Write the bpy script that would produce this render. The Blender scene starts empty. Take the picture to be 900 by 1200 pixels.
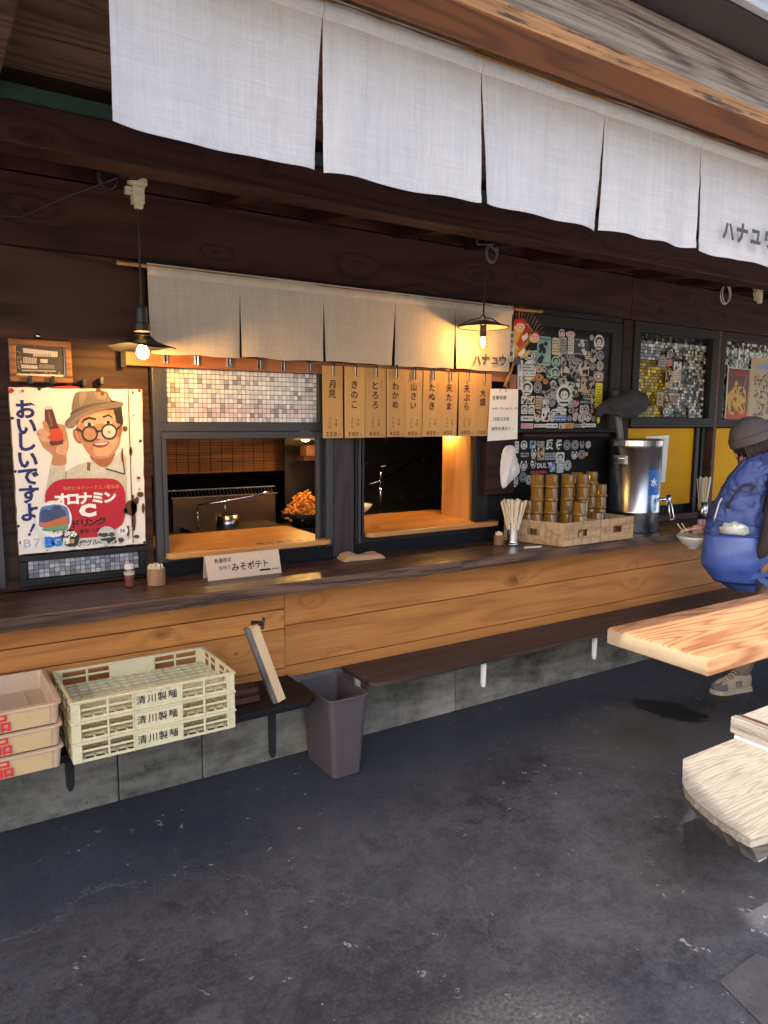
import bpy, math, random
import numpy as np
from mathutils import Vector, Matrix, noise as mnoise

random.seed(7)
scene = bpy.context.scene
COL = scene.collection
R = math.radians

# ------------------------------------------------------------------ camera
CAM_POS = np.array([0.0, 0.0, 1.55])
AX = np.array([[0.8402755, -0.06336919, 0.53844353],
               [-0.54211622, -0.11077601, 0.83296979],
               [0.006862, -0.99182308, -0.12743583]])      # world axes (rows) in image axes right/down/forward
FPX = 849.693
cam_data = bpy.data.cameras.new('camera')
cam_data.sensor_fit = 'VERTICAL'
cam_data.sensor_height = 36.0
cam_data.sensor_width = 27.0
cam_data.lens = FPX / 1200 * 36
cam_data.clip_start = 0.05
cam_data.clip_end = 3000
cam = bpy.data.objects.new('camera', cam_data)
COL.objects.link(cam)
_m = Matrix.Identity(4)
for i in range(3):
    _m[i][0] = AX[i][0]; _m[i][1] = -AX[i][1]; _m[i][2] = -AX[i][2]; _m[i][3] = CAM_POS[i]
cam.matrix_world = _m
scene.camera = cam

# ------------------------------------------------------------------ daylight
SUN_DX, SUN_DY = 0.72, 0.43          # horizontal travel of the sunlight per metre of drop
sun_dir = Vector((SUN_DX, SUN_DY, -1)).normalized()
sun_elev = math.asin(-sun_dir.z)
sun_rot = math.atan2(-sun_dir.x, -sun_dir.y)   # bearing of the sun itself, from +Y towards +X
world = bpy.data.worlds.new('World')
scene.world = world
world.use_nodes = True
wn = world.node_tree
for n in list(wn.nodes): wn.nodes.remove(n)
sky = wn.nodes.new('ShaderNodeTexSky')
sky.sky_type = 'NISHITA'; sky.sun_disc = False
sky.sun_elevation = sun_elev; sky.sun_rotation = sun_rot
sky.air_density = 1.0; sky.dust_density = 4.0; sky.ozone_density = 1.0
bg = wn.nodes.new('ShaderNodeBackground'); bg.inputs[1].default_value = 0.15
wo = wn.nodes.new('ShaderNodeOutputWorld')
wn.links.new(sky.outputs[0], bg.inputs[0]); wn.links.new(bg.outputs[0], wo.inputs[0])
sl = bpy.data.lights.new('sun', 'SUN'); sl.energy = 2.2; sl.angle = R(0.6); sl.color = (1.0, 0.93, 0.82)
so = bpy.data.objects.new('sun', sl); COL.objects.link(so)
so.rotation_euler = sun_dir.to_track_quat('-Z', 'Y').to_euler()
so.location = (-6, -3, 12)

scene.view_settings.view_transform = 'Standard'
scene.view_settings.look = 'None'
scene.view_settings.gamma = 1.0
scene.view_settings.use_curve_mapping = False
scene.view_settings.exposure = 1.97
scene.cycles.use_denoising = True
scene.cycles.adaptive_threshold = 0.02
scene.cycles.max_bounces = 8
scene.cycles.diffuse_bounces = 4
scene.cycles.sample_clamp_indirect = 6.0

# ------------------------------------------------------------------ measuring: photograph point -> place
def ray(u, v):
    return AX @ np.array([u - 450.0, v - 600.0, FPX])
def W(u, v, y):                       # on the upright plane at depth y
    d = ray(u, v); t = y / d[1]
    p = CAM_POS + t * d
    return float(p[0]), float(p[2])
def G(u, v, z):                       # on the level plane at height z
    d = ray(u, v); t = (z - CAM_POS[2]) / d[2]
    p = CAM_POS + t * d
    return float(p[0]), float(p[1])

# ------------------------------------------------------------------ mesh building
class MB:
    def __init__(s): s.v = []; s.f = []; s.m = []; s.mi = 0; s.col = None
    def mat(s, i): s.mi = i; return s
    def add(s, vs, fs):
        b = len(s.v)
        s.v.extend([tuple(p) for p in vs])
        for f in fs:
            s.f.append(tuple(b + i for i in f)); s.m.append(s.mi)
        return s
    def box(s, x0, x1, y0, y1, z0, z1):
        return s.hexa([(x0, y0, z0), (x1, y0, z0), (x1, y1, z0), (x0, y1, z0), (x0, y0, z1), (x1, y0, z1), (x1, y1, z1), (x0, y1, z1)])
    def hexa(s, p):
        return s.add(p, [(0, 3, 2, 1), (4, 5, 6, 7), (0, 1, 5, 4), (1, 2, 6, 5), (2, 3, 7, 6), (3, 0, 4, 7)])
    def bar(s, a, b, w, h, up=(0, 0, 1)):
        a = Vector(a); b = Vector(b); d = (b - a).normalized(); up = Vector(up)
        sx = d.cross(up)
        if sx.length < 1e-4: sx = d.cross(Vector((1, 0, 0)))
        sx.normalize(); sz = sx.cross(d).normalized()
        c = [(-1, -1), (1, -1), (1, 1), (-1, 1)]
        vs = [a + sx * (i * w / 2) + sz * (j * h / 2) for i, j in c] + [b + sx * (i * w / 2) + sz * (j * h / 2) for i, j in c]
        return s.add(vs, [(0, 1, 2, 3), (7, 6, 5, 4), (0, 4, 5, 1), (1, 5, 6, 2), (2, 6, 7, 3), (3, 7, 4, 0)])
    def tube(s, pts, r, n=8, cap=True):
        pts = [Vector(p) for p in pts]; k = len(pts)
        rs = r if isinstance(r, (list, tuple)) else [r] * k
        vs = []; fs = []
        t0 = (pts[1] - pts[0]).normalized()
        nrm = t0.orthogonal().normalized()
        for i in range(k):
            t = (pts[min(i + 1, k - 1)] - pts[max(i - 1, 0)]).normalized()
            nrm = (nrm - t * nrm.dot(t))
            if nrm.length < 1e-6: nrm = t.orthogonal()
            nrm.normalize(); bn = t.cross(nrm)
            for j in range(n):
                a = 2 * math.pi * j / n
                vs.append(pts[i] + (nrm * math.cos(a) + bn * math.sin(a)) * rs[i])
        for i in range(k - 1):
            for j in range(n):
                fs.append((i * n + j, i * n + (j + 1) % n, (i + 1) * n + (j + 1) % n, (i + 1) * n + j))
        if cap:
            fs.append(tuple(range(n - 1, -1, -1))); fs.append(tuple((k - 1) * n + j for j in range(n)))
        return s.add(vs, fs)
    def lathe(s, prof, n=24, c=(0, 0, 0)):
        vs = []; fs = []; k = len(prof)
        for r, z in prof:
            for j in range(n):
                a = 2 * math.pi * j / n
                vs.append((c[0] + r * math.cos(a), c[1] + r * math.sin(a), c[2] + z))
        for i in range(k - 1):
            for j in range(n):
                fs.append((i * n + j, i * n + (j + 1) % n, (i + 1) * n + (j + 1) % n, (i + 1) * n + j))
        return s.add(vs, fs)
    def disc(s, c, r, n=20, z=0):
        vs = [(c[0] + r * math.cos(2 * math.pi * j / n), c[1] + r * math.sin(2 * math.pi * j / n), c[2]) for j in range(n)]
        return s.add(vs, [tuple(range(n))])
    def prism(s, pts, z0, z1):        # outline in x,y
        n = len(pts)
        vs = [(x, y, z0) for x, y in pts] + [(x, y, z1) for x, y in pts]
        fs = [tuple(range(n - 1, -1, -1)), tuple(range(n, 2 * n))] + [(i, (i + 1) % n, n + (i + 1) % n, n + i) for i in range(n)]
        return s.add(vs, fs)
    def face(s, pts, y, back=None):   # outline in x,z on the upright plane y (seen from -y); back: give it depth
        area = sum(pts[i][0] * pts[(i + 1) % len(pts)][1] - pts[(i + 1) % len(pts)][0] * pts[i][1] for i in range(len(pts)))
        if area < 0: pts = pts[::-1]
        n = len(pts)
        vs = [(x, y, z) for x, z in pts]
        if back is None: return s.add(vs, [tuple(range(n))])
        vs += [(x, back, z) for x, z in pts]
        fs = [tuple(range(n)), tuple(range(2 * n - 1, n - 1, -1))] + [(i, n + i, n + (i + 1) % n, (i + 1) % n) for i in range(n)]
        return s.add(vs, fs)
    def grid(s, fn, nu, nv):
        vs = [fn(i / nu, j / nv) for j in range(nv + 1) for i in range(nu + 1)]
        fs = [(j * (nu + 1) + i, j * (nu + 1) + i + 1, (j + 1) * (nu + 1) + i + 1, (j + 1) * (nu + 1) + i) for j in range(nv) for i in range(nu)]
        return s.add(vs, fs)
    def xf(s, M):
        s.v = [tuple(M @ Vector(p)) for p in s.v]; return s
    def build(s, name, mats, parent=None, bev=0.0, smooth=False, origin=None, seg=2, solid=0.0, sub=0):
        if not isinstance(mats, (list, tuple)): mats = [mats]
        off = origin
        if off is None and parent is not None:
            off = parent.get('_o')
        off = tuple(off) if off is not None else (0, 0, 0)
        me = bpy.data.meshes.new(name)
        me.from_pydata([(p[0] - off[0], p[1] - off[1], p[2] - off[2]) for p in s.v], [], s.f)
        for m in mats: me.materials.append(m)
        if len(mats) > 1: me.polygons.foreach_set('material_index', s.m)
        if smooth: me.polygons.foreach_set('use_smooth', [True] * len(s.f))
        if s.col:
            at = me.color_attributes.new('Col', 'FLOAT_COLOR', 'CORNER')
            arr = []
            for p in me.polygons:
                c = s.col[p.index]
                for _ in range(p.loop_total): arr.extend((c[0], c[1], c[2], 1.0))
            at.data.foreach_set('color', arr)
        me.update()
        o = bpy.data.objects.new(name, me)
        COL.objects.link(o)
        if parent is not None:
            o.parent = parent; o['_o'] = off
        elif origin is not None:
            o.location = off; o['_o'] = off
        if solid: 
            md = o.modifiers.new('solid', 'SOLIDIFY'); md.thickness = solid; md.offset = 0
        if bev:
            md = o.modifiers.new('bevel', 'BEVEL'); md.width = bev; md.segments = seg; md.limit_method = 'ANGLE'; md.angle_limit = R(40)
            md.harden_normals = False
        if sub:
            md = o.modifiers.new('sub', 'SUBSURF'); md.levels = sub; md.render_levels = sub
        return o

def tag(o, label, cat, group=None):
    o['label'] = label; o['category'] = cat
    if group: o['group'] = group
    return o
def thing(name, label, cat, loc=(0, 0, 0), group=None):
    o = bpy.data.objects.new(name, None); COL.objects.link(o)
    o.empty_display_size = 0.05
    o.location = loc; o['_o'] = tuple(loc)
    return tag(o, label, cat, group)
def struct(o):
    o['kind'] = 'structure'; return o
def stuff(o):
    o['kind'] = 'stuff'; return o
def copy_thing(src, label, dloc=(0, 0, 0), rz=0.0):
    c = src.copy(); COL.objects.link(c)
    c.location = Vector(src.location) + Vector(dloc); c.rotation_euler.z = src.rotation_euler.z + rz
    c['label'] = label
    for ch in [o for o in COL.objects if o.parent == src]:
        d = ch.copy(); COL.objects.link(d); d.parent = c
        for g in [o for o in COL.objects if o.parent == ch]:
            e = g.copy(); COL.objects.link(e); e.parent = d
    return c

def smooth_pts(pts, k=6, closed=True):
    out = []; n = len(pts)
    for i in range(n if closed else n - 1):
        p = [pts[(i + j) % n] if closed else pts[max(0, min(n - 1, i + j))] for j in (-1, 0, 1, 2)]
        for t in range(k):
            t /= k
            out.append(tuple(0.5 * (2 * p[1][a] + (p[2][a] - p[0][a]) * t + (2 * p[0][a] - 5 * p[1][a] + 4 * p[2][a] - p[3][a]) * t * t
                             + (3 * p[1][a] - p[0][a] - 3 * p[2][a] + p[3][a]) * t ** 3) for a in range(len(p[0]))))
    if not closed: out.append(tuple(pts[-1]))
    return out
def ell(cx, cz, rx, rz, n=20, a0=0.0):
    return [(cx + rx * math.cos(a0 + 2 * math.pi * i / n), cz + rz * math.sin(a0 + 2 * math.pi * i / n)) for i in range(n)]
def rrect(x0, x1, z0, z1, r, n=4):
    o = []
    for cx, cz, a in ((x1 - r, z1 - r, 0), (x0 + r, z1 - r, 90), (x0 + r, z0 + r, 180), (x1 - r, z0 + r, 270)):
        for i in range(n + 1):
            t = R(a + 90 * i / n); o.append((cx + r * math.cos(t), cz + r * math.sin(t)))
    return o

# ------------------------------------------------------------------ lettering
_glyph = {}
def glyph(ch, bold):
    key = (ch, bold)
    if key not in _glyph:
        cu = bpy.data.curves.new('t', 'FONT'); cu.body = ch; cu.resolution_u = 2; cu.offset = bold
        ob = bpy.data.objects.new('t', cu); COL.objects.link(ob)
        dg = bpy.context.evaluated_depsgraph_get()
        me = bpy.data.meshes.new_from_object(ob.evaluated_get(dg))
        vs = [(v.co.x, v.co.y) for v in me.vertices]; fs = [tuple(p.vertices) for p in me.polygons]
        bpy.data.objects.remove(ob); bpy.data.curves.remove(cu); bpy.data.meshes.remove(me)
        _glyph[key] = (vs, fs)
    return _glyph[key]
def write(mb, txt, x, z, size, y, vertical=False, bold=0.0, step=None, wide=1.0, tall=1.0, tilt=0.0, jit=0.0, slant=0.0):
    """txt starting at centre (x, z) of its first character, on the upright plane y"""
    step = (size * (1.02 if vertical else 0.95)) if step is None else step
    ct, st = math.cos(tilt), math.sin(tilt)
    for i, ch in enumerate(txt):
        if ch == ' ': continue
        vs, fs = glyph(ch, bold)
        if not vs: continue
        x0 = min(p[0] for p in vs); x1 = max(p[0] for p in vs)
        narrow = ch.isascii()
        cx = (x0 + x1) / 2; cz = 0.36
        dx, dz = ((0, -i * step) if vertical else (i * step, 0))
        ox = x + dx * ct - dz * st + random.uniform(-jit, jit); oz = z + dx * st + dz * ct + random.uniform(-jit, jit)
        pv = []
        for a, b in vs:
            a = (a - cx) * size * wide; b = (b - cz) * size * tall; a += b * slant
            pv.append((ox + a * ct - b * st, y, oz + a * st + b * ct))
        mb.add(pv, fs)
    return mb

# ------------------------------------------------------------------ materials
class NT:
    def __init__(s, name):
        s.m = bpy.data.materials.new(name); s.m.use_nodes = True
        s.t = s.m.node_tree; s.b = s.t.nodes['Principled BSDF']; s.out = s.t.nodes['Material Output']
    def n(s, typ, **k):
        nd = s.t.nodes.new('ShaderNode' + typ)
        for a, b in k.items():
            if a == 'i':
                for kk, vv in b.items(): s.set(nd.inputs[kk], vv)
            else: setattr(nd, a, b)
        return nd
    def set(s, sock, v):
        if isinstance(v, bpy.types.NodeSocket): s.t.links.new(v, sock)
        elif isinstance(v, bpy.types.Node): s.t.links.new(v.outputs[0], sock)
        else:
            if isinstance(v, tuple) and len(v) == 3 and sock.type == 'RGBA': v = v + (1,)
            sock.default_value = v
    def math(s, op, a, b=0.0, c=None, clamp=False):
        nd = s.t.nodes.new('ShaderNodeMath'); nd.operation = op; nd.use_clamp = clamp
        s.set(nd.inputs[0], a); s.set(nd.inputs[1], b)
        if c is not None: s.set(nd.inputs[2], c)
        return nd.outputs[0]
    def mix(s, fac, a, b, blend='MIX'):
        nd = s.t.nodes.new('ShaderNodeMix'); nd.data_type = 'RGBA'; nd.blend_type = blend
        s.set(nd.inputs[0], fac); s.set(nd.inputs[6], a); s.set(nd.inputs[7], b)
        return nd.outputs[2]
    def ramp(s, fac, stops):
        nd = s.t.nodes.new('ShaderNodeValToRGB'); cr = nd.color_ramp
        while len(cr.elements) < len(stops): cr.elements.new(0.5)
        for e, (p, c) in zip(cr.elements, stops):
            e.position = p; e.color = (c + (1,)) if isinstance(c, tuple) else (c, c, c, 1)
        s.set(nd.inputs[0], fac); return nd.outputs[0]
    def coord(s, scale=(1, 1, 1), rnd=True, rot=(0, 0, 0), kind='Object'):
        tc = s.t.nodes.new('ShaderNodeTexCoord'); mp = s.t.nodes.new('ShaderNodeMapping')
        mp.inputs['Scale'].default_value = scale; mp.inputs['Rotation'].default_value = rot
        s.t.links.new(tc.outputs[kind], mp.inputs[0])
        if rnd:
            oi = s.t.nodes.new('ShaderNodeObjectInfo')
            cb = s.t.nodes.new('ShaderNodeCombineXYZ')
            s.t.links.new(s.math('MULTIPLY', oi.outputs['Random'], 37.0), cb.inputs[0])
            s.t.links.new(s.math('MULTIPLY', oi.outputs['Random'], 91.0), cb.inputs[1])
            s.t.links.new(s.math('MULTIPLY', oi.outputs['Random'], 53.0), cb.inputs[2])
            s.t.links.new(cb.outputs[0], mp.inputs['Location'])
        return mp.outputs[0]
    def noise(s, vec, scale, detail=4.0, rough=0.55, dist=0.0):
        nd = s.t.nodes.new('ShaderNodeTexNoise')
        nd.inputs['Scale'].default_value = scale; nd.inputs['Detail'].default_value = detail
        nd.inputs['Roughness'].default_value = rough; nd.inputs['Distortion'].default_value = dist
        s.set(nd.inputs['Vector'], vec); return nd.outputs[0]
    def bump(s, h, strength, dist=0.01):
        nd = s.t.nodes.new('ShaderNodeBump'); nd.inputs['Strength'].default_value = strength; nd.inputs['Distance'].default_value = dist
        s.set(nd.inputs['Height'], h); s.t.links.new(nd.outputs[0], s.b.inputs['Normal'])
    def p(s, **k):
        nm = {'col': 'Base Color', 'rough': 'Roughness', 'metal': 'Metallic', 'spec': 'Specular IOR Level', 'trans': 'Transmission Weight', 'alpha': 'Alpha',
              'emit': 'Emission Color', 'es': 'Emission Strength', 'coat': 'Coat Weight', 'ior': 'IOR', 'sub': 'Subsurface Weight', 'aniso': 'Anisotropic', 'sheen': 'Sheen Weight'}
        for a, b in k.items(): s.set(s.b.inputs[nm[a]], b)
        return s

def wood(name, dark, light, axis='X', rings=9.0, rough=0.6, bump=0.25, fine=0.5, knots=0.0, size=1.0, wear=None, spec=0.4, coat=0.0, flat=None, ring=0.55, blotch=0.5):
    t = NT(name)
    i = 'XYZ'.index(axis)
    sc = [5.0 * size] * 3; sc[i] = 0.55 * size
    v = t.coord(tuple(sc))
    base = t.noise(v, 1.0, 1.3, 0.45, 0.08)
    kn = None
    if knots:
        kv = [3.2] * 3; kv[i] = 1.5
        kc = t.coord(tuple(kv))
        wob = t.noise(t.coord((14, 14, 14)), 1.0, 3.0)
        sx = t.n('SeparateXYZ', i={0: kc}); ax2 = [q for q in range(3) if q != 'XYZ'.index(flat or 'Y')]
        cb2 = t.n('CombineXYZ', i={0: sx.outputs[ax2[0]], 1: sx.outputs[ax2[1]]})
        vo = t.n('TexVoronoi', feature='F1', voronoi_dimensions='2D', i={'Vector': cb2.outputs[0], 'Scale': 1.0})
        kd = t.math('ADD', vo.outputs['Distance'], t.math('MULTIPLY_ADD', wob, 0.10, -0.05))
        kr = t.n('SeparateColor', i={0: vo.outputs['Color']})
        krad = t.math('MULTIPLY', t.math('POWER', kr.outputs[0], 2.0), 0.17 * knots)
        kn = t.math('MULTIPLY', t.math('SUBTRACT', 1.0, t.math('DIVIDE', kd, t.math('MAXIMUM', krad, 0.004)), clamp=True), t.math('MULTIPLY_ADD', kr.outputs[1], 0.7, 0.3))
        base = t.math('ADD', base, t.math('MULTIPLY', t.math('POWER', t.math('SUBTRACT', 1.0, t.math('MULTIPLY', kd, 3.6), clamp=True), 2.0), 0.30))
    g = t.math('SINE', t.math('MULTIPLY', base, rings * 6.2832))
    g = t.math('POWER', t.math('MULTIPLY_ADD', g, 0.5, 0.5), 2.2)
    sc2 = [130.0 * size] * 3; sc2[i] = 3.0 * size
    fib = t.math('MULTIPLY_ADD', t.noise(t.coord(tuple(sc2)), 1.0, 5.0, 0.7), 2.0, -0.5, clamp=True)
    blot = t.noise(t.coord((2.0, 2.0, 2.0)), 1.0, 5.0, 0.6)
    f = t.math('MULTIPLY_ADD', g, -ring, 0.85)
    f = t.math('ADD', f, t.math('MULTIPLY_ADD', fib, 1.3 * fine, -0.65 * fine))
    f = t.math('ADD', f, t.math('MULTIPLY_ADD', blot, 1.2 * blotch, -0.6 * blotch), clamp=True)
    c = t.mix(f, dark, light)
    if kn is not None:
        c = t.mix(t.ramp(kn, [(0.0, 0.0), (0.3, 0.6), (0.7, 0.9)]), c, tuple(d * 0.40 for d in dark))
    if wear:
        wcol, lo, hi = wear
        wn_ = t.noise(t.coord((3 if i != 0 else 1.2, 9, 9)), 2.0, 9.0, 0.72)
        c = t.mix(t.ramp(wn_, [(lo, 0.0), (hi, 1.0)]), c, wcol)
    oi = t.n('ObjectInfo'); hs = t.n('HueSaturation', i={'Color': c, 'Value': t.math('MULTIPLY_ADD', oi.outputs['Random'], 0.22, 0.88)})
    c = hs.outputs[0]
    t.p(col=c, rough=t.math('MULTIPLY_ADD', fib, 0.3, rough - 0.15), spec=spec, coat=coat)
    t.bump(t.math('ADD', t.math('MULTIPLY', g, -0.35), fib), bump, 0.004)
    return t.m

def plain(name, col, rough=0.5, metal=0.0, spec=0.5, var=0.12, bump=0.0, bscale=80.0, coat=0.0, dirt=None):
    t = NT(name)
    v = t.coord((1, 1, 1))
    n1 = t.noise(v, 6.0, 5.0, 0.6)
    c = t.mix(t.math('MULTIPLY_ADD', n1, 1.6, -0.3, clamp=True), tuple(a * (1 - var) for a in col), tuple(min(1, a * (1 + var)) for a in col))
    if dirt:
        d = t.noise(v, 11.0, 8.0, 0.7)
        c = t.mix(t.ramp(d, [(dirt[1], 0.0), (dirt[2], 1.0)]), c, dirt[0])
    t.p(col=c, rough=t.math('MULTIPLY_ADD', n1, 0.2, rough - 0.1), metal=metal, spec=spec, coat=coat)
    if bump: t.bump(t.noise(v, bscale, 4.0), bump, 0.003)
    return t.m

def ink(name, col, rough=0.6):
    t = NT(name); t.p(col=col, rough=rough, spec=0.3)
    n1 = t.noise(t.coord((1, 1, 1)), 40.0, 3.0)
    t.p(col=t.mix(t.math('MULTIPLY', n1, 0.35), col, tuple(min(1, a * 1.6 + 0.03) for a in col)))
    return t.m

def linen(name, col, thick=0.35, tint=None):
    t = NT(name)
    a = t.noise(t.coord((330, 330, 9)), 1.0, 3.0, 0.6)      # upright threads
    b = t.noise(t.coord((9, 9, 330)), 1.0, 3.0, 0.6)        # cross threads
    a2 = t.noise(t.coord((60, 60, 3)), 1.0, 2.0); b2 = t.noise(t.coord((3, 3, 60)), 1.0, 2.0)
    s = t.math('ADD', t.math('ADD', a, b), t.math('ADD', t.math('MULTIPLY', a2, 0.7), t.math('MULTIPLY', b2, 0.35)))
    s = t.math('MULTIPLY_ADD', s, 0.75, -0.64, clamp=True)
    big = t.noise(t.coord((2.5, 2.5, 2.5)), 1.0, 4.0)
    c = t.mix(s, tuple(q * 0.70 for q in col), tuple(min(0.95, q * 1.14) for q in col))
    c = t.mix(t.math('MULTIPLY', big, 0.25), c, tuple(q * 0.8 for q in col))
    t.p(col=c, rough=0.9, spec=0.1)
    t.bump(s, 0.3, 0.002)
    tr = t.n('BsdfTranslucent', i={'Color': c})
    mx = t.n('MixShader', i={0: thick, 1: t.b.outputs[0], 2: tr.outputs[0]})
    t.t.links.new(mx.outputs[0], t.out.inputs[0])
    return t.m

def glow(name, col, strength):
    t = NT(name); t.p(col=(0, 0, 0), emit=col, es=strength); return t.m

def clear(name, tint=(1, 1, 1), gloss=0.03, rough=0.02):
    t = NT(name)
    tr = t.n('BsdfTransparent', i={0: tint}); gl = t.n('BsdfGlossy', i={0: (1, 1, 1), 1: rough})
    fc = t.n('LayerWeight', i={0: 0.5}).outputs['Facing']
    fac = t.math('MULTIPLY_ADD', t.math('POWER', fc, 4.0), 0.7, gloss, clamp=True)
    mx = t.n('MixShader', i={0: fac, 1: tr.outputs[0], 2: gl.outputs[0]})
    t.t.links.new(mx.outputs[0], t.out.inputs[0]); return t.m

def steel(name, col=(0.62, 0.62, 0.63), rough=0.22, axis='Z', brushed=0.12):
    t = NT(name)
    sc = [300.0] * 3; sc['XYZ'.index(axis)] = 3.0
    n1 = t.noise(t.coord(tuple(sc)), 1.0, 2.0)
    n2 = t.noise(t.coord((5, 5, 5)), 1.0, 5.0)
    t.p(col=t.mix(n2, tuple(a * 0.85 for a in col), col), metal=1.0, rough=t.math('MULTIPLY_ADD', n1, brushed, t.math('MULTIPLY_ADD', n2, 0.12, rough - 0.1)))
    t.bump(n1, 0.06, 0.001)
    return t.m

def vcol(name, rough=0.2, spec=0.6, var=0.15):
    t = NT(name)
    a = t.n('VertexColor', layer_name='Col')
    n1 = t.noise(t.coord((95, 95, 60)), 1.0, 5.0, 0.65)
    t.p(col=t.mix(t.math('MULTIPLY', n1, var), a.outputs[0], (0, 0, 0)), rough=rough, spec=spec)
    return t.m

M = {}
M['dark_timber'] = wood('dark_timber', (0.009, 0.0034, 0.003), (0.036, 0.0135, 0.0115), 'X', 7, 0.6, 0.35, knots=0.7, flat='Y', spec=0.18)
M['dark_ply'] = wood('dark_ply', (0.011, 0.0052, 0.0038), (0.056, 0.025, 0.0155), 'X', 15, 0.55, 0.3, size=0.8, spec=0.2)
M['red_timber'] = wood('red_timber', (0.035, 0.013, 0.009), (0.085, 0.035, 0.025), 'X', 6, 0.6, 0.25)
M['dark_post'] = wood('dark_post', (0.012, 0.008, 0.009), (0.045, 0.03, 0.032), 'Z', 8, 0.55, 0.5)
M['black_wood'] = plain('black_wood', (0.005, 0.005, 0.006), 0.6, var=0.3, spec=0.25)
M['cedar'] = wood('cedar', (0.255, 0.080, 0.017), (0.51, 0.205, 0.050), 'X', 6, 0.5, 0.2, knots=0.9, spec=0.35, flat='Y', ring=0.34, fine=0.6, blotch=0.7)
M['counter'] = wood('counter', (0.016, 0.008, 0.007), (0.055, 0.028, 0.022), 'X', 8, 0.32, 0.2, spec=0.5)
M['counter_edge'] = wood('counter_edge', (0.026, 0.012, 0.008), (0.15, 0.080, 0.052), 'X', 10, 0.65, 1.0, fine=1.0, wear=((0.24, 0.13, 0.085), 0.55, 0.70))
M['rail_wood'] = wood('rail_wood', (0.20, 0.055, 0.018), (0.36, 0.13, 0.045), 'X', 6, 0.45, 0.15)
M['weathered'] = wood('weathered', (0.065, 0.052, 0.043), (0.29, 0.245, 0.205), 'X', 12, 0.8, 1.0, fine=1.3, ring=0.5, size=1.0, blotch=0.6)
M['beam_orange'] = wood('beam_orange', (0.075, 0.022, 0.007), (0.22, 0.075, 0.024), 'X', 8, 0.65, 0.5, size=1.5)
M['sheath'] = wood('sheath', (0.018, 0.010, 0.009), (0.14, 0.078, 0.055), 'X', 14, 0.6, 0.3, knots=0.5)
M['table_top'] = wood('table_top', (0.19, 0.062, 0.022), (0.43, 0.235, 0.115), 'X', 12, 0.5, 0.15, size=1.3, ring=0.62, fine=0.45)
M['table_end'] = wood('table_end', (0.30, 0.21, 0.12), (0.46, 0.36, 0.23), 'Y', 8, 0.6, 0.15, ring=0.35)
M['old_pine'] = wood('old_pine', (0.16, 0.13, 0.10), (0.42, 0.375, 0.305), 'X', 10, 0.75, 0.8, fine=0.75, ring=0.35, size=4.0, blotch=0.4)
M['bark'] = plain('bark', (0.07, 0.06, 0.052), 0.9, var=0.5, bump=1.0, bscale=30)
M['bench_brown'] = wood('bench_brown', (0.022, 0.014, 0.012), (0.048, 0.031, 0.027), 'X', 6, 0.5, 0.1)
M['serving'] = wood('serving', (0.30, 0.115, 0.028), (0.48, 0.23, 0.072), 'X', 5, 0.38, 0.08)
M['panel_z'] = wood('panel_z', (0.30, 0.115, 0.028), (0.48, 0.23, 0.072), 'Z', 5, 0.4, 0.08)
M['pale_wood'] = wood('pale_wood', (0.42, 0.25, 0.12), (0.60, 0.42, 0.24), 'Z', 5, 0.5, 0.1)
M['chopstick'] = wood('chopstick', (0.55, 0.43, 0.27), (0.75, 0.64, 0.46), 'Z', 3, 0.6, 0.05)
M['bamboo'] = wood('bamboo', (0.15, 0.068, 0.028), (0.29, 0.155, 0.068), 'Z', 4, 0.5, 0.05)
M['frame_wood'] = wood('frame_wood', (0.09, 0.035, 0.012), (0.26, 0.11, 0.035), 'X', 7, 0.45, 0.2, size=3)
M['alu'] = plain('alu', (0.050, 0.051, 0.056), 0.42, 0.3, 0.4, 0.15)
M['alu_dark'] = plain('alu_dark', (0.014, 0.015, 0.018), 0.42, 0.2, 0.35, 0.2)
M['brown_frame'] = plain('brown_frame', (0.016, 0.0135, 0.0125), 0.55, 0.0, 0.25, 0.2)
M['black_metal'] = plain('black_metal', (0.010, 0.010, 0.012), 0.42, 0.0, 0.5, 0.3)
M['white_metal'] = plain('white_metal', (0.70, 0.68, 0.64), 0.45, 0.0, 0.5, 0.08)
M['flashing'] = plain('flashing', (0.055, 0.05, 0.055), 0.45, 0.4, 0.5, 0.25)
M['gutter'] = plain('gutter', (0.42, 0.44, 0.50), 0.35, 0.3, 0.5, 0.08)
M['green_paint'] = plain('green_paint', (0.012, 0.035, 0.026), 0.55, var=0.3)
M['steel'] = steel('steel')
M['steel_x'] = steel('steel_x', rough=0.3, axis='X')
M['chrome'] = steel('chrome', (0.75, 0.75, 0.76), 0.12, brushed=0.03)
M['linen'] = linen('linen', (0.57, 0.57, 0.59), 0.22)
M['linen_warm'] = linen('linen_warm', (0.60, 0.52, 0.44), 0.2)
M['ink_grey'] = ink('ink_grey', (0.045, 0.042, 0.05))
M['ink_black'] = ink('ink_black', (0.012, 0.011, 0.013))
M['ink_navy'] = ink('ink_navy', (0.015, 0.018, 0.11), 0.35)
M['ink_brown'] = ink('ink_brown', (0.10, 0.028, 0.02))
M['ink_red'] = ink('ink_red', (0.55, 0.02, 0.03))
M['strip_card'] = wood('strip_card', (0.40, 0.205, 0.058), (0.51, 0.28, 0.090), 'Z', 2, 0.55, 0.03, ring=.3)
M['paper'] = plain('paper', (0.72, 0.68, 0.62), 0.75, var=0.05)
M['paper_warm'] = plain('paper_warm', (0.50, 0.375, 0.265), 0.5, var=0.08)
M['tissue'] = plain('tissue', (0.62, 0.56, 0.52), 0.85, var=0.1)
M['towel'] = plain('towel', (0.36, 0.22, 0.13), 0.95, var=0.2, bump=0.6, bscale=300)
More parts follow.
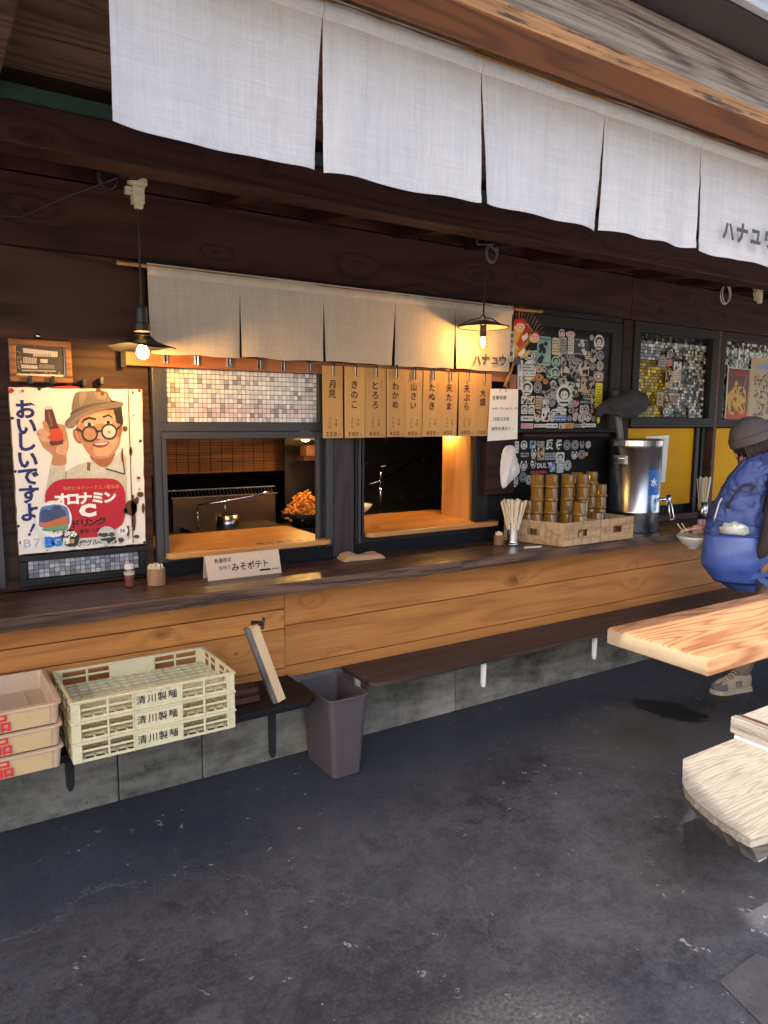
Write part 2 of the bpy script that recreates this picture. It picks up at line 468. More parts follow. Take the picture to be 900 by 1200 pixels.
M['black_cloth'] = plain('black_cloth', (0.028, 0.027, 0.028), 0.9, var=0.4, bump=0.7, bscale=90)
M['crate_cream'] = plain('crate_cream', (0.63, 0.555, 0.335), 0.42, var=0.08, dirt=((0.33, 0.28, 0.16), 0.55, 0.80))
M['tray_beige'] = plain('tray_beige', (0.52, 0.365, 0.235), 0.42, var=0.08, dirt=((0.33, 0.21, 0.13), 0.55, 0.80))
M['tray_front'] = plain('tray_front', (0.56, 0.38, 0.19), 0.42, var=0.06, dirt=((0.38, 0.25, 0.12), 0.55, 0.80))
M['bin'] = plain('bin', (0.072, 0.056, 0.060), 0.5, var=0.12, bump=0.15, bscale=400, dirt=((0.12, 0.105, 0.10), 0.60, 0.85))
M['yellow'] = plain('yellow', (0.56, 0.27, 0.001), 0.6, var=0.08, spec=0.15)
M['amber'] = None
M['tile'] = vcol('tile', 0.18, 0.7)
M['print'] = vcol('print', 0.45, 0.4, 0.45)
M['glass'] = clear('glass')
M['window_glass'] = clear('window_glass', (1, 1, 1), 0.0)
M['bulb_glow'] = glow('bulb_glow', (1.0, 0.54, 0.14), 230.0)
M['bulb_glass'] = clear('bulb_glass', (1.0, 0.93, 0.8), 0.05)
M['kitchen_glow'] = glow('kitchen_glow', (1.0, 0.56, 0.16), 110.0)
M['skin'] = plain('skin', (0.55, 0.30, 0.21), 0.5, var=0.06)
M['beanie'] = plain('beanie', (0.085, 0.075, 0.078), 0.95, var=0.25, bump=0.8, bscale=220)
M['hair'] = wood('hair', (0.006, 0.004, 0.004), (0.035, 0.018, 0.014), 'Z', 3, 0.4, 0.4, size=4)
M['sleeve'] = plain('sleeve', (0.035, 0.024, 0.022), 0.9, var=0.25, bump=0.4, bscale=150)
M['trousers'] = plain('trousers', (0.20, 0.165, 0.115), 0.85, var=0.15, bump=0.3, bscale=200)
M['pack_blue'] = plain('pack_blue', (0.036, 0.066, 0.23), 0.55, var=0.3, bump=0.9, bscale=16)
M['pack_dark'] = plain('pack_dark', (0.028, 0.050, 0.19), 0.6, var=0.3, bump=0.8, bscale=26)
M['shoe_grey'] = plain('shoe_grey', (0.13, 0.13, 0.135), 0.8, var=0.2, bump=0.3)
M['shoe_tan'] = plain('shoe_tan', (0.40, 0.34, 0.24), 0.8, var=0.12, bump=0.2)
M['sole'] = plain('sole', (0.45, 0.38, 0.27), 0.7, var=0.12)
M['ceramic'] = plain('ceramic', (0.58, 0.58, 0.50), 0.18, var=0.08)
M['enamel'] = None
# ------------------------------------------------------------------ a few special materials
def _amber():
    t = NT('amber')
    t.p(col=(0.28, 0.14, 0.02), rough=0.16, trans=0.35, ior=1.4, spec=0.7, coat=0.5)
    return t.m
M['amber'] = _amber()

def _enamel():
    t = NT('enamel')
    v = t.coord((1, 1, 1), False)
    d = t.noise(v, 9.0, 8.0, 0.7); d2 = t.noise(v, 40.0, 6.0, 0.7)
    c = t.mix(t.ramp(d2, [(0.55, 0.0), (0.8, 0.35)]), (0.70, 0.66, 0.58), (0.42, 0.30, 0.18))
    c = t.mix(t.ramp(d, [(0.68, 0.0), (0.72, 1.0)]), c, (0.12, 0.045, 0.02))
    t.p(col=c, rough=0.3, spec=0.5)
    return t.m
M['enamel'] = _enamel()
def _rust():
    t = NT('rust')
    d = t.noise(t.coord((1, 1, 1)), 60.0, 8.0, 0.7)
    t.p(col=t.mix(d, (0.025, 0.012, 0.008), (0.16, 0.065, 0.025)), rough=0.9); t.bump(d, 0.5, 0.002)
    return t.m
M['rust'] = _rust()

def _concrete(name, lo, hi, sc=1.0):
    t = NT(name)
    v = t.coord((1, 1, 1), True)
    a = t.noise(v, 2.2 * sc, 8.0, 0.65); b = t.noise(v, 16 * sc, 8.0, 0.7)
    st = t.noise(t.coord((3, 3, 14)), 1.0, 6.0, 0.6, 0.6)
    f = t.math('ADD', t.math('MULTIPLY', a, 0.7), t.math('MULTIPLY', b, 0.35))
    f = t.math('ADD', f, t.math('MULTIPLY_ADD', st, 0.5, -0.28), clamp=True)
    f = t.ramp(f, [(0.32, 0.0), (0.72, 1.0)])
    c = t.mix(f, lo, hi)
    pit = t.noise(v, 70.0, 3.0)
    c = t.mix(t.ramp(pit, [(0.66, 0.0), (0.74, 0.8)]), c, tuple(q * 0.3 for q in lo))
    t.p(col=c, rough=0.85, spec=0.25)
    t.bump(t.math('ADD', b, t.math('MULTIPLY', pit, -0.5)), 0.5, 0.006)
    return t.m
M['plinth'] = _concrete('plinth', (0.045, 0.043, 0.036), (0.29, 0.265, 0.22))
M['render'] = _concrete('render', (0.22, 0.21, 0.19), (0.33, 0.31, 0.28), 0.4)
M['paving'] = _concrete('paving', (0.26, 0.24, 0.21), (0.42, 0.39, 0.34), 0.3)

def _floor():
    t = NT('floor_concrete')
    v = t.coord((1, 1, 1), False)
    big = t.noise(v, 1.1, 6.0, 0.6, 0.3); mid = t.noise(v, 5.5, 9.0, 0.7, 0.4); fine = t.noise(v, 75.0, 6.0, 0.75)
    f = t.math('ADD', t.math('MULTIPLY', big, 0.55), t.math('MULTIPLY', mid, 0.45))
    grit = t.noise(v, 24.0, 8.0, 0.75, 0.5)
    f = t.math('ADD', f, t.math('MULTIPLY_ADD', fine, 0.45, -0.22))
    f = t.math('ADD', f, t.math('MULTIPLY_ADD', grit, 0.5, -0.25))
    c = t.mix(t.ramp(f, [(0.38, 0.0), (0.66, 1.0)]), (0.022, 0.023, 0.030), (0.088, 0.090, 0.104))
    # smoother screed along the plinth
    sep = t.n('SeparateXYZ', i={0: v})
    yy = t.math('ADD', sep.outputs[1], t.math('MULTIPLY_ADD', mid, 0.9, -0.45))
    yy = t.math('ADD', yy, t.math('MULTIPLY', sep.outputs[0], -0.05))
    scr = t.ramp(t.math('SUBTRACT', yy, 1.9), [(0.15, 0.0), (0.55, 0.75)])
    c = t.mix(scr, c, t.mix(big, (0.015, 0.017, 0.025), (0.034, 0.037, 0.050)))
    # cracks
    dv = t.n('VectorMath', operation='ADD')
    nz = t.n('TexNoise', i={'Scale': 2.2, 'Detail': 6.0, 'Roughness': 0.65, 'Vector': v})
    off = t.n('VectorMath', operation='SCALE', i={0: nz.outputs['Color'], 'Scale': 0.55})
    t.t.links.new(v, dv.inputs[0]); t.t.links.new(off.outputs[0], dv.inputs[1])
    vo = t.n('TexVoronoi', feature='DISTANCE_TO_EDGE', i={'Vector': dv.outputs[0], 'Scale': 0.7})
    crack = t.ramp(vo.outputs['Distance'], [(0.0, 1.0), (0.0022, 0.6), (0.0055, 0.0)])
    gate = t.ramp(big, [(0.42, 0.0), (0.55, 0.55)])
    c = t.mix(t.math('MULTIPLY', crack, gate), c, (0.13, 0.125, 0.12))
    # pale flecks: small chips where the surface has broken
    vf = t.n('TexVoronoi', feature='F1', i={'Vector': dv.outputs[0], 'Scale': 21.0, 'Randomness': 1.0})
    sparse = t.ramp(t.noise(v, 1.7, 3.0), [(0.36, 0.0), (0.50, 1.0)])
    pick = t.math('GREATER_THAN', t.n('SeparateColor', i={0: vf.outputs['Color']}).outputs[0], 0.70)
    siz = t.math('MULTIPLY', t.n('SeparateColor', i={0: vf.outputs['Color']}).outputs[1], 0.26)
    fl = t.math('LESS_THAN', t.math('ADD', vf.outputs['Distance'], t.math('MULTIPLY', fine, 0.18)), t.math('ADD', siz, 0.05))
    c = t.mix(t.math('MULTIPLY', t.math('MULTIPLY', fl, pick), t.math('MULTIPLY', sparse, 0.8)), c, (0.30, 0.30, 0.295))
    sp = t.ramp(t.noise(v, 150.0, 2.0), [(0.66, 0.0), (0.74, 0.6)])
    c = t.mix(sp, c, (0.17, 0.165, 0.16))
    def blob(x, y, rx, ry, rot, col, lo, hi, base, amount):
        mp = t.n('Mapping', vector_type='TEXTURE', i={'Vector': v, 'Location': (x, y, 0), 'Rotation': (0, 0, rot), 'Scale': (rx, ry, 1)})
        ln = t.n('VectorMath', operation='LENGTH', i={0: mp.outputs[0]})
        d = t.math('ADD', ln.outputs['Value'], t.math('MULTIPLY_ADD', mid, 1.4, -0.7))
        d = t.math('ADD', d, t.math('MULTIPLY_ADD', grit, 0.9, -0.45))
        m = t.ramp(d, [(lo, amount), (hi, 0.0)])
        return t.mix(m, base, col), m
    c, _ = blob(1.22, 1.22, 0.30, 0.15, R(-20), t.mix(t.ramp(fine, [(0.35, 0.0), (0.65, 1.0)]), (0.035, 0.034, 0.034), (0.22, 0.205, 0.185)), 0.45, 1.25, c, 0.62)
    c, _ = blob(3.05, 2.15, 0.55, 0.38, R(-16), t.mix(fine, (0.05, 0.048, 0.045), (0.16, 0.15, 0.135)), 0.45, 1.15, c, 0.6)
    c, wet = blob(3.335, 2.30, 0.14, 0.27, R(10), (0.010, 0.010, 0.011), 0.72, 0.86, c, 0.95)
    rg = t.math('MULTIPLY_ADD', mid, 0.25, 0.50)
    rg = t.math('SUBTRACT', rg, t.math('MULTIPLY', wet, 0.12))
    t.p(col=c, rough=rg, spec=0.45)
    t.bump(t.math('ADD', t.math('ADD', t.math('MULTIPLY', mid, 0.6), t.math('MULTIPLY', fine, 0.5)), t.math('ADD', t.math('MULTIPLY', crack, -0.4), t.math('MULTIPLY', grit, 0.8))), 0.6, 0.008)
    return t.m
M['floor'] = _floor()

# ------------------------------------------------------------------ ground
mb = MB(); mb.add([(-400, -400, -0.006), (400, -400, -0.006), (400, 400, -0.006), (-400, 400, -0.006)], [(0, 1, 2, 3)])
struct(mb.build('ground', M['paving']))
mb = MB(); mb.box(-4.5, 9.0, 0.35, 3.1, -0.12, 0.0)
struct(mb.build('shop_floor', M['floor']))
fl = [o for o in COL.objects if o.name == 'shop_floor'][0]
pts = [G(842, 1152, 0), G(886, 1119, 0), G(960, 1160, 0), G(930, 1240, 0)]
mb = MB(); mb.prism([(p[0], p[1]) for p in pts], 0.002, 0.010)
mb.build('paving_slab', _concrete('slab', (0.03, 0.03, 0.034), (0.10, 0.098, 0.10)), fl, bev=0.003)

# ------------------------------------------------------------------ the shop: walls, beams, roof
YW = 3.12
shop = thing('shop_building', 'dark timber noodle shop front with serving hatches under a deep eave', 'building', (0, YW, 0))

# concrete plinth in cast sections
jx = [-3.0, -1.2, 0.611, 0.961, 2.35, 3.75, 5.2, 9.0]
for a, b in zip(jx[:-1], jx[1:]):
    mb = MB(); mb.box(a + 0.002, b - 0.002, 2.915, 3.3, -0.1, 0.40)
    mb.build('plinth_section', M['plinth'], shop, bev=0.006)

# upper fascia boards above the windows, each its own board
def boards(z0, z1, y0, y1, xs, mat, name='wall_board'):
    for a, b in zip(xs[:-1], xs[1:]):
        mb = MB(); mb.box(a + 0.0015, b - 0.0015, y0, y1, z0, z1); mb.build(name, mat, shop, bev=0.003)
boards(2.178, 2.438, 3.075, 3.115, [-3, 3.82, 9], M['dark_timber'])
boards(2.446, 2.70, 3.085, 3.125, [-3, 2.2, 9], M['dark_timber'])
# dark plywood left of the hatches
mb = MB(); mb.box(-3, 0.838, 3.12, 3.16, 0.87, 2.19); mb.build('wall_panel', M['dark_ply'], shop)
mb = MB(); mb.box(0.838, 2.90, 3.125, 3.16, 1.80, 2.19); mb.build('wall_panel', M['black_wood'], shop)
mb = MB(); mb.box(2.697, 2.90, 3.125, 3.16, 0.87, 1.80); mb.build('wall_panel', M['black_wood'], shop)
mb = MB(); mb.box(2.90, 3.76, 3.135, 3.16, 0.87, 1.48); mb.build('wall_panel', M['black_wood'], shop)
mb = MB(); mb.box(3.76, 9.0, 3.16, 3.19, 0.87, 2.19); mb.build('wall_panel', M['black_wood'], shop)
mb = MB(); mb.box(0.846, 1.705, 3.10, 3.18, 0.868, 0.93); mb.build('hatch_sill', M['black_wood'], shop)
mb = MB(); mb.box(1.83, 2.70, 3.10, 3.18, 0.868, 0.925); mb.build('hatch_sill', M['black_wood'], shop)
# black lintel that the inner curtain hangs against
mb = MB(); mb.box(0.80, 3.72, 3.06, 3.115, 2.148, 2.174); mb.build('lintel', M['alu_dark'], shop)

# posts
mb = MB(); mb.box(1.708, 1.826, 3.10, 3.19, 0.87, 1.80); mb.build('post', M['dark_post'], shop, bev=0.003)
mb = MB(); mb.box(3.775, 3.865, 3.09, 3.16, 0.87, 2.176); mb.build('post', M['dark_timber'], shop, bev=0.003)
mb = MB(); mb.box(4.775, 4.812, 3.085, 3.16, 0.87, 2.176); mb.build('post', M['red_timber'], shop, bev=0.003)
mb = MB(); mb.box(5.72, 5.82, 3.09, 3.16, 0.87, 2.176); mb.build('post', M['dark_timber'], shop, bev=0.003)

# dark window unit at the far left edge
w = MB(); w.box(0.222, 0.262, 3.085, 3.118, 0.895, 1.86).build('window', M['alu'], shop)
lw = [o for o in COL.objects if o.parent == shop][-1]
MB().box(-0.9, 0.222, 3.10, 3.118, 0.895, 0.935).build('sill', M['alu'], lw)
MB().box(-0.9, 0.222, 3.108, 3.118, 0.936, 1.86).build('pane', M['black_metal'], lw)

def mosaic(x0, x1, z0, z1, y, ts, colf, parent, tilt=0.05, gap=0.12):
    nx = max(1, round((x1 - x0) / ts)); nz = max(1, round((z1 - z0) / ts)); dx = (x1 - x0) / nx; dz = (z1 - z0) / nz
    mb = MB(); mb.col = []
    for j in range(nz):
        for i in range(nx):
            cx = x0 + (i + .5) * dx; cz = z0 + (j + .5) * dz; hx = dx / 2 * (1 - gap); hz = dz / 2 * (1 - gap)
            tx = random.gauss(0, tilt) * hx; tz = random.gauss(0, tilt) * hz
            mb.add([(cx - hx, y - tx - tz, cz - hz), (cx + hx, y + tx - tz, cz - hz), (cx + hx, y + tx + tz, cz + hz), (cx - hx, y - tx + tz, cz + hz),
                    (cx - hx, y + .004, cz - hz), (cx + hx, y + .004, cz - hz), (cx + hx, y + .004, cz + hz), (cx - hx, y + .004, cz + hz)],
                   [(0, 1, 2, 3), (0, 4, 5, 1), (1, 5, 6, 2), (2, 6, 7, 3), (3, 7, 4, 0)])
            mb.col += [colf((cx - x0) / (x1 - x0), (cz - z0) / (z1 - z0))] * 5
    return stuff(mb.build('mosaic_tiles', M['tile'], parent))

def frame(x0, x1, z0, z1, w, y0, y1, name, mat, parent, bev=0.003):
    mb = MB(); wt, wb, wl, wr = w if isinstance(w, tuple) else (w, w, w, w)
    mb.box(x0, x1, y0, y1, z1 - wt, z1); mb.box(x0, x1, y0, y1, z0, z0 + wb)
    mb.box(x0, x0 + wl, y0, y1, z0 + wb, z1 - wt); mb.box(x1 - wr, x1, y0, y1, z0 + wb, z1 - wt)
    return mb.build(name, mat, parent, bev=bev)

# small grey mosaic window under the enamel sign
f0 = frame(0.315, 0.80, 0.885, 1.01, 0.026, 3.10, 3.125, 'window', M['alu_dark'], shop)
MB().box(0.345, 0.77, 3.116, 3.119, 0.915, 0.985).build('grout', M['black_metal'], f0)
def cgrey(a, b):
    k = random.choice([.16, .22, .3, .36, .42]); return (k * .95, k, k * 1.08) if random.random() < .8 else (k * 1.0, k * .98, k * 1.15)
mosaic(0.345, 0.77, 0.915, 0.985, 3.111, 0.0195, cgrey, f0)

# hatch one: aluminium frame, mosaic pane above the opening
h1 = frame(0.845, 1.70, 0.93, 1.80, 0.030, 3.085, 3.125, 'window', M['alu'], shop)
mb = MB()
mb.box(0.875, 1.67, 3.088, 3.122, 1.49, 1.528); mb.box(0.875, 1.67, 3.080, 3.10, 1.458, 1.488); mb.box(0.875, 0.905, 3.09, 3.12, 1.528, 1.77)
mb.box(1.625, 1.67, 3.09, 3.12, 1.528, 1.77)
mb.box(0.875, 0.893, 3.075, 3.11, 0.93, 1.458); mb.box(1.607, 1.622, 3.078, 3.10, 0.93, 1.458); mb.box(1.655, 1.669, 3.07, 3.10, 0.93, 1.458)
mb.build('sash', M['alu'], h1, bev=0.002)
MB().box(1.622, 1.655, 3.10, 3.115, 0.93, 1.458).build('track', M['black_metal'], h1)
MB().box(0.905, 1.625, 3.112, 3.119, 1.528, 1.76).build('grout', M['black_metal'], h1)
def cpink(a, b):
    k = random.uniform(.62, .92)
    c = [k, k * .97, k * .93]
    if random.random() < .13: c = [k * .5] * 3
    pk = .6 * max(0, 1 - abs(b - .22) / .22) * (1 - .5 * a)  # pink reflection low in the pane, tinted into the tile colours
    c = [c[0], c[1] * (1 - .45 * pk), c[2] * (1 - .42 * pk)]
    if a < .08: c = [c[0], c[1] * .92, c[2] * .78]  # warm reflection at the left edge, also put into the tile colour
    return c
mosaic(0.907, 1.623, 1.53, 1.757, 3.108, 0.0198, cpink, h1, tilt=0.07)
MB().box(0.905, 1.625, 3.098, 3.100, 1.528, 1.77).build('pane', M['window_glass'], h1)

# hatch two
h2 = frame(1.83, 2.697, 0.925, 1.80, 0.032, 3.09, 3.125, 'window', M['alu_dark'], shop)
mb = MB()
mb.box(1.862, 1.875, 3.082, 3.12, 0.957, 1.46); mb.box(1.862, 2.665, 3.088, 3.122, 1.46, 1.50)
mb.box(2.60, 2.665, 3.095, 3.122, 0.957, 1.46)
mb.build('sash', M['alu_dark'], h2, bev=0.002)
MB().box(1.84, 1.85, 3.075, 3.088, 0.93, 1.50).build('track', M['alu'], h2)
MB().box(1.862, 2.665, 3.105, 3.12, 1.50, 1.768).build('pane', M['black_metal'], h2)

# window three: stickered dark glass (stickers follow later)
h3 = frame(2.872, 3.762, 1.475, 2.148, (.062, .020, .028, .092), 3.085, 3.135, 'window', M['brown_frame'], shop)
MB().box(2.900, 3.671, 3.10, 3.106, 1.495, 2.086).build('pane', plain('pane_dark', (0.014, 0.0135, 0.0135), 0.2, var=0.3, spec=0.3), h3)
MB().box(2.905, 3.62, 3.04, 3.115, 1.452, 1.470).build('shelf', M['dark_timber'], h3)
# window four: mosaic in brown frame, yellow panel under it
h4 = frame(3.878, 4.772, 1.508, 2.176, 0.062, 3.085, 3.16, 'window', M['brown_frame'], shop)
MB().box(3.94, 4.71, 3.138, 3.150, 1.57, 2.114).build('grout', M['black_metal'], h4)
def cgold(a, b):
    k = random.choice([.015, .03, .06, .14, .25, .4, .6, .85])
    if b > .93: return (.02, .02, .02)
    if a < .42 + .1 * random.random() and b < .68: k = max(k, .2); return (min(.95, k * 1.25), k * .80, k * .03)
    if a < .35 and .68 <= b < .88: k = max(.3, k); return (k * .9, k * .95, k)
    return (k, k * .88, k * .55) if random.random() < .6 else (k * .9, k * .88, k * .8)
mosaic(3.942, 4.708, 1.572, 2.112, 3.134, 0.0205, cgold, h4, tilt=0.10, gap=.2)
MB().box(3.94, 4.71, 3.115, 3.117, 1.57, 2.114).build('pane', M['window_glass'], h4)
h5 = frame(4.815, 5.715, 1.508, 2.176, 0.055, 3.085, 3.16, 'window', M['brown_frame'], shop)
MB().box(4.87, 5.66, 3.138, 3.150, 1.563, 2.121).build('grout', M['black_metal'], h5)
def cdark(a, b):
    k = random.choice([.03, .04, .06, .1, .5, .8]); return (k, k * .9, k * .7)
mosaic(4.872, 5.658, 1.565, 2.119, 3.134, 0.0205, cdark, h5, tilt=0.10)
MB().box(4.87, 5.66, 3.115, 3.117, 1.563, 2.121).build('pane', M['window_glass'], h5)
for (a, b) in ((3.885, 4.62), (4.835, 5.70)):
    MB().box(a, b, 3.135, 3.158, 0.97, 1.500).build('yellow_panel', M['yellow'], shop)
MB().box(4.62, 4.655, 3.11, 3.158, 0.90, 1.505).build('panel_frame', M['alu_dark'], shop, bev=0.002)
MB().box(4.70, 4.73, 3.12, 3.158, 0.90, 1.505).build('panel_frame', M['alu_dark'], shop, bev=0.002)
MB().box(3.87, 4.77, 3.10, 3.158, 0.868, 0.905).build('panel_sill', M['red_timber'], shop, bev=0.002)

# dark head beam, green strip on it, and the rafters that run back to the wall
MB().box(-3, 9, 2.45, 2.56, 2.335, 2.455).build('head_beam', M['dark_timber'], shop, bev=0.005)
MB().box(-3, 9, 2.462, 2.55, 2.457, 2.505).build('flashing_strip', M['green_paint'], shop)
for k in range(18):
    x = -1.62 + 0.455 * k
    mb = MB(); mb.hexa([(x, 2.562, 2.36), (x + .075, 2.562, 2.36), (x + .075, 3.083, 2.43), (x, 3.083, 2.43),
                        (x, 2.562, 2.50), (x + .075, 2.562, 2.50), (x + .075, 3.083, 2.57), (x, 3.083, 2.57)])
    mb.build('rafter', M['dark_timber'], shop, bev=0.003)
MB().box(-3, 9, 2.50, 3.3, 2.585, 2.60).build('soffit', M['black_wood'], shop)
# roof sheathing seen from below, board by board, and the rafter at the left edge
for k in range(8):
    y0 = 1.25 + 0.155 * k
    MB().box(-3, 9, y0 + .002, y0 + .153, 2.552 + .004 * (k % 2), 2.57).build('sheathing_board', M['sheath'], shop)
MB().box(0.165, 0.258, 1.37, 2.44, 2.462, 2.550).build('rafter', M['sheath'], shop, bev=0.004)
MB().box(2.9, 2.98, 1.37, 2.44, 2.462, 2.550).build('rafter', M['sheath'], shop, bev=0.004)
# weathered front beam
mb = MB(); mb.box(-3, 9, 1.236, 1.345, 2.3735, 2.53)
fb = mb.build('front_beam', M['weathered'], shop, bev=0.006)
def _worn():
    t = NT('beam_worn')
    v = t.coord((2.2, 34, 34)); n1 = t.noise(v, 1.3, 7.0, 0.7); fib = t.math('MULTIPLY_ADD', t.noise(t.coord((4, 160, 160)), 1.0, 4.0), 2.0, -0.5, clamp=True)
    c = t.mix(fib, (0.17, 0.065, 0.02), (0.42, 0.22, 0.085))
    c = t.mix(t.ramp(n1, [(0.53, 0.0), (0.58, 1.0)]), c, (0.05, 0.03, 0.022))
    t.p(col=c, rough=0.7); t.bump(fib, 0.4, 0.004)
    return t.m
MB().box(-3, 9, 1.231, 1.2358, 2.3735, 2.408).build('worn_edge', _worn(), fb)
MB().box(-3, 9, 1.233, 1.343, 2.3705, 2.3732).build('underside', M['beam_orange'], fb)
# metal eave and gutter
MB().box(-3, 9, 1.12, 1.34, 2.532, 2.542).build('eave_flashing', M['flashing'], shop)
mb = MB(); mb.box(-3, 9, 1.095, 1.118, 2.535, 2.60); mb.tube([(-3, 1.085, 2.605), (9, 1.085, 2.605)], 0.012, 8); mb.box(-3, 9, 1.05, 1.095, 2.58, 2.59)
mb.build('gutter', M['gutter'], shop, bev=0.003)
MB().hexa([(-3, 1.09, 2.62), (9, 1.09, 2.62), (9, 6.2, 3.9), (-3, 6.2, 3.9), (-3, 1.09, 2.66), (9, 1.09, 2.66), (9, 6.2, 3.94), (-3, 6.2, 3.94)]).build('roof', M['flashing'], shop)
# kitchen shell
MB().box(-0.5, 9, 5.35, 5.45, -.1, 3.5).build('kitchen_wall', M['black_wood'], shop)
MB().box(-0.6, -0.5, 3.16, 5.35, -.1, 3.2).build('kitchen_wall', M['black_wood'], shop)
MB().box(9.0, 9.1, 3.16, 5.35, -.1, 3.2).build('kitchen_wall', M['black_wood'], shop)
MB().box(-0.5, 9, 3.16, 5.35, 2.42, 2.46).build('kitchen_ceiling', M['black_wood'], shop)
MB().box(-0.5, 9, 3.30, 5.35, -.05, 0.02).build('kitchen_floor', M['plinth'], shop)
MB().box(2.62, 2.66, 3.165, 3.42, 0.93, 1.9).build('side_panel', M['panel_z'], shop)

# ------------------------------------------------------------------ counter and the cedar boards below it
ctr = thing('serving_counter', 'long dark stained timber counter above orange cedar boards', 'counter', (2.5, 2.9, 0.4))
def slab(x0, x1):
    n = 40
    mb = MB()
    xs = [x0 + (x1 - x0) * i / n for i in range(n + 1)]
    fr = [2.702 + .006 * mnoise.noise(Vector((x * 3, 0, 1))) for x in xs]
    bt = [0.818 + .006 * mnoise.noise(Vector((x * 5, 4, 1))) for x in xs]
    vs = []
    for x, a, b in zip(xs, fr, bt): vs += [(x, a + .004, b), (x, a, .838), (x, a + .001, .862), (x, a + .008, .868), (x, 3.10, .868), (x, 3.10, .82)]
    fs = []
    mi = []
    for i in range(n):
        for j in range(6):
            fs.append((i * 6 + j, (i + 1) * 6 + j, (i + 1) * 6 + (j + 1) % 6, i * 6 + (j + 1) % 6)); mi.append(1 if j in (0, 1, 2) else 0)
    fs.append((5, 4, 3, 2, 1, 0)); mi.append(1); fs.append(tuple(n * 6 + j for j in range(6))); mi.append(1)
    mb.add(vs, [f[::-1] for f in fs]); mb.m = mi
    return mb.build('counter_top', [M['counter'], M['counter_edge']], ctr)
slab(-3.0, 2.196); slab(2.199, 9.0)
def plank(x0, x1, z0, z1):
    MB().box(x0 + .001, x1 - .001, 2.895 + random.uniform(-.0015, .0015), 2.914, z0 + .0022, z1 - .0022).build('plank', M['cedar'], ctr, bev=0.002)
for z0, z1 in ((.38, .43), (.43, .614), (.614, .704), (.704, .845)): plank(-3, 1.345, z0, z1)
for z0, z1 in ((.38, .437), (.437, .625), (.625, .845)):
    plank(1.345, 4.95, z0, z1); plank(4.95, 9, z0, z1)

# ------------------------------------------------------------------ a sun sail added out of view, its outline cut to place the sunlit edges
nb = thing('sun_blocker', 'added unseen canvas sun sail on steel posts left above the yard', 'blocker', (-2.2, 0.1, 0))
SZ = 4.0
def under(x, y, z): return (x - SUN_DX * (SZ - z), y - SUN_DY * (SZ - z))
ca = [under(-1.2, .1, 0), under(1.75, .1, 0), under(1.80, .95, .42), under(2.06, 1.38, .42), under(2.325, 1.45, .7), under(2.325, 1.97, .7), under(2.86, 2.48, 0), under(-1.2, 2.48, 0)]
MB().prism(ca, SZ, SZ + .012).build('canvas', M['linen_warm'], nb)
for x, y in (ca[0], ca[7]): MB().tube([(x - .06, y, -.05), (x - .06, y, SZ + .05)], .035, 12).build('post', M['alu_dark'], nb, smooth=True)
for a, b in ((ca[0], ca[1]), (ca[7], ca[6])): MB().tube([(a[0] - .06, a[1], SZ - .03), (b[0], b[1], SZ - .03)], .018, 10).build('rail', M['alu_dark'], nb, smooth=True)

yb = thing('yard_building', 'long dark timber building across the yard behind the camera', 'building', (14, -15, 0))
MB().box(-2, 34, -18.5, -15, -.1, 4.6).build('wall', M['dark_timber'], yb)
MB().box(-2.4, 34.4, -18.9, -14.6, 4.602, 4.8).build('roof', M['flashing'], yb)
for k in range(9):
    f_ = frame(0.5 + 3.6 * k, 2.3 + 3.6 * k, 1.0, 2.6, .08, -14.998, -14.94, 'window', M['alu'], yb); MB().box(.58 + 3.6 * k, 2.22 + 3.6 * k, -14.997, -14.97, 1.08, 2.52).build('pane', M['black_metal'], f_)
# ------------------------------------------------------------------ door curtains (each with its sewn panels)
def curtain(root, xs, ztop, zbot, y, slit, mat, amp, band, seed):
    """panels between the seams xs; slit = height at which the seam stays sewn; hem strips are sub-parts"""
    def wav(x, z):
        t = max(0.0, min(1.0, (ztop - z) / (ztop - zbot)))
        n = mnoise.noise(Vector((x * 4.2 + seed, z * 1.6, seed)))
        n2 = mnoise.noise(Vector((x * 11 + seed, z * 3.5, seed + 9)))
        n3 = mnoise.noise(Vector((x * 6 + z * 22, z * 26 - x * 9, seed + 4)))
        return y + amp * (0.25 + t) * (n + 0.5 * n2) + amp * .10 * n3
    for k, (a, b) in enumerate(zip(xs[:-1], xs[1:])):
        lift = random.uniform(-.004, .004); gl = .007 + random.uniform(0, .004); gr = .007 + random.uniform(0, .005)
        lean = random.uniform(-.004, .004)
        def pos(s, t, dy=0.0):
            z = ztop + (zbot + lift - ztop) * t + .006 * mnoise.noise(Vector((s * 3 + k * 5, seed, 2))) * t
            op = max(0.0, (t - slit) / (1 - slit)) ** 0.8
            l = a + (gl * op if k > 0 else -.002 * t); r = b - (gr * op if k < len(xs) - 2 else 0)
            l += .0006; r -= .0006
            x = l + (r - l) * s + lean * t
            curl = amp * 1.1 * op * (math.exp(-s / .06) * (1 if k % 2 else -.6) + math.exp(-(1 - s) / .06) * (-.8 if k % 2 else .9))
            return (x, wav(x, z) + curl + dy, z)
        pn = MB().grid(lambda s, t: pos(s, 1 - t), 36, 34).build('cloth_panel', mat, root, smooth=True)
        hw = .014 / (ztop - zbot)
        MB().grid(lambda s, t: pos(s, 1 - t * hw * 1.2, -.0016), 28, 2).build('hem', mat, pn, smooth=True)
        if k == 0: MB().grid(lambda s, t: pos(s * .028, 1 - t, -.0016), 2, 26).build('hem', mat, pn, smooth=True)
        # sewn top sleeve, slightly proud of the panel
        MB().grid(lambda s, t: pos(s, band * (1 - t), -.002 - .008 * math.sin(math.pi * min(1, t * 1.15))), 28, 6).build('top_sleeve', mat, pn, smooth=True)

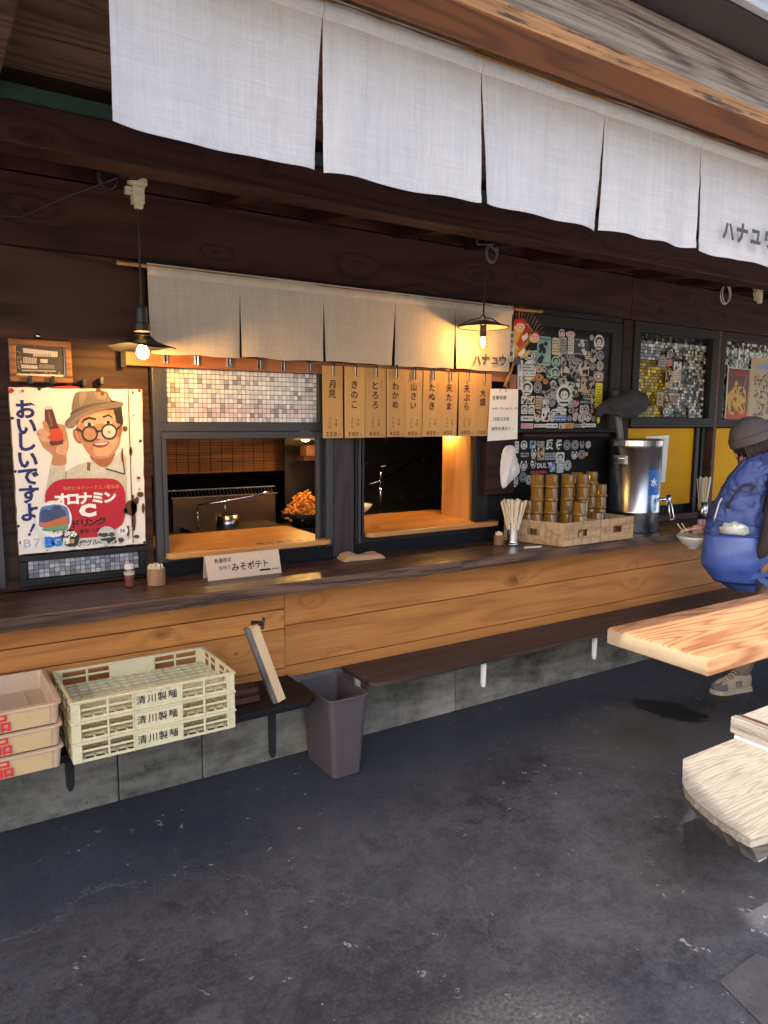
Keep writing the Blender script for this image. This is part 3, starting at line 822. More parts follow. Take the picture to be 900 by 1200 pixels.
YN = 1.40
nx = [0.331, 0.748, 1.168, 1.594, 2.017, 2.44, 2.86]
outer = thing('door_curtain', 'wide white linen shop curtain hanging from the weathered front beam', 'curtain', (1.4, YN, 2.06))
curtain(outer, nx, 2.395, 2.062, YN, 0.16, M['linen'], 0.015, 0.13, 3.3)
MB().tube([(0.1, YN + .004, 2.385), (3.2, YN + .004, 2.385)], 0.011, 10).build('pole', M['bamboo'], outer, smooth=True)
mb = MB()
for ch, (u, v), s in (('ハ', (853, 271), .062), ('ナ', (869, 274), .066), ('ユ', (885, 278), .062), ('ウ', (902, 281), .070)):
    x, z = W(u, v, YN - .02); write(mb, ch, x, z, s, YN - .022, bold=.05)
mb.build('lettering', M['ink_grey'], outer)

YI = 3.02
x0, _ = W(172, 360, YI); 
ix = [0.822, 1.212, 1.617, 2.010, 2.382, 2.772]
inner = thing('door_curtain', 'short beige linen curtain hung over the serving hatches', 'curtain', (1.8, YI, 1.8))
curtain(inner, ix, 2.158, 1.808, YI, 0.22, M['linen_warm'], 0.009, 0.13, 8.1)
mb = MB()
pts = smooth_pts([(W(137, 308, YI)[0], YI + .003, 2.146), (0.9, YI + .003, 2.147), (1.8, YI + .003, 2.146), (2.8, YI + .003, 2.148), (3.0, YI + .003, 2.152)], 4, False)
mb.tube(pts, 0.0085, 8)
for x in (.72, .80, 2.85, 2.93, 2.985): mb.lathe([(.0085, -.004), (.0105, 0), (.0085, .004)], 8, (x, YI + .003, 2.147))
mb.build('bamboo_pole', M['bamboo'], inner, smooth=True)
mb = MB()
for ch, (u, v), s in (('ハ', (559, 422), .066), ('ナ', (569, 421), .072), ('ユ', (580, 423), .062), ('ウ', (589, 423), .075)):
    x, z = W(u, v, YI - .016); write(mb, ch, x, z, s * .86, YI - .0165, bold=.03)
mb.build('lettering', M['ink_grey'], inner)

# wooden rail behind the hanging strips
rl = MB().box(W(144, 428, 3.07)[0], 2.80, 3.055, 3.082, 1.757, 1.812)
rail = rl.build('wooden_rail', M['rail_wood'], None, bev=0.003, origin=(1.7, 3.07, 1.757))
tag(rail, 'reddish varnished wooden rail fixed under the beige curtain', 'rail')
MB().box(W(140, 412, 3.07)[0], W(146, 412, 3.07)[0], 3.05, 3.085, 1.748, 1.832).build('end_block', M['black_wood'], rail)
MB().box(2.80, 2.85, 3.055, 3.084, 1.70, 1.80).build('end_block', M['rail_wood'], rail)
# spare clips waiting on the rail
for u in (194, 230, 268, 304, 332, 363):
    x, z = W(u, 418 + (u - 194) * .068, 3.045)
    mb = MB(); mb.box(x - .010, x + .010, 3.046, 3.054, z - .026, z + .022); mb.tube([(x - .007, 3.043, z - .026), (x - .007, 3.043, z + .012)], .0035, 6); mb.tube([(x + .007, 3.043, z - .026), (x + .007, 3.043, z + .012)], .0035, 6)
    o = mb.build('paper_clip', M['chrome'], None, origin=(x, 3.05, z))
    k = (194, 230, 268, 304, 332, 363).index(u)
    tag(o, ('first', 'second', 'third', 'fourth', 'fifth', 'sixth')[k] + ' empty metal clip from the left on the wooden rail', 'clip', 'empty clips on the rail')

# menu strips
strips = [  # name, ruby, price, left px, right px, noodle kinds
    ('月見', 'つきみ', '350', 377.3, 401.2, True), ('きのこ', '', '500', 403.0, 426.8, True), ('とろろ', 'やまいも', '400', 427.5, 452.3, True), ('わかめ', '', '400', 452.5, 473.8, True),
    ('山さい', 'さん', '400', 474.3, 495.4, True), ('たぬき', 'あげだま', '400', 495.6, 516.6, True), ('天たま', 'てんぷら', '450', 516.8, 536.8, True), ('天ぷら', 'てんぷら', '400', 537.0, 556.5, True), ('大盛', 'おおもり', '100', 556.7, 576.0, False)]
YS = 3.040
MENU = ['tan menu strip for moon viewing noodles priced 350, leftmost of the row', 'tan menu strip for mushroom noodles priced 500, second from the left', 'tan menu strip for grated yam noodles priced 400, third from the left',
        'tan menu strip for seaweed noodles priced 400, fourth from the left', 'tan menu strip for mountain vegetable noodles priced 400, middle of the row', 'tan menu strip for tempura crumb noodles priced 400, fourth from the right',
        'tan menu strip for tempura and egg noodles priced 450, third from the right', 'tan menu strip for tempura noodles priced 400, second from the right', 'tan menu strip for large portions priced 100, next to the white note']
for i, (nm, ruby, price, u0, u1, kinds) in enumerate(strips):
    xl = W(u0, 440, YS)[0]; xr = W(u1, 440, YS)[0]; wd = xr - xl; cx = (xl + xr) / 2
    zt = 1.795; zb = 1.459 + random.uniform(-.003, .003)
    dep = YS - .004 * (i % 2)
    lab = MENU[i]
    st = thing('menu_strip', lab, 'menu strip', (cx, dep, zb), 'menu strips hung in a row')
    tl = random.uniform(-.006, .006)
    mb = MB(); mb.hexa([(xl + tl, dep - .004, zb), (xr + tl, dep - .002, zb), (xr + tl, dep - .0005, zb), (xl + tl, dep - .0025, zb), (xl, dep - .0015, zt), (xr, dep - .0015, zt), (xr, dep, zt), (xl, dep, zt)])
    mb.build('card', M['strip_card'], st)
    y = dep - .0062
    mb = MB()
    fs = .043 * min(1, wd / .112) * 1.0
    z0 = zt - .085 if len(nm) == 3 else zt - .085
    if nm == '大盛': z0 -= .02
    write(mb, nm, cx - .004, z0, fs, y, True, .012, step=fs * 1.08, jit=.0006)
    mb.build('lettering', M['ink_black'], st); mb = MB()
    if ruby: write(mb, ruby, cx + fs * .80, z0 + fs * .45, .0095, y, True, .004, step=.0125); mb.build('small_lettering', M['ink_black'], st); mb = MB()
    if kinds:
        write(mb, 'うどん', cx - .016, zb + .090, .0155, y, True, .006, step=.0185); mb.build('small_lettering', M['ink_black'], st); mb = MB(); write(mb, 'そば', cx + .018, zb + .083, .0155, y, True, .006, step=.0185)
        mb.build('small_lettering', M['ink_black'], st)
    mb = MB(); write(mb, price, cx - .030, zb + .019, .030, y, False, .012, step=.0215); mb.build('price', M['ink_brown'], st); mb = MB(); write(mb, '円', cx + .036, zb + .014, .013, y, False, .004)
    mb.build('price', M['ink_brown'], st)
    mb = MB(); mb.box(cx - .006, cx + .006, dep - .012, dep - .006, zt - .045, zt + .02); mb.tube([(cx, dep - .0145, zt - .047), (cx, dep - .0145, zt)], .0045, 6)
    mb.build('clip', M['chrome'], st)

# white note hung beside the strips
c = [W(*p, 3.03) for p in ((574.5, 455.5), (607, 456), (606, 514.5), (571, 517))]
nt = thing('paper_note', 'white handwritten opening hours note hanging right of the menu strips', 'note', (2.73, 3.03, 1.44))
MB().face(c, 3.028, 3.0295).build('sheet', M['paper'], nt)
mb = MB()
for txt, (u, v), s, st_ in (('営業時間', (579, 466), .024, .026), ('am9:10~pm16:00', (578, 478.5), .018, .0135), ('日曜日営業、', (580, 491), .022, .024), ('臨時休業あり。', (578, 502.5), .022, .024)):
    x, z = W(u, v, 3.025); write(mb, txt, x, z, s, 3.0265, False, .004, step=st_, tilt=.01, jit=.001)
    mb.build('lettering', M['ink_black'], nt); mb = MB()
mb = MB()
for u in (586, 593):
    x, z = W(u, 457, 3.026); mb.tube([(x - .003, 3.026, z - .01), (x, 3.024, z + .006), (x + .004, 3.034, z + .02)], .0012, 5)
mb.build('hanging_wire', M['black_metal'], nt)

# ------------------------------------------------------------------ pendant lamps
def lamp(x, y, zbulb, zceil, kind, label):
    lp = thing('pendant_lamp', label, 'lamp', (x, y, zbulb))
    if kind == 'enamel':
        ztop = zbulb + .075
        MB().tube([(x, y, ztop), (x + .001, y, zceil)], .0042, 8).build('cord', M['black_metal'], lp)
        MB().lathe([(0, .062), (.020, .062), (.022, .05), (.022, .0), (.030, -.004), (.030, -.03), (0, -.03)], 18, (x, y, ztop + .02)).build('socket', M['black_metal'], lp, smooth=False)
        prof = [(.03, .050), (.034, .046), (.052, .030), (.090, .016), (.118, .010), (.121, .006)]
        n = 30; mb = MB(); mb.lathe(prof, n, (x, y, zbulb))
        for i, p in enumerate(mb.v):                     # dented rim
            a = math.atan2(p[1] - y, p[0] - x); rr = math.hypot(p[0] - x, p[1] - y)
            mb.v[i] = (p[0], p[1], p[2] + (.006 * math.sin(2 * a + .6) + .003 * math.sin(5 * a)) * (rr / .12) ** 2)
        mb.build('lamp_shade', M['black_metal'], lp, smooth=True, solid=.002)
        core = [(0, -.026), (.014, -.022), (.023, -.008), (.022, .006), (.012, .017), (0, .019)]
        gl = [(0, -.036), (.016, -.032), (.029, -.019), (.033, -.004), (.029, .012), (.019, .026), (.013, .038), (.013, .05)]
        off = -.010
    else:
        ztop = zbulb + .135
        MB().tube([(x, y, ztop), (x + .004, y, zceil)], .0040, 8).build('cord', M['black_metal'], lp)
        mb = MB(); mb.lathe([(0, .085), (.0155, .085), (.0165, .08), (.0165, .02), (0, .02)], 16, (x, y, zbulb)); mb.build('socket', M['black_metal'], lp)
        zr = zbulb + .075
        prof = [(.018, .028), (.045, .022), (.085, .010), (.123, -.004), (.127, -.006)]
        MB().lathe(prof, 32, (x, y, zr)).build('lamp_shade', plain('shade_enamel', (0.28, 0.24, 0.18), 0.35), lp, smooth=True, solid=.002)
        mb = MB()
        for k in range(3):
            a = k * 2.094 + .5
            mb.tube(smooth_pts([(x, y, ztop), (x + .02 * math.cos(a), y + .02 * math.sin(a), ztop - .022), (x + .06 * math.cos(a), y + .06 * math.sin(a), zr + .030), (x + .128 * math.cos(a), y + .128 * math.sin(a), zr - .004)], 4, False), .0028, 6)
        mb.tube([(x + .128 * math.cos(2 * math.pi * i / 28), y + .128 * math.sin(2 * math.pi * i / 28), zr - .006) for i in range(29)], .0035, 6)
        mb.build('wire_guard', M['black_metal'], lp)
        core = [(0, -.028), (.006, -.024), (.010, -.008), (.009, .012), (.005, .022), (0, .024)]
        gl = [(0, -.046), (.014, -.041), (.026, -.026), (.030, -.008), (.026, .010), (.017, .022), (.013, .03)]
        off = 0
    MB().lathe(core, 14, (x, y, zbulb + off)).build('filament', M['bulb_glow'], lp, smooth=True)
    MB().lathe(gl, 20, (x, y, zbulb + off)).build('bulb', M['bulb_glass'], lp, smooth=True)
    return lp
lx, lz = W(167, 405, 2.80)
lamp(lx, 2.80, W(167, 411, 2.80)[1] + .005, 2.35, 'enamel', 'black enamel pendant lamp with glowing globe bulb above the enamel sign')
lx2, lz2 = W(566, 400, 2.86)
lamp(lx2, 2.86, lz2, 2.44, 'guard', 'wire rimmed pendant lamp with glowing bulb before the right end of the beige curtain')

# cream ceiling sockets and wiring
def socket_box(u, v, y, label, s=1.0):
    x, z = W(u, v, y); t = thing('ceiling_socket', label, 'socket', (x, y, z), 'ceiling sockets under the rafters')
    m = plain('cream_plastic', (0.52, 0.44, 0.31), 0.45)
    MB().lathe([(0, .040 * s), (.034 * s, .040 * s), (.036 * s, .034 * s), (.036 * s, .018 * s), (.028 * s, .014 * s), (.028 * s, .008 * s), (0, .008 * s)], 20, (x, y, z)).build('cap', m, t)
    mb = MB(); mb.box(x - .021 * s, x + .021 * s, y - .02 * s, y + .02 * s, z - .052 * s, z + .008 * s); mb.box(x - .016 * s, x + .014 * s, y - .023 * s, y + .0 * s, z - .07 * s, z - .02 * s)
    mb.build('body', m, t, bev=0.004)
    MB().box(x - .045 * s, x - .021 * s, y - .012 * s, y + .012 * s, z - .022 * s, z + .004 * s).build('plug', m, t, bev=0.003)
    return t
socket_box(161, 222, 2.80, 'cream plastic ceiling socket above the black enamel lamp')
socket_box(889, 343, 2.80, 'cream plastic ceiling socket at the right edge of the picture', 1.0)
def wire(label, cx, cz, y, r, turns, mat, extra=None):
    pts = []
    for i in range(turns * 14):
        a = 2 * math.pi * i / 14
        rr = r * (1 + .22 * mnoise.noise(Vector((i * .23, cx * 5, 0))))
        pts.append((cx + rr * math.cos(a) * .9 + .006 * mnoise.noise(Vector((i * .1, 3, cx))), y + .004 * (i / 14) + .004 * mnoise.noise(Vector((i * .3, 1, 1))), cz + rr * math.sin(a) * 1.15))
    if extra: pts = extra + pts
    o = MB().tube(pts, .0028, 5).build('cable_coil', mat, None, smooth=True, origin=(cx, y, cz))
    return tag(o, label, 'cable', 'spare cables under the eave')
wg = plain('cable_white', (0.45, 0.45, 0.46), 0.5); wk = M['black_metal']
x, z = W(577, 297, 2.84); wire('grey cable coil beside the cord of the wire rimmed lamp', x, z, 2.84, .038, 4, plain('cable_grey', (0.10, 0.10, 0.11), 0.5), [(x - .10, 2.84, z + .06), (x - .10, 2.84, z + .03), (x - .02, 2.84, z + .04)])
x, z = W(852, 345, 2.84); wire('white cable coil under the eave near the right edge', x, z, 2.84, .05, 4, wg)
x, z = W(126, 207, 2.78); wire('black cable loops left of the cream ceiling socket', x, z, 2.78, .035, 3, wk, [(x - .42, 3.05, z - .13), (x - .25, 3.02, z - .12), (x - .12, 2.9, z - .06)])

# ------------------------------------------------------------------ little framed picture
fx0, fz1 = W(9, 396, 3.09); fx1, _ = W(83, 399, 3.09); _, fz0 = W(12, 447, 3.09)
pf = thing('framed_picture', 'small wooden framed drawing of the shop hung above the enamel sign', 'picture', ((fx0 + fx1) / 2, 3.1, fz0))
frame(fx0, fx1, fz0, fz1, .024, 3.085, 3.108, 'frame', M['frame_wood'], pf, 0.004)
MB().box(fx0 + .02, fx1 - .02, 3.099, 3.108, fz0 + .02, fz1 - .02).build('paper', M['paper'], pf)
mb = MB(); mb.col = []
def prn(pts, y, c): mb.face(pts, y); mb.col.append(c)
def FP(cx, cy, y=3.0985): return W(cx / 9, 380 + cy / 9, y)
dk = (.06, .05, .045); lt = (.55, .50, .43); md = (.2, .18, .16)
prn([FP(165, 205), FP(670, 235), FP(675, 535), FP(175, 520)], 3.0985, dk)
prn([FP(240, 250, 3.098), FP(610, 290, 3.098), FP(605, 345, 3.098), FP(350, 340, 3.098), FP(350, 310, 3.098), FP(245, 300, 3.098)], 3.098, lt)
prn([FP(245, 345), FP(385, 355), FP(385, 415), FP(245, 410)], 3.098, lt)
prn([FP(225, 425), FP(395, 435), FP(395, 470), FP(225, 462)], 3.098, lt)
prn([FP(425, 365), FP(505, 370), FP(500, 410), FP(425, 405)], 3.098, lt)
prn([FP(410, 420), FP(575, 430), FP(575, 470), FP(410, 465)], 3.098, md)
prn([FP(230, 480), FP(590, 490), FP(590, 500), FP(230, 492)], 3.098, lt)
for k in range(7): prn([FP(252 + k * 19, 350), FP(258 + k * 19, 350), FP(258 + k * 19, 410), FP(252 + k * 19, 410)], 3.0975, dk)
for k in range(9): prn([FP(370 + k * 20, 312), FP(376 + k * 20, 312), FP(374 + k * 20, 345), FP(368 + k * 20, 345)], 3.0975, dk)
for k in range(26):
    a = 180 + random.random() * 470; b = random.choice([215, 225, 505, 515, 525]) + random.random() * 8; prn([FP(a, b), FP(a + 14, b + 1), FP(a + 12, b + 7), FP(a, b + 6)], 3.0978, lt)
for k in range(20):
    a = 180 + random.random() * 40; b = 260 + random.random() * 200; prn([FP(a, b), FP(a + 10, b + 1), FP(a + 8, b + 12), FP(a, b + 10)], 3.0978, lt)
mb.build('drawing', M['print'], pf)
hx, hz = W(46, 394, 3.09)
MB().lathe([(0, 0), (.010, .001), (.011, .004), (.006, .01), (0, .011)], 12, (0, 0, 0)).xf(Matrix.Translation((hx, 3.118, hz + .003)) @ Matrix.Rotation(R(90), 4, 'X')).build('screw_eye', M['chrome'], pf, smooth=True)
for u, v, s in ((35, 446, 'below the left half of the picture frame'), (61, 446.5, 'below the right half of the picture frame'), (98, 449, 'above the man\'s hat on the enamel sign'), (118, 447, 'above the right half of the enamel sign')):
    x, z = W(u, v, 3.09)
    mb = MB(); mb.box(x - .009, x + .009, 3.07, 3.119, z - .012, z + .012); mb.box(x - .007, x + .007, 3.062, 3.07, z - .012, z + .018)
    tag(mb.build('wall_hook', M['black_metal'], None, bev=0.002, origin=(x, 3.11, z)), 'small black hook ' + s, 'hook', 'black hooks on the plywood')
# ------------------------------------------------------------------ enamel advertising sign
YE = 3.085
def S(cx, cy, y=YE - .002): return W(cx / 4.5, 440 + cy / 4.5, y)
sg = thing('enamel_sign', 'rusty white enamel advertising sign with a smiling man in a hat', 'sign', (0.55, YE, 1.02))
edge = []
cs = [S(42, 58), S(752, 70), S(772, 888), S(98, 950)]
for i in range(4):
    a, b = cs[i], cs[(i + 1) % 4]
    for k in range(22):
        t = k / 22; j = .0022 * mnoise.noise(Vector((i * 9 + k * .9, 3, 1)))
        edge.append((a[0] + (b[0] - a[0]) * t + j, a[1] + (b[1] - a[1]) * t + j))
MB().face(edge, YE, YE + .004).build('plate', M['enamel'], sg)
# rusty rim around the plate
mb = MB()
n = len(edge); ccx = sum(p[0] for p in edge) / n; ccz = sum(p[1] for p in edge) / n
inn = []
for i, p in enumerate(edge):
    w_ = .0025 + .005 * max(0, mnoise.noise(Vector((i * .55, 7, 2))) + .15)
    d = Vector((ccx - p[0], ccz - p[1])).normalized(); inn.append((p[0] + d[0] * w_, p[1] + d[1] * w_))
for i in range(n):
    j = (i + 1) % n
    mb.face([edge[i], edge[j], inn[j], inn[i]], YE - .0006)
mb.build('rust_rim', M['rust'], sg)
_lay = [0]
def decal(parent, name, shapes, y0=None):
    """flat print: list of (outline in sign crop points, colour); later shapes lie on top"""
    m_ = MB(); m_.col = []
    for k, (pts, c, sm) in enumerate(shapes):
        y = (y0 if y0 is not None else YE - .0009) - .00012 * k
        q = [S(a, b, y) for a, b in pts]
        if sm: q = smooth_pts(q, 5)
        m_.face(q, y); m_.col.append(c)
    return m_.build(name, M['print'], parent)
skin = (.52, .25, .12); skin_d = (.36, .14, .06); skin_l = (.66, .38, .22); white = (.72, .68, .58); shirt = (.60, .57, .43); hatc = (.17, .13, .10); hat_d = (.09, .065, .05); blk = (.02, .016, .014)
decal(sg, 'portrait', [
    # arm and shirt
    ([(268, 460), (345, 470), (340, 560), (245, 660), (235, 640), (250, 560)], shirt, False),
    ([(345, 545), (355, 500), (420, 465), (490, 450), (560, 480), (640, 400), (668, 430), (672, 700), (330, 700)], shirt, False),
    ([(490, 455), (560, 490), (640, 408), (668, 520), (560, 490), (545, 540), (480, 540)], (.66, .63, .52), False),
    ([(460, 455), (478, 462), (474, 505), (458, 500)], (.22, .12, .06), False),
    ([(345, 505), (352, 503), (350, 545), (344, 545)], (.36, .33, .22), False),
    ([(640, 408), (648, 414), (662, 518), (655, 520)], (.05, .05, .06), False), ([(560, 488), (662, 518), (655, 524), (556, 495)], (.05, .05, .06), False),
    # neck and face
    ([(480, 420), (600, 400), (590, 455), (550, 485), (500, 460)], skin_d, True),
    ([(405, 260), (420, 200), (520, 170), (610, 175), (650, 220), (640, 300), (628, 370), (585, 425), (520, 440), (470, 415), (430, 350)], skin, True),
    ([(530, 330), (600, 320), (620, 350), (580, 415), (520, 425), (490, 395)], skin_l, True),
    ([(450, 230), (520, 200), (600, 205), (600, 245), (520, 255), (450, 270)], skin_l, True),
    ([(385, 290), (408, 285), (430, 350), (415, 357), (392, 330)], skin_d, True), ([(395, 298), (408, 296), (420, 340), (410, 342)], skin, True),
    ([(628, 270), (645, 268), (640, 315), (625, 320)], skin_d, True),
    # brows, eyes
    ([(430, 250), (440, 228), (470, 217), (508, 226), (506, 236), (470, 230), (445, 240), (436, 254)], blk, False),
    ([(540, 215), (575, 203), (596, 222), (594, 228), (574, 214), (545, 224)], blk, False),
    ([(446, 262), (465, 247), (492, 262), (468, 270)], white, True), ([(462, 250), (478, 250), (480, 264), (463, 266)], blk, True),
    ([(548, 248), (570, 238), (590, 250), (570, 258)], white, True), ([(562, 241), (578, 240), (579, 253), (564, 255)], blk, True),
    # nose and mouth
    ([(500, 320), (530, 300), (545, 322), (530, 340), (505, 340)], skin_l, True), ([(505, 332), (530, 336), (528, 343), (508, 341)], skin_d, True),
    ([(488, 360), (520, 352), (575, 350), (560, 372), (525, 380), (500, 374)], (.30, .06, .04), True), ([(497, 360), (525, 355), (568, 353), (552, 364), (520, 367)], white, True),
    # hat
    ([(378, 240), (385, 130), (400, 92), (480, 80), (560, 84), (590, 130), (640, 140), (650, 260), (615, 250), (600, 180), (510, 185), (430, 215), (405, 258)], blk, False),
    ([(385, 190), (392, 110), (412, 86), (470, 82), (550, 82), (572, 96), (585, 140), (600, 160), (480, 175)], hatc, True),
    ([(386, 186), (480, 150), (588, 140), (596, 158), (490, 172), (384, 212)], hat_d, True),
    ([(420, 95), (455, 88), (440, 150), (420, 155)], (.24, .19, .14), True), ([(500, 90), (550, 90), (560, 120), (520, 125)], (.24, .19, .14), True),
    ([(346, 262), (352, 235), (400, 195), (480, 165), (580, 145), (640, 138), (648, 160), (600, 172), (510, 190), (430, 222), (392, 272), (365, 276)], hatc, True),
    ([(356, 262), (400, 222), (470, 190), (560, 170), (470, 198), (415, 232), (385, 272)], (.25, .20, .15), True),
])
# round spectacles
m_ = MB(); m_.col = []
def ringp(cx, cy, r0, r1, y, c):
    for k in range(20):
        a0 = 2 * math.pi * k / 20; a1 = 2 * math.pi * (k + 1) / 20
        m_.face([S(cx + r0 * math.cos(a0), cy + r0 * math.sin(a0), y), S(cx + r1 * math.cos(a0), cy + r1 * math.sin(a0), y), S(cx + r1 * math.cos(a1), cy + r1 * math.sin(a1), y), S(cx + r0 * math.cos(a1), cy + r0 * math.sin(a1), y)], y); m_.col.append(c)
yb = YE - .0048
m_.face([S(576 + 34 * math.cos(k * .314), 296 + 32 * math.sin(k * .314), yb + .0003) for k in range(20)], yb + .0003); m_.col.append((.62, .60, .50))
m_.face(ell(*S(574, 298, yb), .0035, .0045), yb + .0001); m_.col.append((.12, .14, .04))
ringp(474, 307, 34, 44, yb, (.04, .04, .045)); ringp(576, 296, 34, 43, yb, (.04, .04, .045))
for q in ([(512, 290), (536, 287), (536, 296), (512, 300)], [(402, 272), (434, 290), (430, 300), (400, 284)], [(616, 278), (640, 252), (644, 260), (620, 290)]):
    m_.face([S(a, b, yb) for a, b in q], yb); m_.col.append((.04, .04, .045))
m_.build('spectacles', M['print'], sg)
decal(sg, 'hand_with_bottle', [
    ([(275, 470), (275, 420), (230, 380), (205, 330), (194, 300), (210, 285), (230, 290), (240, 250), (330, 260), (352, 300), (362, 370), (350, 420), (345, 470)], skin, True),
    ([(300, 380), (345, 330), (355, 380), (345, 420), (300, 410)], skin_l, True),
    ([(238, 285), (236, 180), (245, 168), (272, 168), (280, 185), (300, 250), (318, 290), (335, 345), (332, 362), (270, 372), (258, 350)], (.10, .035, .02), False),
    ([(250, 190), (262, 190), (285, 270), (265, 270)], (.22, .09, .05), False), ([(238, 164), (274, 162), (276, 178), (236, 180)], (.6, .57, .5), False),
    ([(255, 300), (270, 283), (310, 280), (330, 295), (335, 325), (320, 342), (275, 345), (258, 330)], (.60, .07, .03), True),
    ([(195, 292), (228, 280), (262, 305), (255, 322), (215, 310)], skin_l, True), ([(203, 318), (235, 318), (264, 338), (258, 352), (222, 345)], skin_l, True), ([(215, 350), (240, 352), (268, 366), (262, 380), (232, 375)], skin, True), ([(225, 250), (242, 240), (262, 285), (250, 295)], skin, True),
    ([(318, 262), (338, 262), (352, 300), (350, 340), (335, 345), (330, 300)], skin, True),
], YE - .0012)
red = (.50, .012, .025)
decal(sg, 'red_panel', [([(238, 650), (250, 600), (290, 560), (360, 545), (560, 543), (620, 555), (655, 600), (662, 660), (658, 740), (640, 790), (580, 825), (540, 850), (300, 855), (245, 800)], red, True)], YE - .0046)
mb = MB()
def sw(txt, cx, cy, size, y, **k):
    x, z = S(cx, cy, y); write(mb, txt, x, z, size, y, **k)
yl = YE - .0052
for i, ch in enumerate('オロナミン'): sw(ch, 320 + i * 65, 654 - i * 3, .064, yl, bold=.05, wide=.82, tall=.80)
sw('C', 462, 710, .075, yl, bold=.07, wide=1.15, tall=.85)
mb.build('white_lettering', ink('ink_white', (.75, .72, .66)), sg)
mb = MB(); 
for i, ch in enumerate('ドリンク'): sw(ch, 402 + i * 44, 783 - i * 5, .042, yl, bold=.05, tall=.8)
_pk = ink('ink_print', (.03, .008, .012)); mb.build('black_lettering', _pk, sg); mb = MB(); sw('炭酸飲料', 432, 822, .019, yl, bold=.02, step=.021)
mb.build('black_lettering', _pk, sg); mb = MB(); sw('大塚グループ', 405, 890, .026, yl, bold=.02, step=.0235, tilt=.05); mb.build('black_lettering', _pk, sg); mb = MB(); sw('製薬', 600, 874, .024, yl, bold=.02, step=.028)
mb.build('black_lettering', _pk, sg)
mb = MB(); sw('有機ビタミン・アミノ酸添加', 343, 597, .0165, yl, bold=.01, step=.0165); mb.build('gold_lettering', ink('ink_gold', (.55, .20, .07)), sg)
mb = MB()
for i, (ch, cy) in enumerate(zip('おいしいですよ', (180, 268, 352, 445, 532, 628, 722))):
    sw(ch, 138 + i * 3.2, cy, .078, YE - .0014, bold=.035, tall=.98)
sw('！', 166, 815, .062, YE - .0014, bold=.03, tilt=-.45)
mb.build('blue_lettering', M['ink_navy'], sg)
# seam with rust and the rust patches
def rustpatch(cx, cy, rx, ry, n=16, s=0.0):
    return [(cx + rx * (1 + .45 * mnoise.noise(Vector((k * .9, cx, cy)))) * math.cos(2 * math.pi * k / n), cy + ry * (1 + .45 * mnoise.noise(Vector((k * .9, cy, cx)))) * math.sin(2 * math.pi * k / n)) for k in range(n)]
m_ = MB()
def rp(pts, y=YE - .0056):
    m_.face([S(a, b, y) for a, b in pts], y)
seam = [(676 + (702 - 676) * k / 30 + 1.5 * mnoise.noise(Vector((k, 1, 1))), 75 + (885 - 75) * k / 30) for k in range(31)]
rp([(a - 2.2, b) for a, b in seam] + [(a + 2.2 + 2 * abs(mnoise.noise(Vector((b * .05, 2, 2)))), b) for a, b in seam[::-1]])
for q in ((690, 700, 34, 40), (705, 760, 12, 60), (660, 715, 12, 16), (740, 627, 18, 14), (700, 640, 7, 12), (690, 400, 9, 22), (660, 280, 13, 14), (645, 420, 5, 40), (730, 540, 10, 7), (705, 690, 14, 45), (722, 660, 10, 20),
          (720, 850, 16, 10), (675, 820, 9, 30), (735, 80, 9, 6), (520, 78, 16, 9), (540, 95, 10, 12), (700, 90, 6, 8), (735, 350, 4, 4), (705, 210, 4, 4), (755, 700, 8, 26), (640, 870, 16, 9), (560, 905, 12, 6), (530, 880, 7, 7), (250, 922, 5, 4), (735, 600, 5, 4)):
    m_.build('rust_patch', M['rust'], sg); m_ = MB(); rp(rustpatch(*q))
m_.build('rust_patch', M['rust'], sg)
m_ = MB(); _re = ink('red_enamel', (.35, .02, .02))
for q in ((58, 80, 16, 14), (120, 82, 6, 9), (350, 62, 70, 6)): rp(rustpatch(*q), YE - .0058); m_.build('red_chip', _re, sg); m_ = MB()
mb = MB()
for cx, cy in ((207, 72), (735, 80), (80, 506), (110, 882), (762, 880), (65, 225), (96, 795), (742, 345)):
    x, z = S(cx, cy); mb.xf(Matrix.Identity(4)); q = MB().lathe([(0, 0.004), (.004, .0035), (.006, .0)], 10).xf(Matrix.Translation((x, YE - .0005, z)) @ Matrix.Rotation(R(90), 4, 'X')); mb.add(q.v, q.f)
mb.build('screw', M['black_metal'], sg)
# stickers stuck onto the sign
def sticker_on_sign(cx, cy, r, base, shapes, txts, ry=None):
    y = YE - .0068
    o = MB().face([S(cx + r * math.cos(k * .2618), cy + (ry or r) * math.sin(k * .2618), y) for k in range(24)], y, y + .0006).build('sticker', base, sg)
    m2 = MB(); m2.col = []
    for k, (pts, c, sm) in enumerate(shapes):
        yy = y - .0003 - .0001 * k; q = [S(a, b, yy) for a, b in pts]; q = smooth_pts(q, 5) if sm else q
        m2.face(q, yy); m2.col.append(c)
    if shapes: m2.build('print', M['print'], o)
    m3 = MB()
    for txt, tx, ty, s, st_, kw in txts:
        x, z = S(tx, ty, y); write(m3, txt, x, z, s, y - .0014, step=st_, **kw)
    return o, m3
wp = plain('sticker_white', (.72, .70, .66), .35, var=.04); kp = plain('sticker_black', (.012, .012, .012), .35)
fc = (.62, .42, .32)
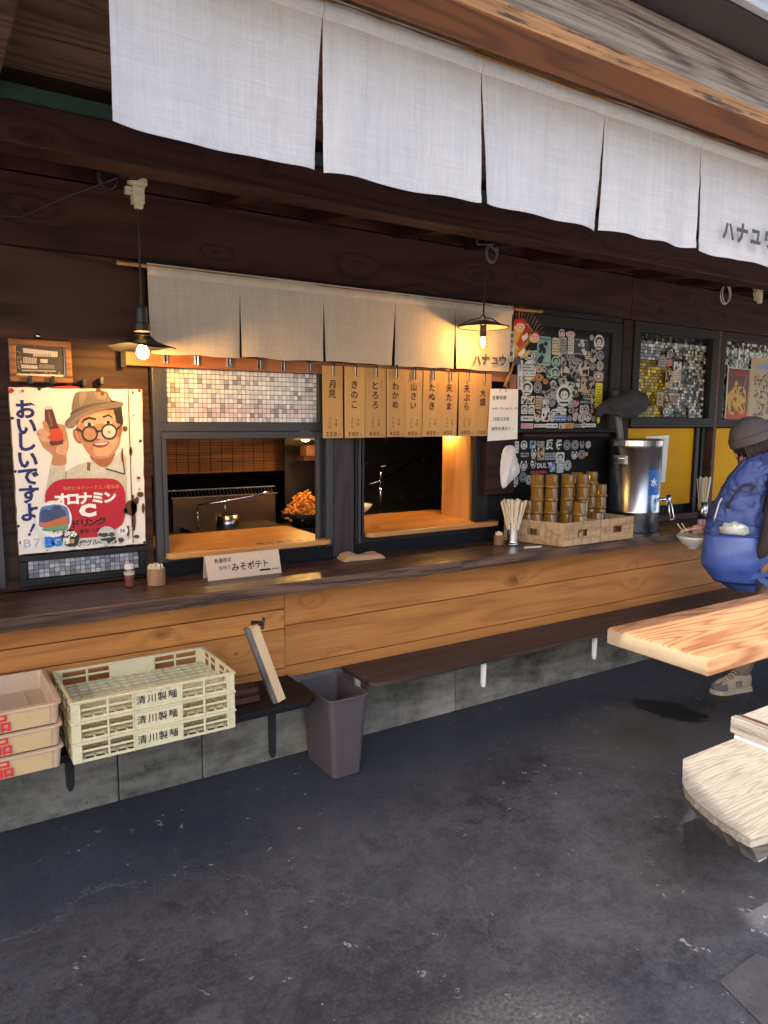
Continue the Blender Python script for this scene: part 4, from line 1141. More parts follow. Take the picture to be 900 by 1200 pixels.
o, m3 = sticker_on_sign(283, 756, 96, wp, [
    ([(205, 770), (215, 700), (260, 685), (300, 680), (350, 695), (365, 740), (360, 790), (290, 800), (215, 800)], (.10, .22, .50), True),
    (rustpatch(240, 735, 30, 28), (.06, .07, .16), True), (rustpatch(300, 712, 28, 26), (.06, .07, .16), True),
    ([(215, 745), (240, 715), (330, 705), (350, 745), (340, 765), (225, 775)], (.06, .08, .18), True),
    ([(215, 778), (260, 770), (345, 742), (355, 760), (350, 790), (222, 798)], (.60, .16, .05), True),
    ([(225, 805), (290, 795), (355, 785), (345, 815), (240, 822)], (.16, .34, .18), True)], [('テレ玉', 285, 825, .017, .017, dict(bold=.02))])
m3.build('lettering', M['ink_black'], o)
o, m3 = sticker_on_sign(372, 857, 47, kp, [], [('飲み', 352, 838, .026, .026, dict(bold=.05)), ('隊', 352, 874, .026, .026, dict(bold=.05))])
m3.build('lettering', ink('ink_white_b', (.7, .68, .62)), o)
m4 = MB(); m4.col = [(.6, .38, .05)]; m4.face([S(a, b, YE - .008) for a, b in ((372, 866), (392, 862), (390, 884), (374, 886))], YE - .008); m4.build('print', M['print'], o)
o, m3 = sticker_on_sign(564, 845, 50, plain('sticker_grey', (.45, .44, .42), .35), [
    (rustpatch(545, 840, 30, 12), (.05, .05, .05), True), (rustpatch(590, 838, 16, 14), (.08, .08, .08), True), ([(528, 862), (610, 850), (606, 866), (572, 888), (560, 872), (535, 872)], (.03, .03, .03), False), ([(530, 825), (600, 818), (598, 826), (532, 832)], (.7, .68, .65), False)], [])
o, m3 = sticker_on_sign(648, 818, 27, wp, [], [('36', 638, 818, .020, .011, dict(bold=.02))]); m3.build('lettering', M['ink_black'], o)
o, m3 = sticker_on_sign(166, 882, 56, wp, [], [('B7', 145, 884, .045, .034, dict(bold=.02, wide=1.2))], 32); m3.build('lettering', ink('ink_pale', (.38, .38, .38)), o)
mb = MB(); sw('B', 262, 878, .055, YE - .0062, bold=.06, wide=1.05); sw('G', 298, 874, .050, YE - .0062, bold=.06); mb.build('blue_mark', ink('ink_sky', (.02, .16, .55)), sg)
# ------------------------------------------------------------------ short black bench with the crates
sb = thing('wall_bench', 'short black wall bench carrying the crates and trays', 'bench', (0.4, 2.75, 0.37))
mb = MB(); mb.prism([(-1.2, 2.565), (1.30, 2.565), (1.352, 2.615), (1.352, 2.885), (-1.2, 2.885)], 0.372, 0.400)
mb.build('seat', M['black_wood'], sb, bev=0.004)
def bracket(parent, x, ztop, mat, drop=.20, yb=2.914, yf=2.63):
    mb = MB()
    mb.box(x - .014, x + .014, yb - .012, yb, ztop - drop, ztop)
    mb.hexa([(x - .012, yf, ztop - .03), (x + .012, yf, ztop - .03), (x + .012, yb - .013, ztop - drop), (x - .012, yb - .013, ztop - drop), (x - .012, yf, ztop - .001), (x + .012, yf, ztop - .001), (x + .012, yb - .013, ztop - .001), (x - .012, yb - .013, ztop - .001)])
    return mb.build('bracket', mat, parent, bev=0.003)
def blade(parent, x, ztop, mat, y0=2.62, y1=2.66, drop=.22, w=.032):
    mb = MB(); mb.face([(x - w / 2, ztop), (x + w / 2, ztop), (x + w * .42, ztop - drop + .02), (x + w * .2, ztop - drop), (x - w * .2, ztop - drop), (x - w * .42, ztop - drop + .02)], y0, y1)
    mb.box(x - w * .3, x + w * .3, y1, 2.914, ztop - .012, ztop - .0005)
    return mb.build('bracket', mat, parent, bev=0.003)
blade(sb, 1.174, .372, M['black_metal'], 2.65, 2.672, .225); blade(sb, 0.392, .372, M['black_metal'], 2.65, 2.672, .15); blade(sb, -0.6, .372, M['black_metal'], 2.65, 2.672)

# cream noodle crates
CX0, CX1, CY0, CY1 = .378, .944, 2.475, 2.828
CH = .0720
def make_crate(z):
    cr = thing('noodle_crate', 'x', 'crate', ((CX0 + CX1) / 2, (CY0 + CY1) / 2, z), 'cream noodle crates in one stack')
    H = .0705; t = .0045
    L = CX1 - CX0
    mb = MB()
    def wall(fn, length, cells, solid):
        """fn(s0,s1,z0,z1): a box along the wall; cells: open columns (s0,s1); solid: filled span"""
        fn(0, length, H - .011, H); fn(0, length, .0, .010)
        xs = [0.0]
        fn(0, .028, .010, H - .011); fn(length - .028, length, .010, H - .011)
        if solid: fn(solid[0], solid[1], .010, H - .011)
        for a, b in cells: fn(a, b, .034, .042)
        ed = sorted([.028] + [q for c in cells for q in c] + (list(solid) if solid else []) + [length - .028])
        for k in range(0, len(ed) - 1):
            a, b = ed[k], ed[k + 1]
            if any(abs(a - c[0]) < 1e-6 for c in cells) or (solid and abs(a - solid[0]) < 1e-6): continue
            if b - a > 1e-6: fn(a, b, .010, H - .011)
    cl = [(.030, .112), (.120, .196), (L - .196, L - .120), (L - .112, L - .030)]
    wall(lambda a, b, c, d: mb.box(CX0 + a, CX0 + b, CY0, CY0 + t, z + c, z + d), L, cl, (.200, L - .200))
    wall(lambda a, b, c, d: mb.box(CX0 + a, CX0 + b, CY1 - t, CY1, z + c, z + d), L, cl, (.200, L - .200))
    D = CY1 - CY0 - 2 * t
    cd = [(.030, .075), (.095, .150), (D - .150, D - .095), (D - .075, D - .030)]
    wall(lambda a, b, c, d: mb.box(CX0, CX0 + t, CY0 + t + a, CY0 + t + b, z + c, z + d), D, cd, None)
    wall(lambda a, b, c, d: mb.box(CX1 - t, CX1, CY0 + t + a, CY0 + t + b, z + c, z + d), D, cd, None)
    mb.build('side_wall', M['crate_cream'], cr, bev=.0012, seg=1)
    mb = MB()                                            # rim lip and corner ribs
    for a in ((CX0 - .004, CX1 + .004, CY0 - .004, CY0 + .008), (CX0 - .004, CX1 + .004, CY1 - .008, CY1 + .004)): mb.box(*a, z + H - .006, z + H + .0008)
    for a in ((CX0 - .004, CX0 + .008, CY0 + .0081, CY1 - .0081), (CX1 - .008, CX1 + .004, CY0 + .0081, CY1 - .0081)): mb.box(*a, z + H - .006, z + H + .0008)
    for xx in (CX0 + .026, CX0 + .116, CX0 + .198, CX1 - .198, CX1 - .116, CX1 - .026): mb.box(xx - .0022, xx + .0022, CY0 - .0032, CY0 - .0002, z, z + H - .0062)
    for xx in (CX0 + .001, CX1 - .026):
        mb.box(xx, xx + .025, CY0 - .0022, CY0 - .0003, z + .030, z + .033)
    mb.build('rim', M['crate_cream'], cr, bev=.0015, seg=1)
    mb = MB(); nx_, ny_ = 16, 10
    for i in range(1, nx_): xx = CX0 + (CX1 - CX0) * i / nx_; mb.box(xx - .0030, xx + .0030, CY0 + .005, CY1 - .005, z + .004, z + .012)
    for j in range(1, ny_): yy = CY0 + (CY1 - CY0) * j / ny_; mb.box(CX0 + .005, CX1 - .005, yy - .0062, yy + .0062, z + .0045, z + .0125)
    stuff(mb.build('base_lattice', M['crate_cream'], cr))
    mb = MB(); 
    for i, ch in enumerate('清川製麺'): write(mb, ch, CX0 + L / 2 - .058 + i * .0365, z + .034, .033, CY0 - .0012, bold=.012)
    mb.build('lettering', M['ink_black'], cr)
    return cr
c0 = make_crate(.4005); c0['label'] = 'cream plastic noodle crate at the bottom of its stack of three'
copy_thing(c0, 'cream plastic noodle crate in the middle of its stack of three', (0, 0, CH))
c2 = copy_thing(c0, 'open cream plastic noodle crate on top of its stack of three', (0, 0, 2 * CH))
_sc = [o for o in COL.objects if o.parent == c2 and o.name.startswith('side_wall')][0]
mb = MB(); zc = .4005 + 2 * CH
for k in range(26):
    x = CX0 + .30 + random.gauss(0, .035); z = zc + .058 + random.gauss(0, .006)
    w_ = random.uniform(.002, .010); mb.face([(x, z), (x + w_, z + random.uniform(-.002, .002)), (x + w_ * .7, z + random.uniform(.001, .004))], CY0 - .0009)
sc_ = mb.build('scuff', ink('scuff', (.10, .10, .07)), None, origin=(0, 0, 0)); sc_.parent = c2; sc_.location = -Vector(c2.location); sc_['kind'] = 'stuff'

# beige solid trays at the left edge
TX0, TX1, TY0, TY1 = -.34, .349, 2.480, 2.850; TH = .0760
def make_tray(z):
    tr = thing('plastic_tray', 'x', 'tray', ((TX0 + TX1) / 2, (TY0 + TY1) / 2, z), 'beige plastic trays in one stack')
    H = .0745; t = .006; s = .010
    def loop(x, zz): return rrect(TX0 + x, TX1 - x, TY0 + x, TY1 - x, .022 - min(x, .015), 4)
    o1 = loop(s, 0); o2 = loop(0.003, 0); i2 = loop(.010, 0); i1 = loop(s + .006, 0); n = len(o1)
    rings = [(o1, 0), (o2, H - .010), (loop(-.005, 0), H - .010), (loop(-.005, 0), H - .002), (i2, H), (i1, .008)]
    vs = []; fs = []
    for pts, zz in rings: vs += [(p[0], p[1], z + zz) for p in pts]
    for r in range(len(rings) - 1):
        for k in range(n): fs.append((r * n + k, r * n + (k + 1) % n, (r + 1) * n + (k + 1) % n, (r + 1) * n + k))
    fs.append(tuple(range(n - 1, -1, -1))); fs.append(tuple((len(rings) - 1) * n + k for k in range(n)))
    mb = MB(); mb.add(vs, fs); mb.build('tray_body', M['tray_beige'], tr, bev=.0015, seg=1)
    mb = MB(); mb.hexa([(TX0 + .03, TY0 + .0065, z + .004), (TX1 - .035, TY0 + .0065, z + .004), (TX1 - .035, TY0 + .02, z + .004), (TX0 + .03, TY0 + .02, z + .004), (TX0 + .03, TY0 + .0005, z + H - .0105), (TX1 - .032, TY0 + .0005, z + H - .0105), (TX1 - .032, TY0 + .02, z + H - .0105), (TX0 + .03, TY0 + .02, z + H - .0105)])
    mb.build('front_panel', M['tray_front'], tr)
    mb = MB()
    for xx in (-.15, .0, .15, .27): mb.box(xx, xx + .006, TY0 + .02, TY1 - .02, z + .008, z + .0115)
    mb.box(TX0 + .02, TX1 - .02, 2.66, 2.666, z + .008, z + .0112)
    mb.build('rib', M['tray_beige'], tr)
    mb = MB(); write(mb, '品', .172, z + .037, .062, TY0 - .0008, bold=.022); write(mb, '食', .10, z + .037, .062, TY0 - .0008, bold=.022); mb.build('lettering', M['ink_red'], tr)
    return tr
t0 = make_tray(.4005); t0['label'] = 'beige plastic tray at the bottom of the stack by the left edge'
copy_thing(t0, 'beige plastic tray in the middle of the stack by the left edge', (0, 0, TH))
copy_thing(t0, 'open beige plastic tray on top of the stack by the left edge', (0, 0, 2 * TH))

# piece of timber and the hinged board on the black bench
mb = MB(); mb.box(.955, 1.125, 2.665, 2.74, .4008, .425); mb.box(.955, 1.135, 2.70, 2.775, .4255, .447)
tag(mb.build('timber_offcut', M['red_timber'], None, bev=.002, origin=(1.03, 2.7, .4)), 'reddish timber offcuts lying on the black bench', 'timber')
lb = thing('hinged_board', 'tilted wooden board with grey face and black clamp on the bench', 'board', (1.16, 2.66, .40))
def slant(px, w, th, y0, y1):
    pass
A = Vector((1.176, 2.62, .402)); B = Vector((1.062, 2.62, .728)); d = (B - A).normalized(); nrm = Vector((d.z, 0, -d.x))   # board leans to the left
def lean(t0, t1, w0, w1, y0, y1):
    q = [A + nrm * w0, A + nrm * w1]
    mb = MB(); p = []
    for yy in (y0, y1):
        for a, w_ in ((t0, w0), (t0, w1), (t1, w1), (t1, w0)):
            v = A + d * a + nrm * w_; p.append((v.x, yy, v.z))
    return mb.hexa([p[0], p[1], p[5], p[4], p[3], p[2], p[6], p[7]])
ln = (B - A).length
lean(0, ln, .0, .036, 2.60, 2.634).build('board', M['pale_wood'], lb, bev=.002)
lean(.0, ln + .004, -.018, -.0005, 2.603, 2.632).build('panel', wood('grey_panel', (.05, .045, .042), (.15, .135, .12), 'Z', 5, .6), lb, bev=.002)
lean(.02, .20, .0, .008, 2.63, 2.65).build('strut', M['black_metal'], lb)
v = A + d * (ln - .012) + nrm * .045
mb = MB(); mb.tube([(v.x - .03, 2.63, v.z + .012), (v.x + .012, 2.63, v.z + .004)], .010, 10); mb.tube([(v.x + .014, 2.625, v.z - .018), (v.x + .02, 2.625, v.z + .028)], .006, 8)
mb.build('clamp', M['black_metal'], lb)

# waste bin
bn = thing('waste_bin', 'dark brown rectangular plastic waste bin standing on the floor by the bench', 'bin', (1.45, 2.68, 0))
def bl(x0, x1, y0, y1, r): return rrect(x0, x1, y0, y1, r, 5)
rings = [(bl(1.432, 1.572, 2.600, 2.855, .022), 0.001), (bl(1.405, 1.597, 2.583, 2.876, .028), .352), (bl(1.400, 1.602, 2.578, 2.881, .030), .352), (bl(1.400, 1.602, 2.578, 2.881, .030), .362), (bl(1.406, 1.596, 2.584, 2.875, .027), .3635), (bl(1.437, 1.567, 2.606, 2.85, .02), .006)]
vs = []; fs = []; n = len(rings[0][0])
for p, z in rings: vs += [(a, b, z) for a, b in p]
for r in range(len(rings) - 1):
    for k in range(n): fs.append((r * n + k, r * n + (k + 1) % n, (r + 1) * n + (k + 1) % n, (r + 1) * n + k))
fs.append(tuple(range(n - 1, -1, -1))); fs.append(tuple(5 * n + k for k in range(n)))
mb = MB(); mb.add(vs[:], fs); o = mb.build('bin_body', M['bin'], bn, bev=.002)

# long brown wall bench
bb = thing('wall_bench', 'long dark brown wall bench on white brackets below the counter', 'bench', (3.3, 2.75, .36))
mb = MB(); mb.prism([(1.70, 2.602), (6.6, 2.602), (6.6, 2.888), (1.635, 2.888), (1.635, 2.640), (1.66, 2.612)], .366, .385); mb.build('seat', M['bench_brown'], bb, bev=.003)
blade(bb, 1.675, .366, M['white_metal'], 2.80, 2.82, .145, .026)
for x in (2.30, 3.105, 3.9, 4.7, 5.5): blade(bb, x, .366, M['white_metal'], 2.63, 2.65, .135, .024)

# ------------------------------------------------------------------ table and benches at the right
tb = thing('slab_table', 'thick pale wooden slab table with one corner in the sun', 'table', (3.3, 1.72, 0))
TZ = .70
mb = MB(); mb.box(2.362, 4.6, 1.486, 1.946, TZ - .070, TZ)
for i, p in enumerate(mb.v):
    if p[0] < 3 and p[1] > 1.9: mb.v[i] = (p[0] + .004, p[1], p[2])
top = mb.build('table_top', M['table_top'], tb, bev=.006)
MB().box(2.3585, 2.3618, 1.492, 1.940, TZ - .064, TZ - .006).build('end_grain', M['table_end'], top)
for x in (3.85, 4.45):
    MB().box(x, x + .07, 1.55, 1.62, 0.0, TZ - .071).build('leg', M['old_pine'], tb, bev=.004); MB().box(x, x + .07, 1.82, 1.89, 0.0, TZ - .071).build('leg', M['old_pine'], tb, bev=.004)
lo = thing('plank_bench', 'weathered pale plank bench with barky live edge at the right edge', 'bench', (2.8, 1.2, 0))
key = [(1.968, 1.297), (1.925, 1.245), (1.888, 1.165), (1.862, 1.085), (1.85, 1.005)]
fr_ = smooth_pts(key, 5, False)
out = [(2.112, 1.395)] + [(x + .006 * mnoise.noise(Vector((k * .8, 1, 1))), y) for k, (x, y) in enumerate(fr_)] + [(1.93, .990), (2.0, .985), (4.4, .98), (4.4, 1.39)]
nf = len(fr_); low = []
for k, (x, y) in enumerate(out):
    low.append((x + (.035 + .014 * mnoise.noise(Vector((k * 1.3, 5, 2))) if 1 <= k <= nf + 1 else 0), y + (.012 if k > nf else -.004)))
n = len(out); zt = .42
mb = MB(); vs = [(x, y, zt) for x, y in out] + [(x, y, zt - .022 - (.010 * (mnoise.noise(Vector((k * 1.1, 2, 9))) + .5) if 3 <= k <= nf + 1 else 0)) for k, (x, y) in enumerate(out)] + [((a[0] + b[0]) / 2 + (.010 * mnoise.noise(Vector((k * 1.9, 7, 3)))), (a[1] + b[1]) / 2, zt - .048) for k, (a, b) in enumerate(zip(out, low))] + [(x, y, zt - .080 + (.012 * mnoise.noise(Vector((k * 1.5, 3, 3))) if 3 <= k <= nf else 0)) for k, (x, y) in enumerate(low)]
ccw = sum(out[i][0] * out[(i + 1) % n][1] - out[(i + 1) % n][0] * out[i][1] for i in range(n)) > 0
fs = [tuple(range(n)) if ccw else tuple(range(n))[::-1]]
for r in range(3):
    for k in range(n): fs.append((r * n + k, r * n + (k + 1) % n, (r + 1) * n + (k + 1) % n, (r + 1) * n + k))
fs.append(tuple(3 * n + k for k in range(n)))
mb.add(vs, fs); mb.m = [0] + [0] * n + [1 if 3 <= k <= nf + 1 else 0 for k in range(n)] * 2 + [0]
mb.build('plank', [M['old_pine'], M['bark']], lo, bev=.003)
for x in (2.42, 4.0):
    for y in (1.06, 1.28): MB().box(x, x + .05, y, y + .05, 0, zt - .0835).build('leg', M['white_metal'], lo, bev=.004)
MB().box(2.00, 2.06, 1.02, 1.03, .30, zt - .0835).build('bracket', M['white_metal'], lo, bev=.003)
ty = thing('wooden_tray', 'grey weathered wooden tray with white base lying on the plank bench', 'tray', (2.7, 1.2, .42))
MB().box(2.41, 3.2, 1.08, 1.40, .4205, .4395).build('base', M['white_metal'], ty, bev=.002)
MB().box(2.40, 2.43, 1.07, 1.412, .440, .500).build('end_board', wood('end_board', (.10, .085, .07), (.30, .265, .225), 'Y', 8, .8, .8, fine=.9, size=2.0), ty, bev=.004)
MB().box(2.431, 3.2, 1.075, 1.408, .4402, .4925).build('plank', M['old_pine'], ty, bev=.003)
MB().box(2.432, 2.455, 1.076, 1.407, .4927, .499).build('cleat', M['red_timber'], ty, bev=.002)
# ------------------------------------------------------------------ things on the counter and in the hatches
ZC = .8685
def board(name_label, x0, x1, y0, y1, z, stickers):
    t = thing('serving_board', name_label, 'board', ((x0 + x1) / 2, (y0 + y1) / 2, z - .024))
    mb = MB(); mb.prism(rrect(x0, x1, y0, y1, .035, 5), z - .024, z)
    mb.build('slab', M['serving'], t, bev=.003)
    MB().box(x0 + .03, x1 - .06, 3.125, y1 - .02, .931, z - .0245).build('support', M['black_wood'], t)
    mb = MB(); mb.col = []
    for (a, b, c, d, col) in stickers: mb.add([(a, c, z + .0008), (b, c, z + .0008), (b, d, z + .0008), (a, d, z + .0008)], [(0, 1, 2, 3)]); mb.col.append(col)
    if stickers: stuff(mb.build('table_sticker', M['print'], t))
    return t
dk = (.05, .035, .03)
s1 = [(.935, 1.02, 3.052, 3.075, (.55, .45, .3)), (1.06, 1.16, 3.055, 3.065, dk)] + [(1.30 + .05 * k, 1.335 + .05 * k, 3.075 + .012 * (k % 2), 3.11, dk) for k in range(6)] + [(1.31, 1.60, 3.062, 3.066, dk)]
board('left serving board of orange plywood in the hatch with reed blind', .876, 1.672, 3.036, 3.56, .972, s1)
s2 = [(1.99 + .03 * k, 2.008 + .03 * k, 3.058, 3.07, dk) for k in range(9)] + [(2.60, 2.72, 3.05, 3.068, (.70, .55, .02)), (2.60, 2.70, 3.08, 3.10, (.25, .08, .03))] + [(2.44 + .035 * k, 2.468 + .035 * k, 3.20 - .022 * k, 3.222 - .022 * k, random.choice([(.3, .06, .03), dk, (.5, .4, .3), (.15, .15, .16)])) for k in range(7)]
board('right serving board of yellow plywood in the hatch under the menu strips', 1.882, 2.752, 3.040, 3.66, .982, s2)
x, y = G(440, 619, .982)
mb = MB(); mb.lathe([(0, .002), (.022, .002), (.026, .006), (.027, .02), (.022, .02), (.020, .008), (0, .007)], 18, (x, y, .9825))
tag(mb.build('glass_dish', M['glass'], None, smooth=True, origin=(x, y, .9825)), 'little glass dish on the right serving board', 'dish')

# spice jar
x, y = .698, 2.975
j = thing('spice_jar', 'small glass jar of red chilli powder with white lid', 'jar', (x, y, ZC))
MB().lathe([(0, .001), (.019, .001), (.0205, .004), (.0205, .062), (.016, .072), (.016, .080)], 18, (x, y, ZC)).build('glass_body', M['glass'], j, smooth=True)
MB().lathe([(0, .003), (.0185, .003), (.0185, .050), (0, .052)], 18, (x, y, ZC)).build('chilli', plain('chilli', (.13, .022, .008), .8, var=.4, bump=.5, bscale=500), j)
MB().lathe([(.0208, .050), (.0210, .050), (.0210, .062), (.0208, .062)], 18, (x, y, ZC)).build('label_band', M['paper_warm'], j)
MB().lathe([(0, .092), (.017, .092), (.0185, .088), (.0185, .074), (0, .074)], 18, (x, y, ZC)).build('lid', M['tissue'], j)
# toothpick cups
def tooth(x, y, r, h, label, full=40):
    t = thing('toothpick_cup', label, 'toothpick cup', (x, y, ZC), 'bamboo toothpick cups on the counter')
    MB().lathe([(0, 0), (r, 0), (r * 1.02, .004), (r, h * .5), (r, h), (r - .005, h), (r - .005, h - .04), (0, h - .04)], 22, (x, y, ZC + .0005)).build('cup', M['bamboo'], t, smooth=False)
    mb = MB()
    for k in range(full):
        a = random.random() * 6.28; rr = (r - .008) * math.sqrt(random.random()); dx, dy = random.gauss(0, .003), random.gauss(0, .003)
        p = (x + rr * math.cos(a), y + rr * math.sin(a), ZC + .012); mb.tube([p, (p[0] + dx, p[1] + dy, ZC + h + random.uniform(.010, .020))], .0017, 5)
    stuff(mb.build('toothpick', M['chopstick'], t))
tooth(.800, 2.955, .036, .068, 'bamboo cup of toothpicks beside the chilli jar', 60)
tooth(2.660, 2.955, .027, .055, 'bamboo cup of toothpicks beside the steel chopstick cup', 40)
# folded card sign
cd = thing('card_sign', 'folded pale card sign for miso potatoes standing on the counter', 'sign', (1.16, 2.93, ZC))
mb = MB(); mb.hexa([(1.000, 2.900, ZC + .0005), (1.335, 2.900, ZC + .0005), (1.335, 2.9025, ZC + .0005), (1.000, 2.9025, ZC + .0005), (.995, 2.930, ZC + .102), (1.335, 2.930, ZC + .102), (1.335, 2.9325, ZC + .102), (.995, 2.9325, ZC + .102)]); mb.build('front', M['paper_warm'], cd)
mb = MB(); mb.hexa([(1.000, 2.965, ZC + .0005), (1.335, 2.965, ZC + .0005), (1.335, 2.9675, ZC + .0005), (1.000, 2.9675, ZC + .0005), (.995, 2.9330, ZC + .102), (1.335, 2.9330, ZC + .102), (1.335, 2.9355, ZC + .102), (.995, 2.9355, ZC + .102)]); mb.build('back', M['paper_warm'], cd)
mb = MB()
tt = MB(); write(tt, '数量限定', 1.045, .078, .019, 0, bold=.008, step=.0195, tilt=.02); write(tt, '手作り', 1.06, .046, .019, 0, bold=.004, step=.019, tilt=.06); write(tt, 'みそポテト', 1.125, .045, .036, 0, bold=.018, step=.0355, tilt=.03)
tt.add([(1.235, 0, .018), (1.285, 0, .018), (1.285, 0, .026), (1.235, 0, .026)], [(0, 1, 2, 3)])
for k in range(6): tt.add([(1.292 + .006 * k, 0, .019), (1.296 + .006 * k, 0, .019), (1.296 + .006 * k, 0, .024), (1.292 + .006 * k, 0, .024)], [(0, 1, 2, 3)])
tt.v = [(px, 2.900 + .030 * pz / .102 - .001, ZC + pz) for px, py, pz in tt.v]
tt.build('lettering', M['ink_black'], cd)
# folded towel
mb = MB()
def tw(s, t):
    x = 1.700 + .225 * s + .02 * (t - .5); y = 2.965 + .115 * t - .02 * s
    e = min(1, min(s, 1 - s) * 9, min(t, 1 - t) * 7) ** .6
    z = ZC + .001 + e * (.018 + .010 * mnoise.noise(Vector((s * 3, t * 3, 5))) + .008 * math.exp(-((s - .25) / .12) ** 2))
    return (x + .006 * mnoise.noise(Vector((s * 5, t * 5, 1))), y + .008 * mnoise.noise(Vector((s * 5, t * 5, 7))), z)
mb.grid(tw, 24, 16)
tag(mb.build('folded_towel', M['towel'], None, smooth=True, origin=(1.81, 3.0, ZC)), 'brown folded cloth lying on the counter between the hatches', 'towel')
# chopstick cup
x, y = 2.742, 2.930
cc = thing('chopstick_cup', 'steel cup crammed with disposable chopsticks in front of dark cabinet', 'chopstick cup', (x, y, ZC))
MB().lathe([(0, .0), (.038, .0), (.039, .004), (.031, .008), (.030, .02), (.034, .145), (.036, .156), (.033, .156), (.028, .03), (0, .03)], 24, (x, y, ZC + .0005)).build('cup', M['steel'], cc, smooth=True)
for k in range(46):
    a = 2.4 * k; rr = math.sqrt((k + .5) / 46)
    b = (x + .018 * rr * math.cos(a), y + .018 * rr * math.sin(a), ZC + .035); t_ = (x + .074 * rr * math.cos(a), y + .074 * rr * math.sin(a), ZC + .242 + random.uniform(-.01, .008))
    MB().bar(b, t_, .0105, .0048, up=(math.cos(a), math.sin(a), 0)).build('chopsticks', M['chopstick'], cc)
far = thing('chopstick_cup', 'bundle of chopsticks in a cup behind the person with backpack', 'chopstick cup', (4.47, 2.93, ZC))
MB().lathe([(0, 0), (.03, 0), (.034, .14), (.031, .14), (.028, .01), (0, .01)], 18, (4.47, 2.93, ZC)).build('cup', M['steel'], far, smooth=True)
for k in range(16):
    a = 2.4 * k; rr = math.sqrt((k + .5) / 16)
    MB().bar((4.47 + .014 * rr * math.cos(a), 2.93 + .014 * rr * math.sin(a), ZC + .02), (4.47 + .048 * rr * math.cos(a), 2.93 + .048 * rr * math.sin(a), ZC + .30 + random.uniform(-.01, .01)), .012, .005, up=(math.cos(a), math.sin(a), 0)).build('chopsticks', M['chopstick'], far)
# paper slip
x, y = G(608, 638, ZC)
mb = MB(); mb.prism([(2.70, 2.80), (2.80, 2.775), (2.835, 2.80), (2.735, 2.83)], ZC + .0005, ZC + .0035)
tag(mb.build('paper_slip', M['paper'], None, origin=(2.76, 2.8, ZC)), 'small white paper slip lying before the chopstick cup', 'paper')

# woven baskets
def basket(fp, label):
    t = thing('paper_basket', label, 'basket', ((fp[0][0] + fp[2][0]) / 2, (fp[0][1] + fp[2][1]) / 2, ZC), 'woven baskets on the counter')
    H = .128; m = M['basket']
    cx = sum(p[0] for p in fp) / 4; cy = sum(p[1] for p in fp) / 4
    MB().prism([(cx + (p[0] - cx) * .97, cy + (p[1] - cy) * .97) for p in fp], ZC + .001, ZC + .006).build('base', m, t)
    for k in range(4):                                  # four woven walls of single straps
        a = Vector((*fp[k], 0)); b = Vector((*fp[(k + 1) % 4], 0)); L_ = (b - a).length; d = (b - a).normalized(); nr = Vector((d.y, -d.x, 0))
        if nr.dot(Vector((cx, cy, 0)) - a) > 0: nr = -nr
        n = 2 * max(1, round(L_ / .068)) + 1 if False else max(4, 2 * round(L_ / .07)); rows = 3; mb = MB(); w_ = L_ / n; h_ = H / rows
        for i in range(n):
            for r in range(rows):
                hole = (r == 1 and abs((i + .5) / n - .5) < .5 / n + .02 and n % 2 == 1) or (r == 1 and n % 2 == 0 and i in (n // 2 - 1, n // 2))
                up = ((i + r) % 2 == 0)
                off = .0030 if up else .0
                p0 = a + d * (w_ * i + .0006); p1 = a + d * (w_ * (i + 1) - .0006); z0 = ZC + .002 + h_ * r + .0005; z1 = z0 + h_ - .001
                if hole: z0h, z1h = z0 + .003, z1 - .003
                spans = [(z0, z1)] if not hole else [(z0, z0h), (z1h, z1)]
                if hole: (p0, p1) = (p0, p1)
                for q0, q1 in spans:
                    o0 = nr * off; i0 = nr * (off - .0045)
                    bul = nr * .0014
                    mb.add([p0 + i0 + Vector((0, 0, q0)), p1 + i0 + Vector((0, 0, q0)), p1 + i0 + Vector((0, 0, q1)), p0 + i0 + Vector((0, 0, q1)),
                            p0 + o0 + Vector((0, 0, q0)), p1 + o0 + Vector((0, 0, q0)), p1 + o0 + Vector((0, 0, q1)), p0 + o0 + Vector((0, 0, q1)), (p0 + p1) / 2 + o0 + bul + Vector((0, 0, (q0 + q1) / 2))],
                           [(0, 3, 2, 1), (4, 5, 8), (5, 6, 8), (6, 7, 8), (7, 4, 8), (0, 1, 5, 4), (1, 2, 6, 5), (2, 3, 7, 6), (3, 0, 4, 7)])
        stuff(mb.build('woven_side', m, t))
    return t
M['basket'] = wood('basket', (.28, .165, .078), (.46, .30, .165), 'X', 3, .7, .4, size=3)
basket([(2.915, 2.718), (3.200, 2.718), (3.105, 3.055), (2.790, 3.055)], 'woven paper basket holding most of the amber cups')
basket([(3.207, 2.718), (3.485, 2.718), (3.435, 3.055), (3.112, 3.055)], 'woven paper basket next to the steel water urn')
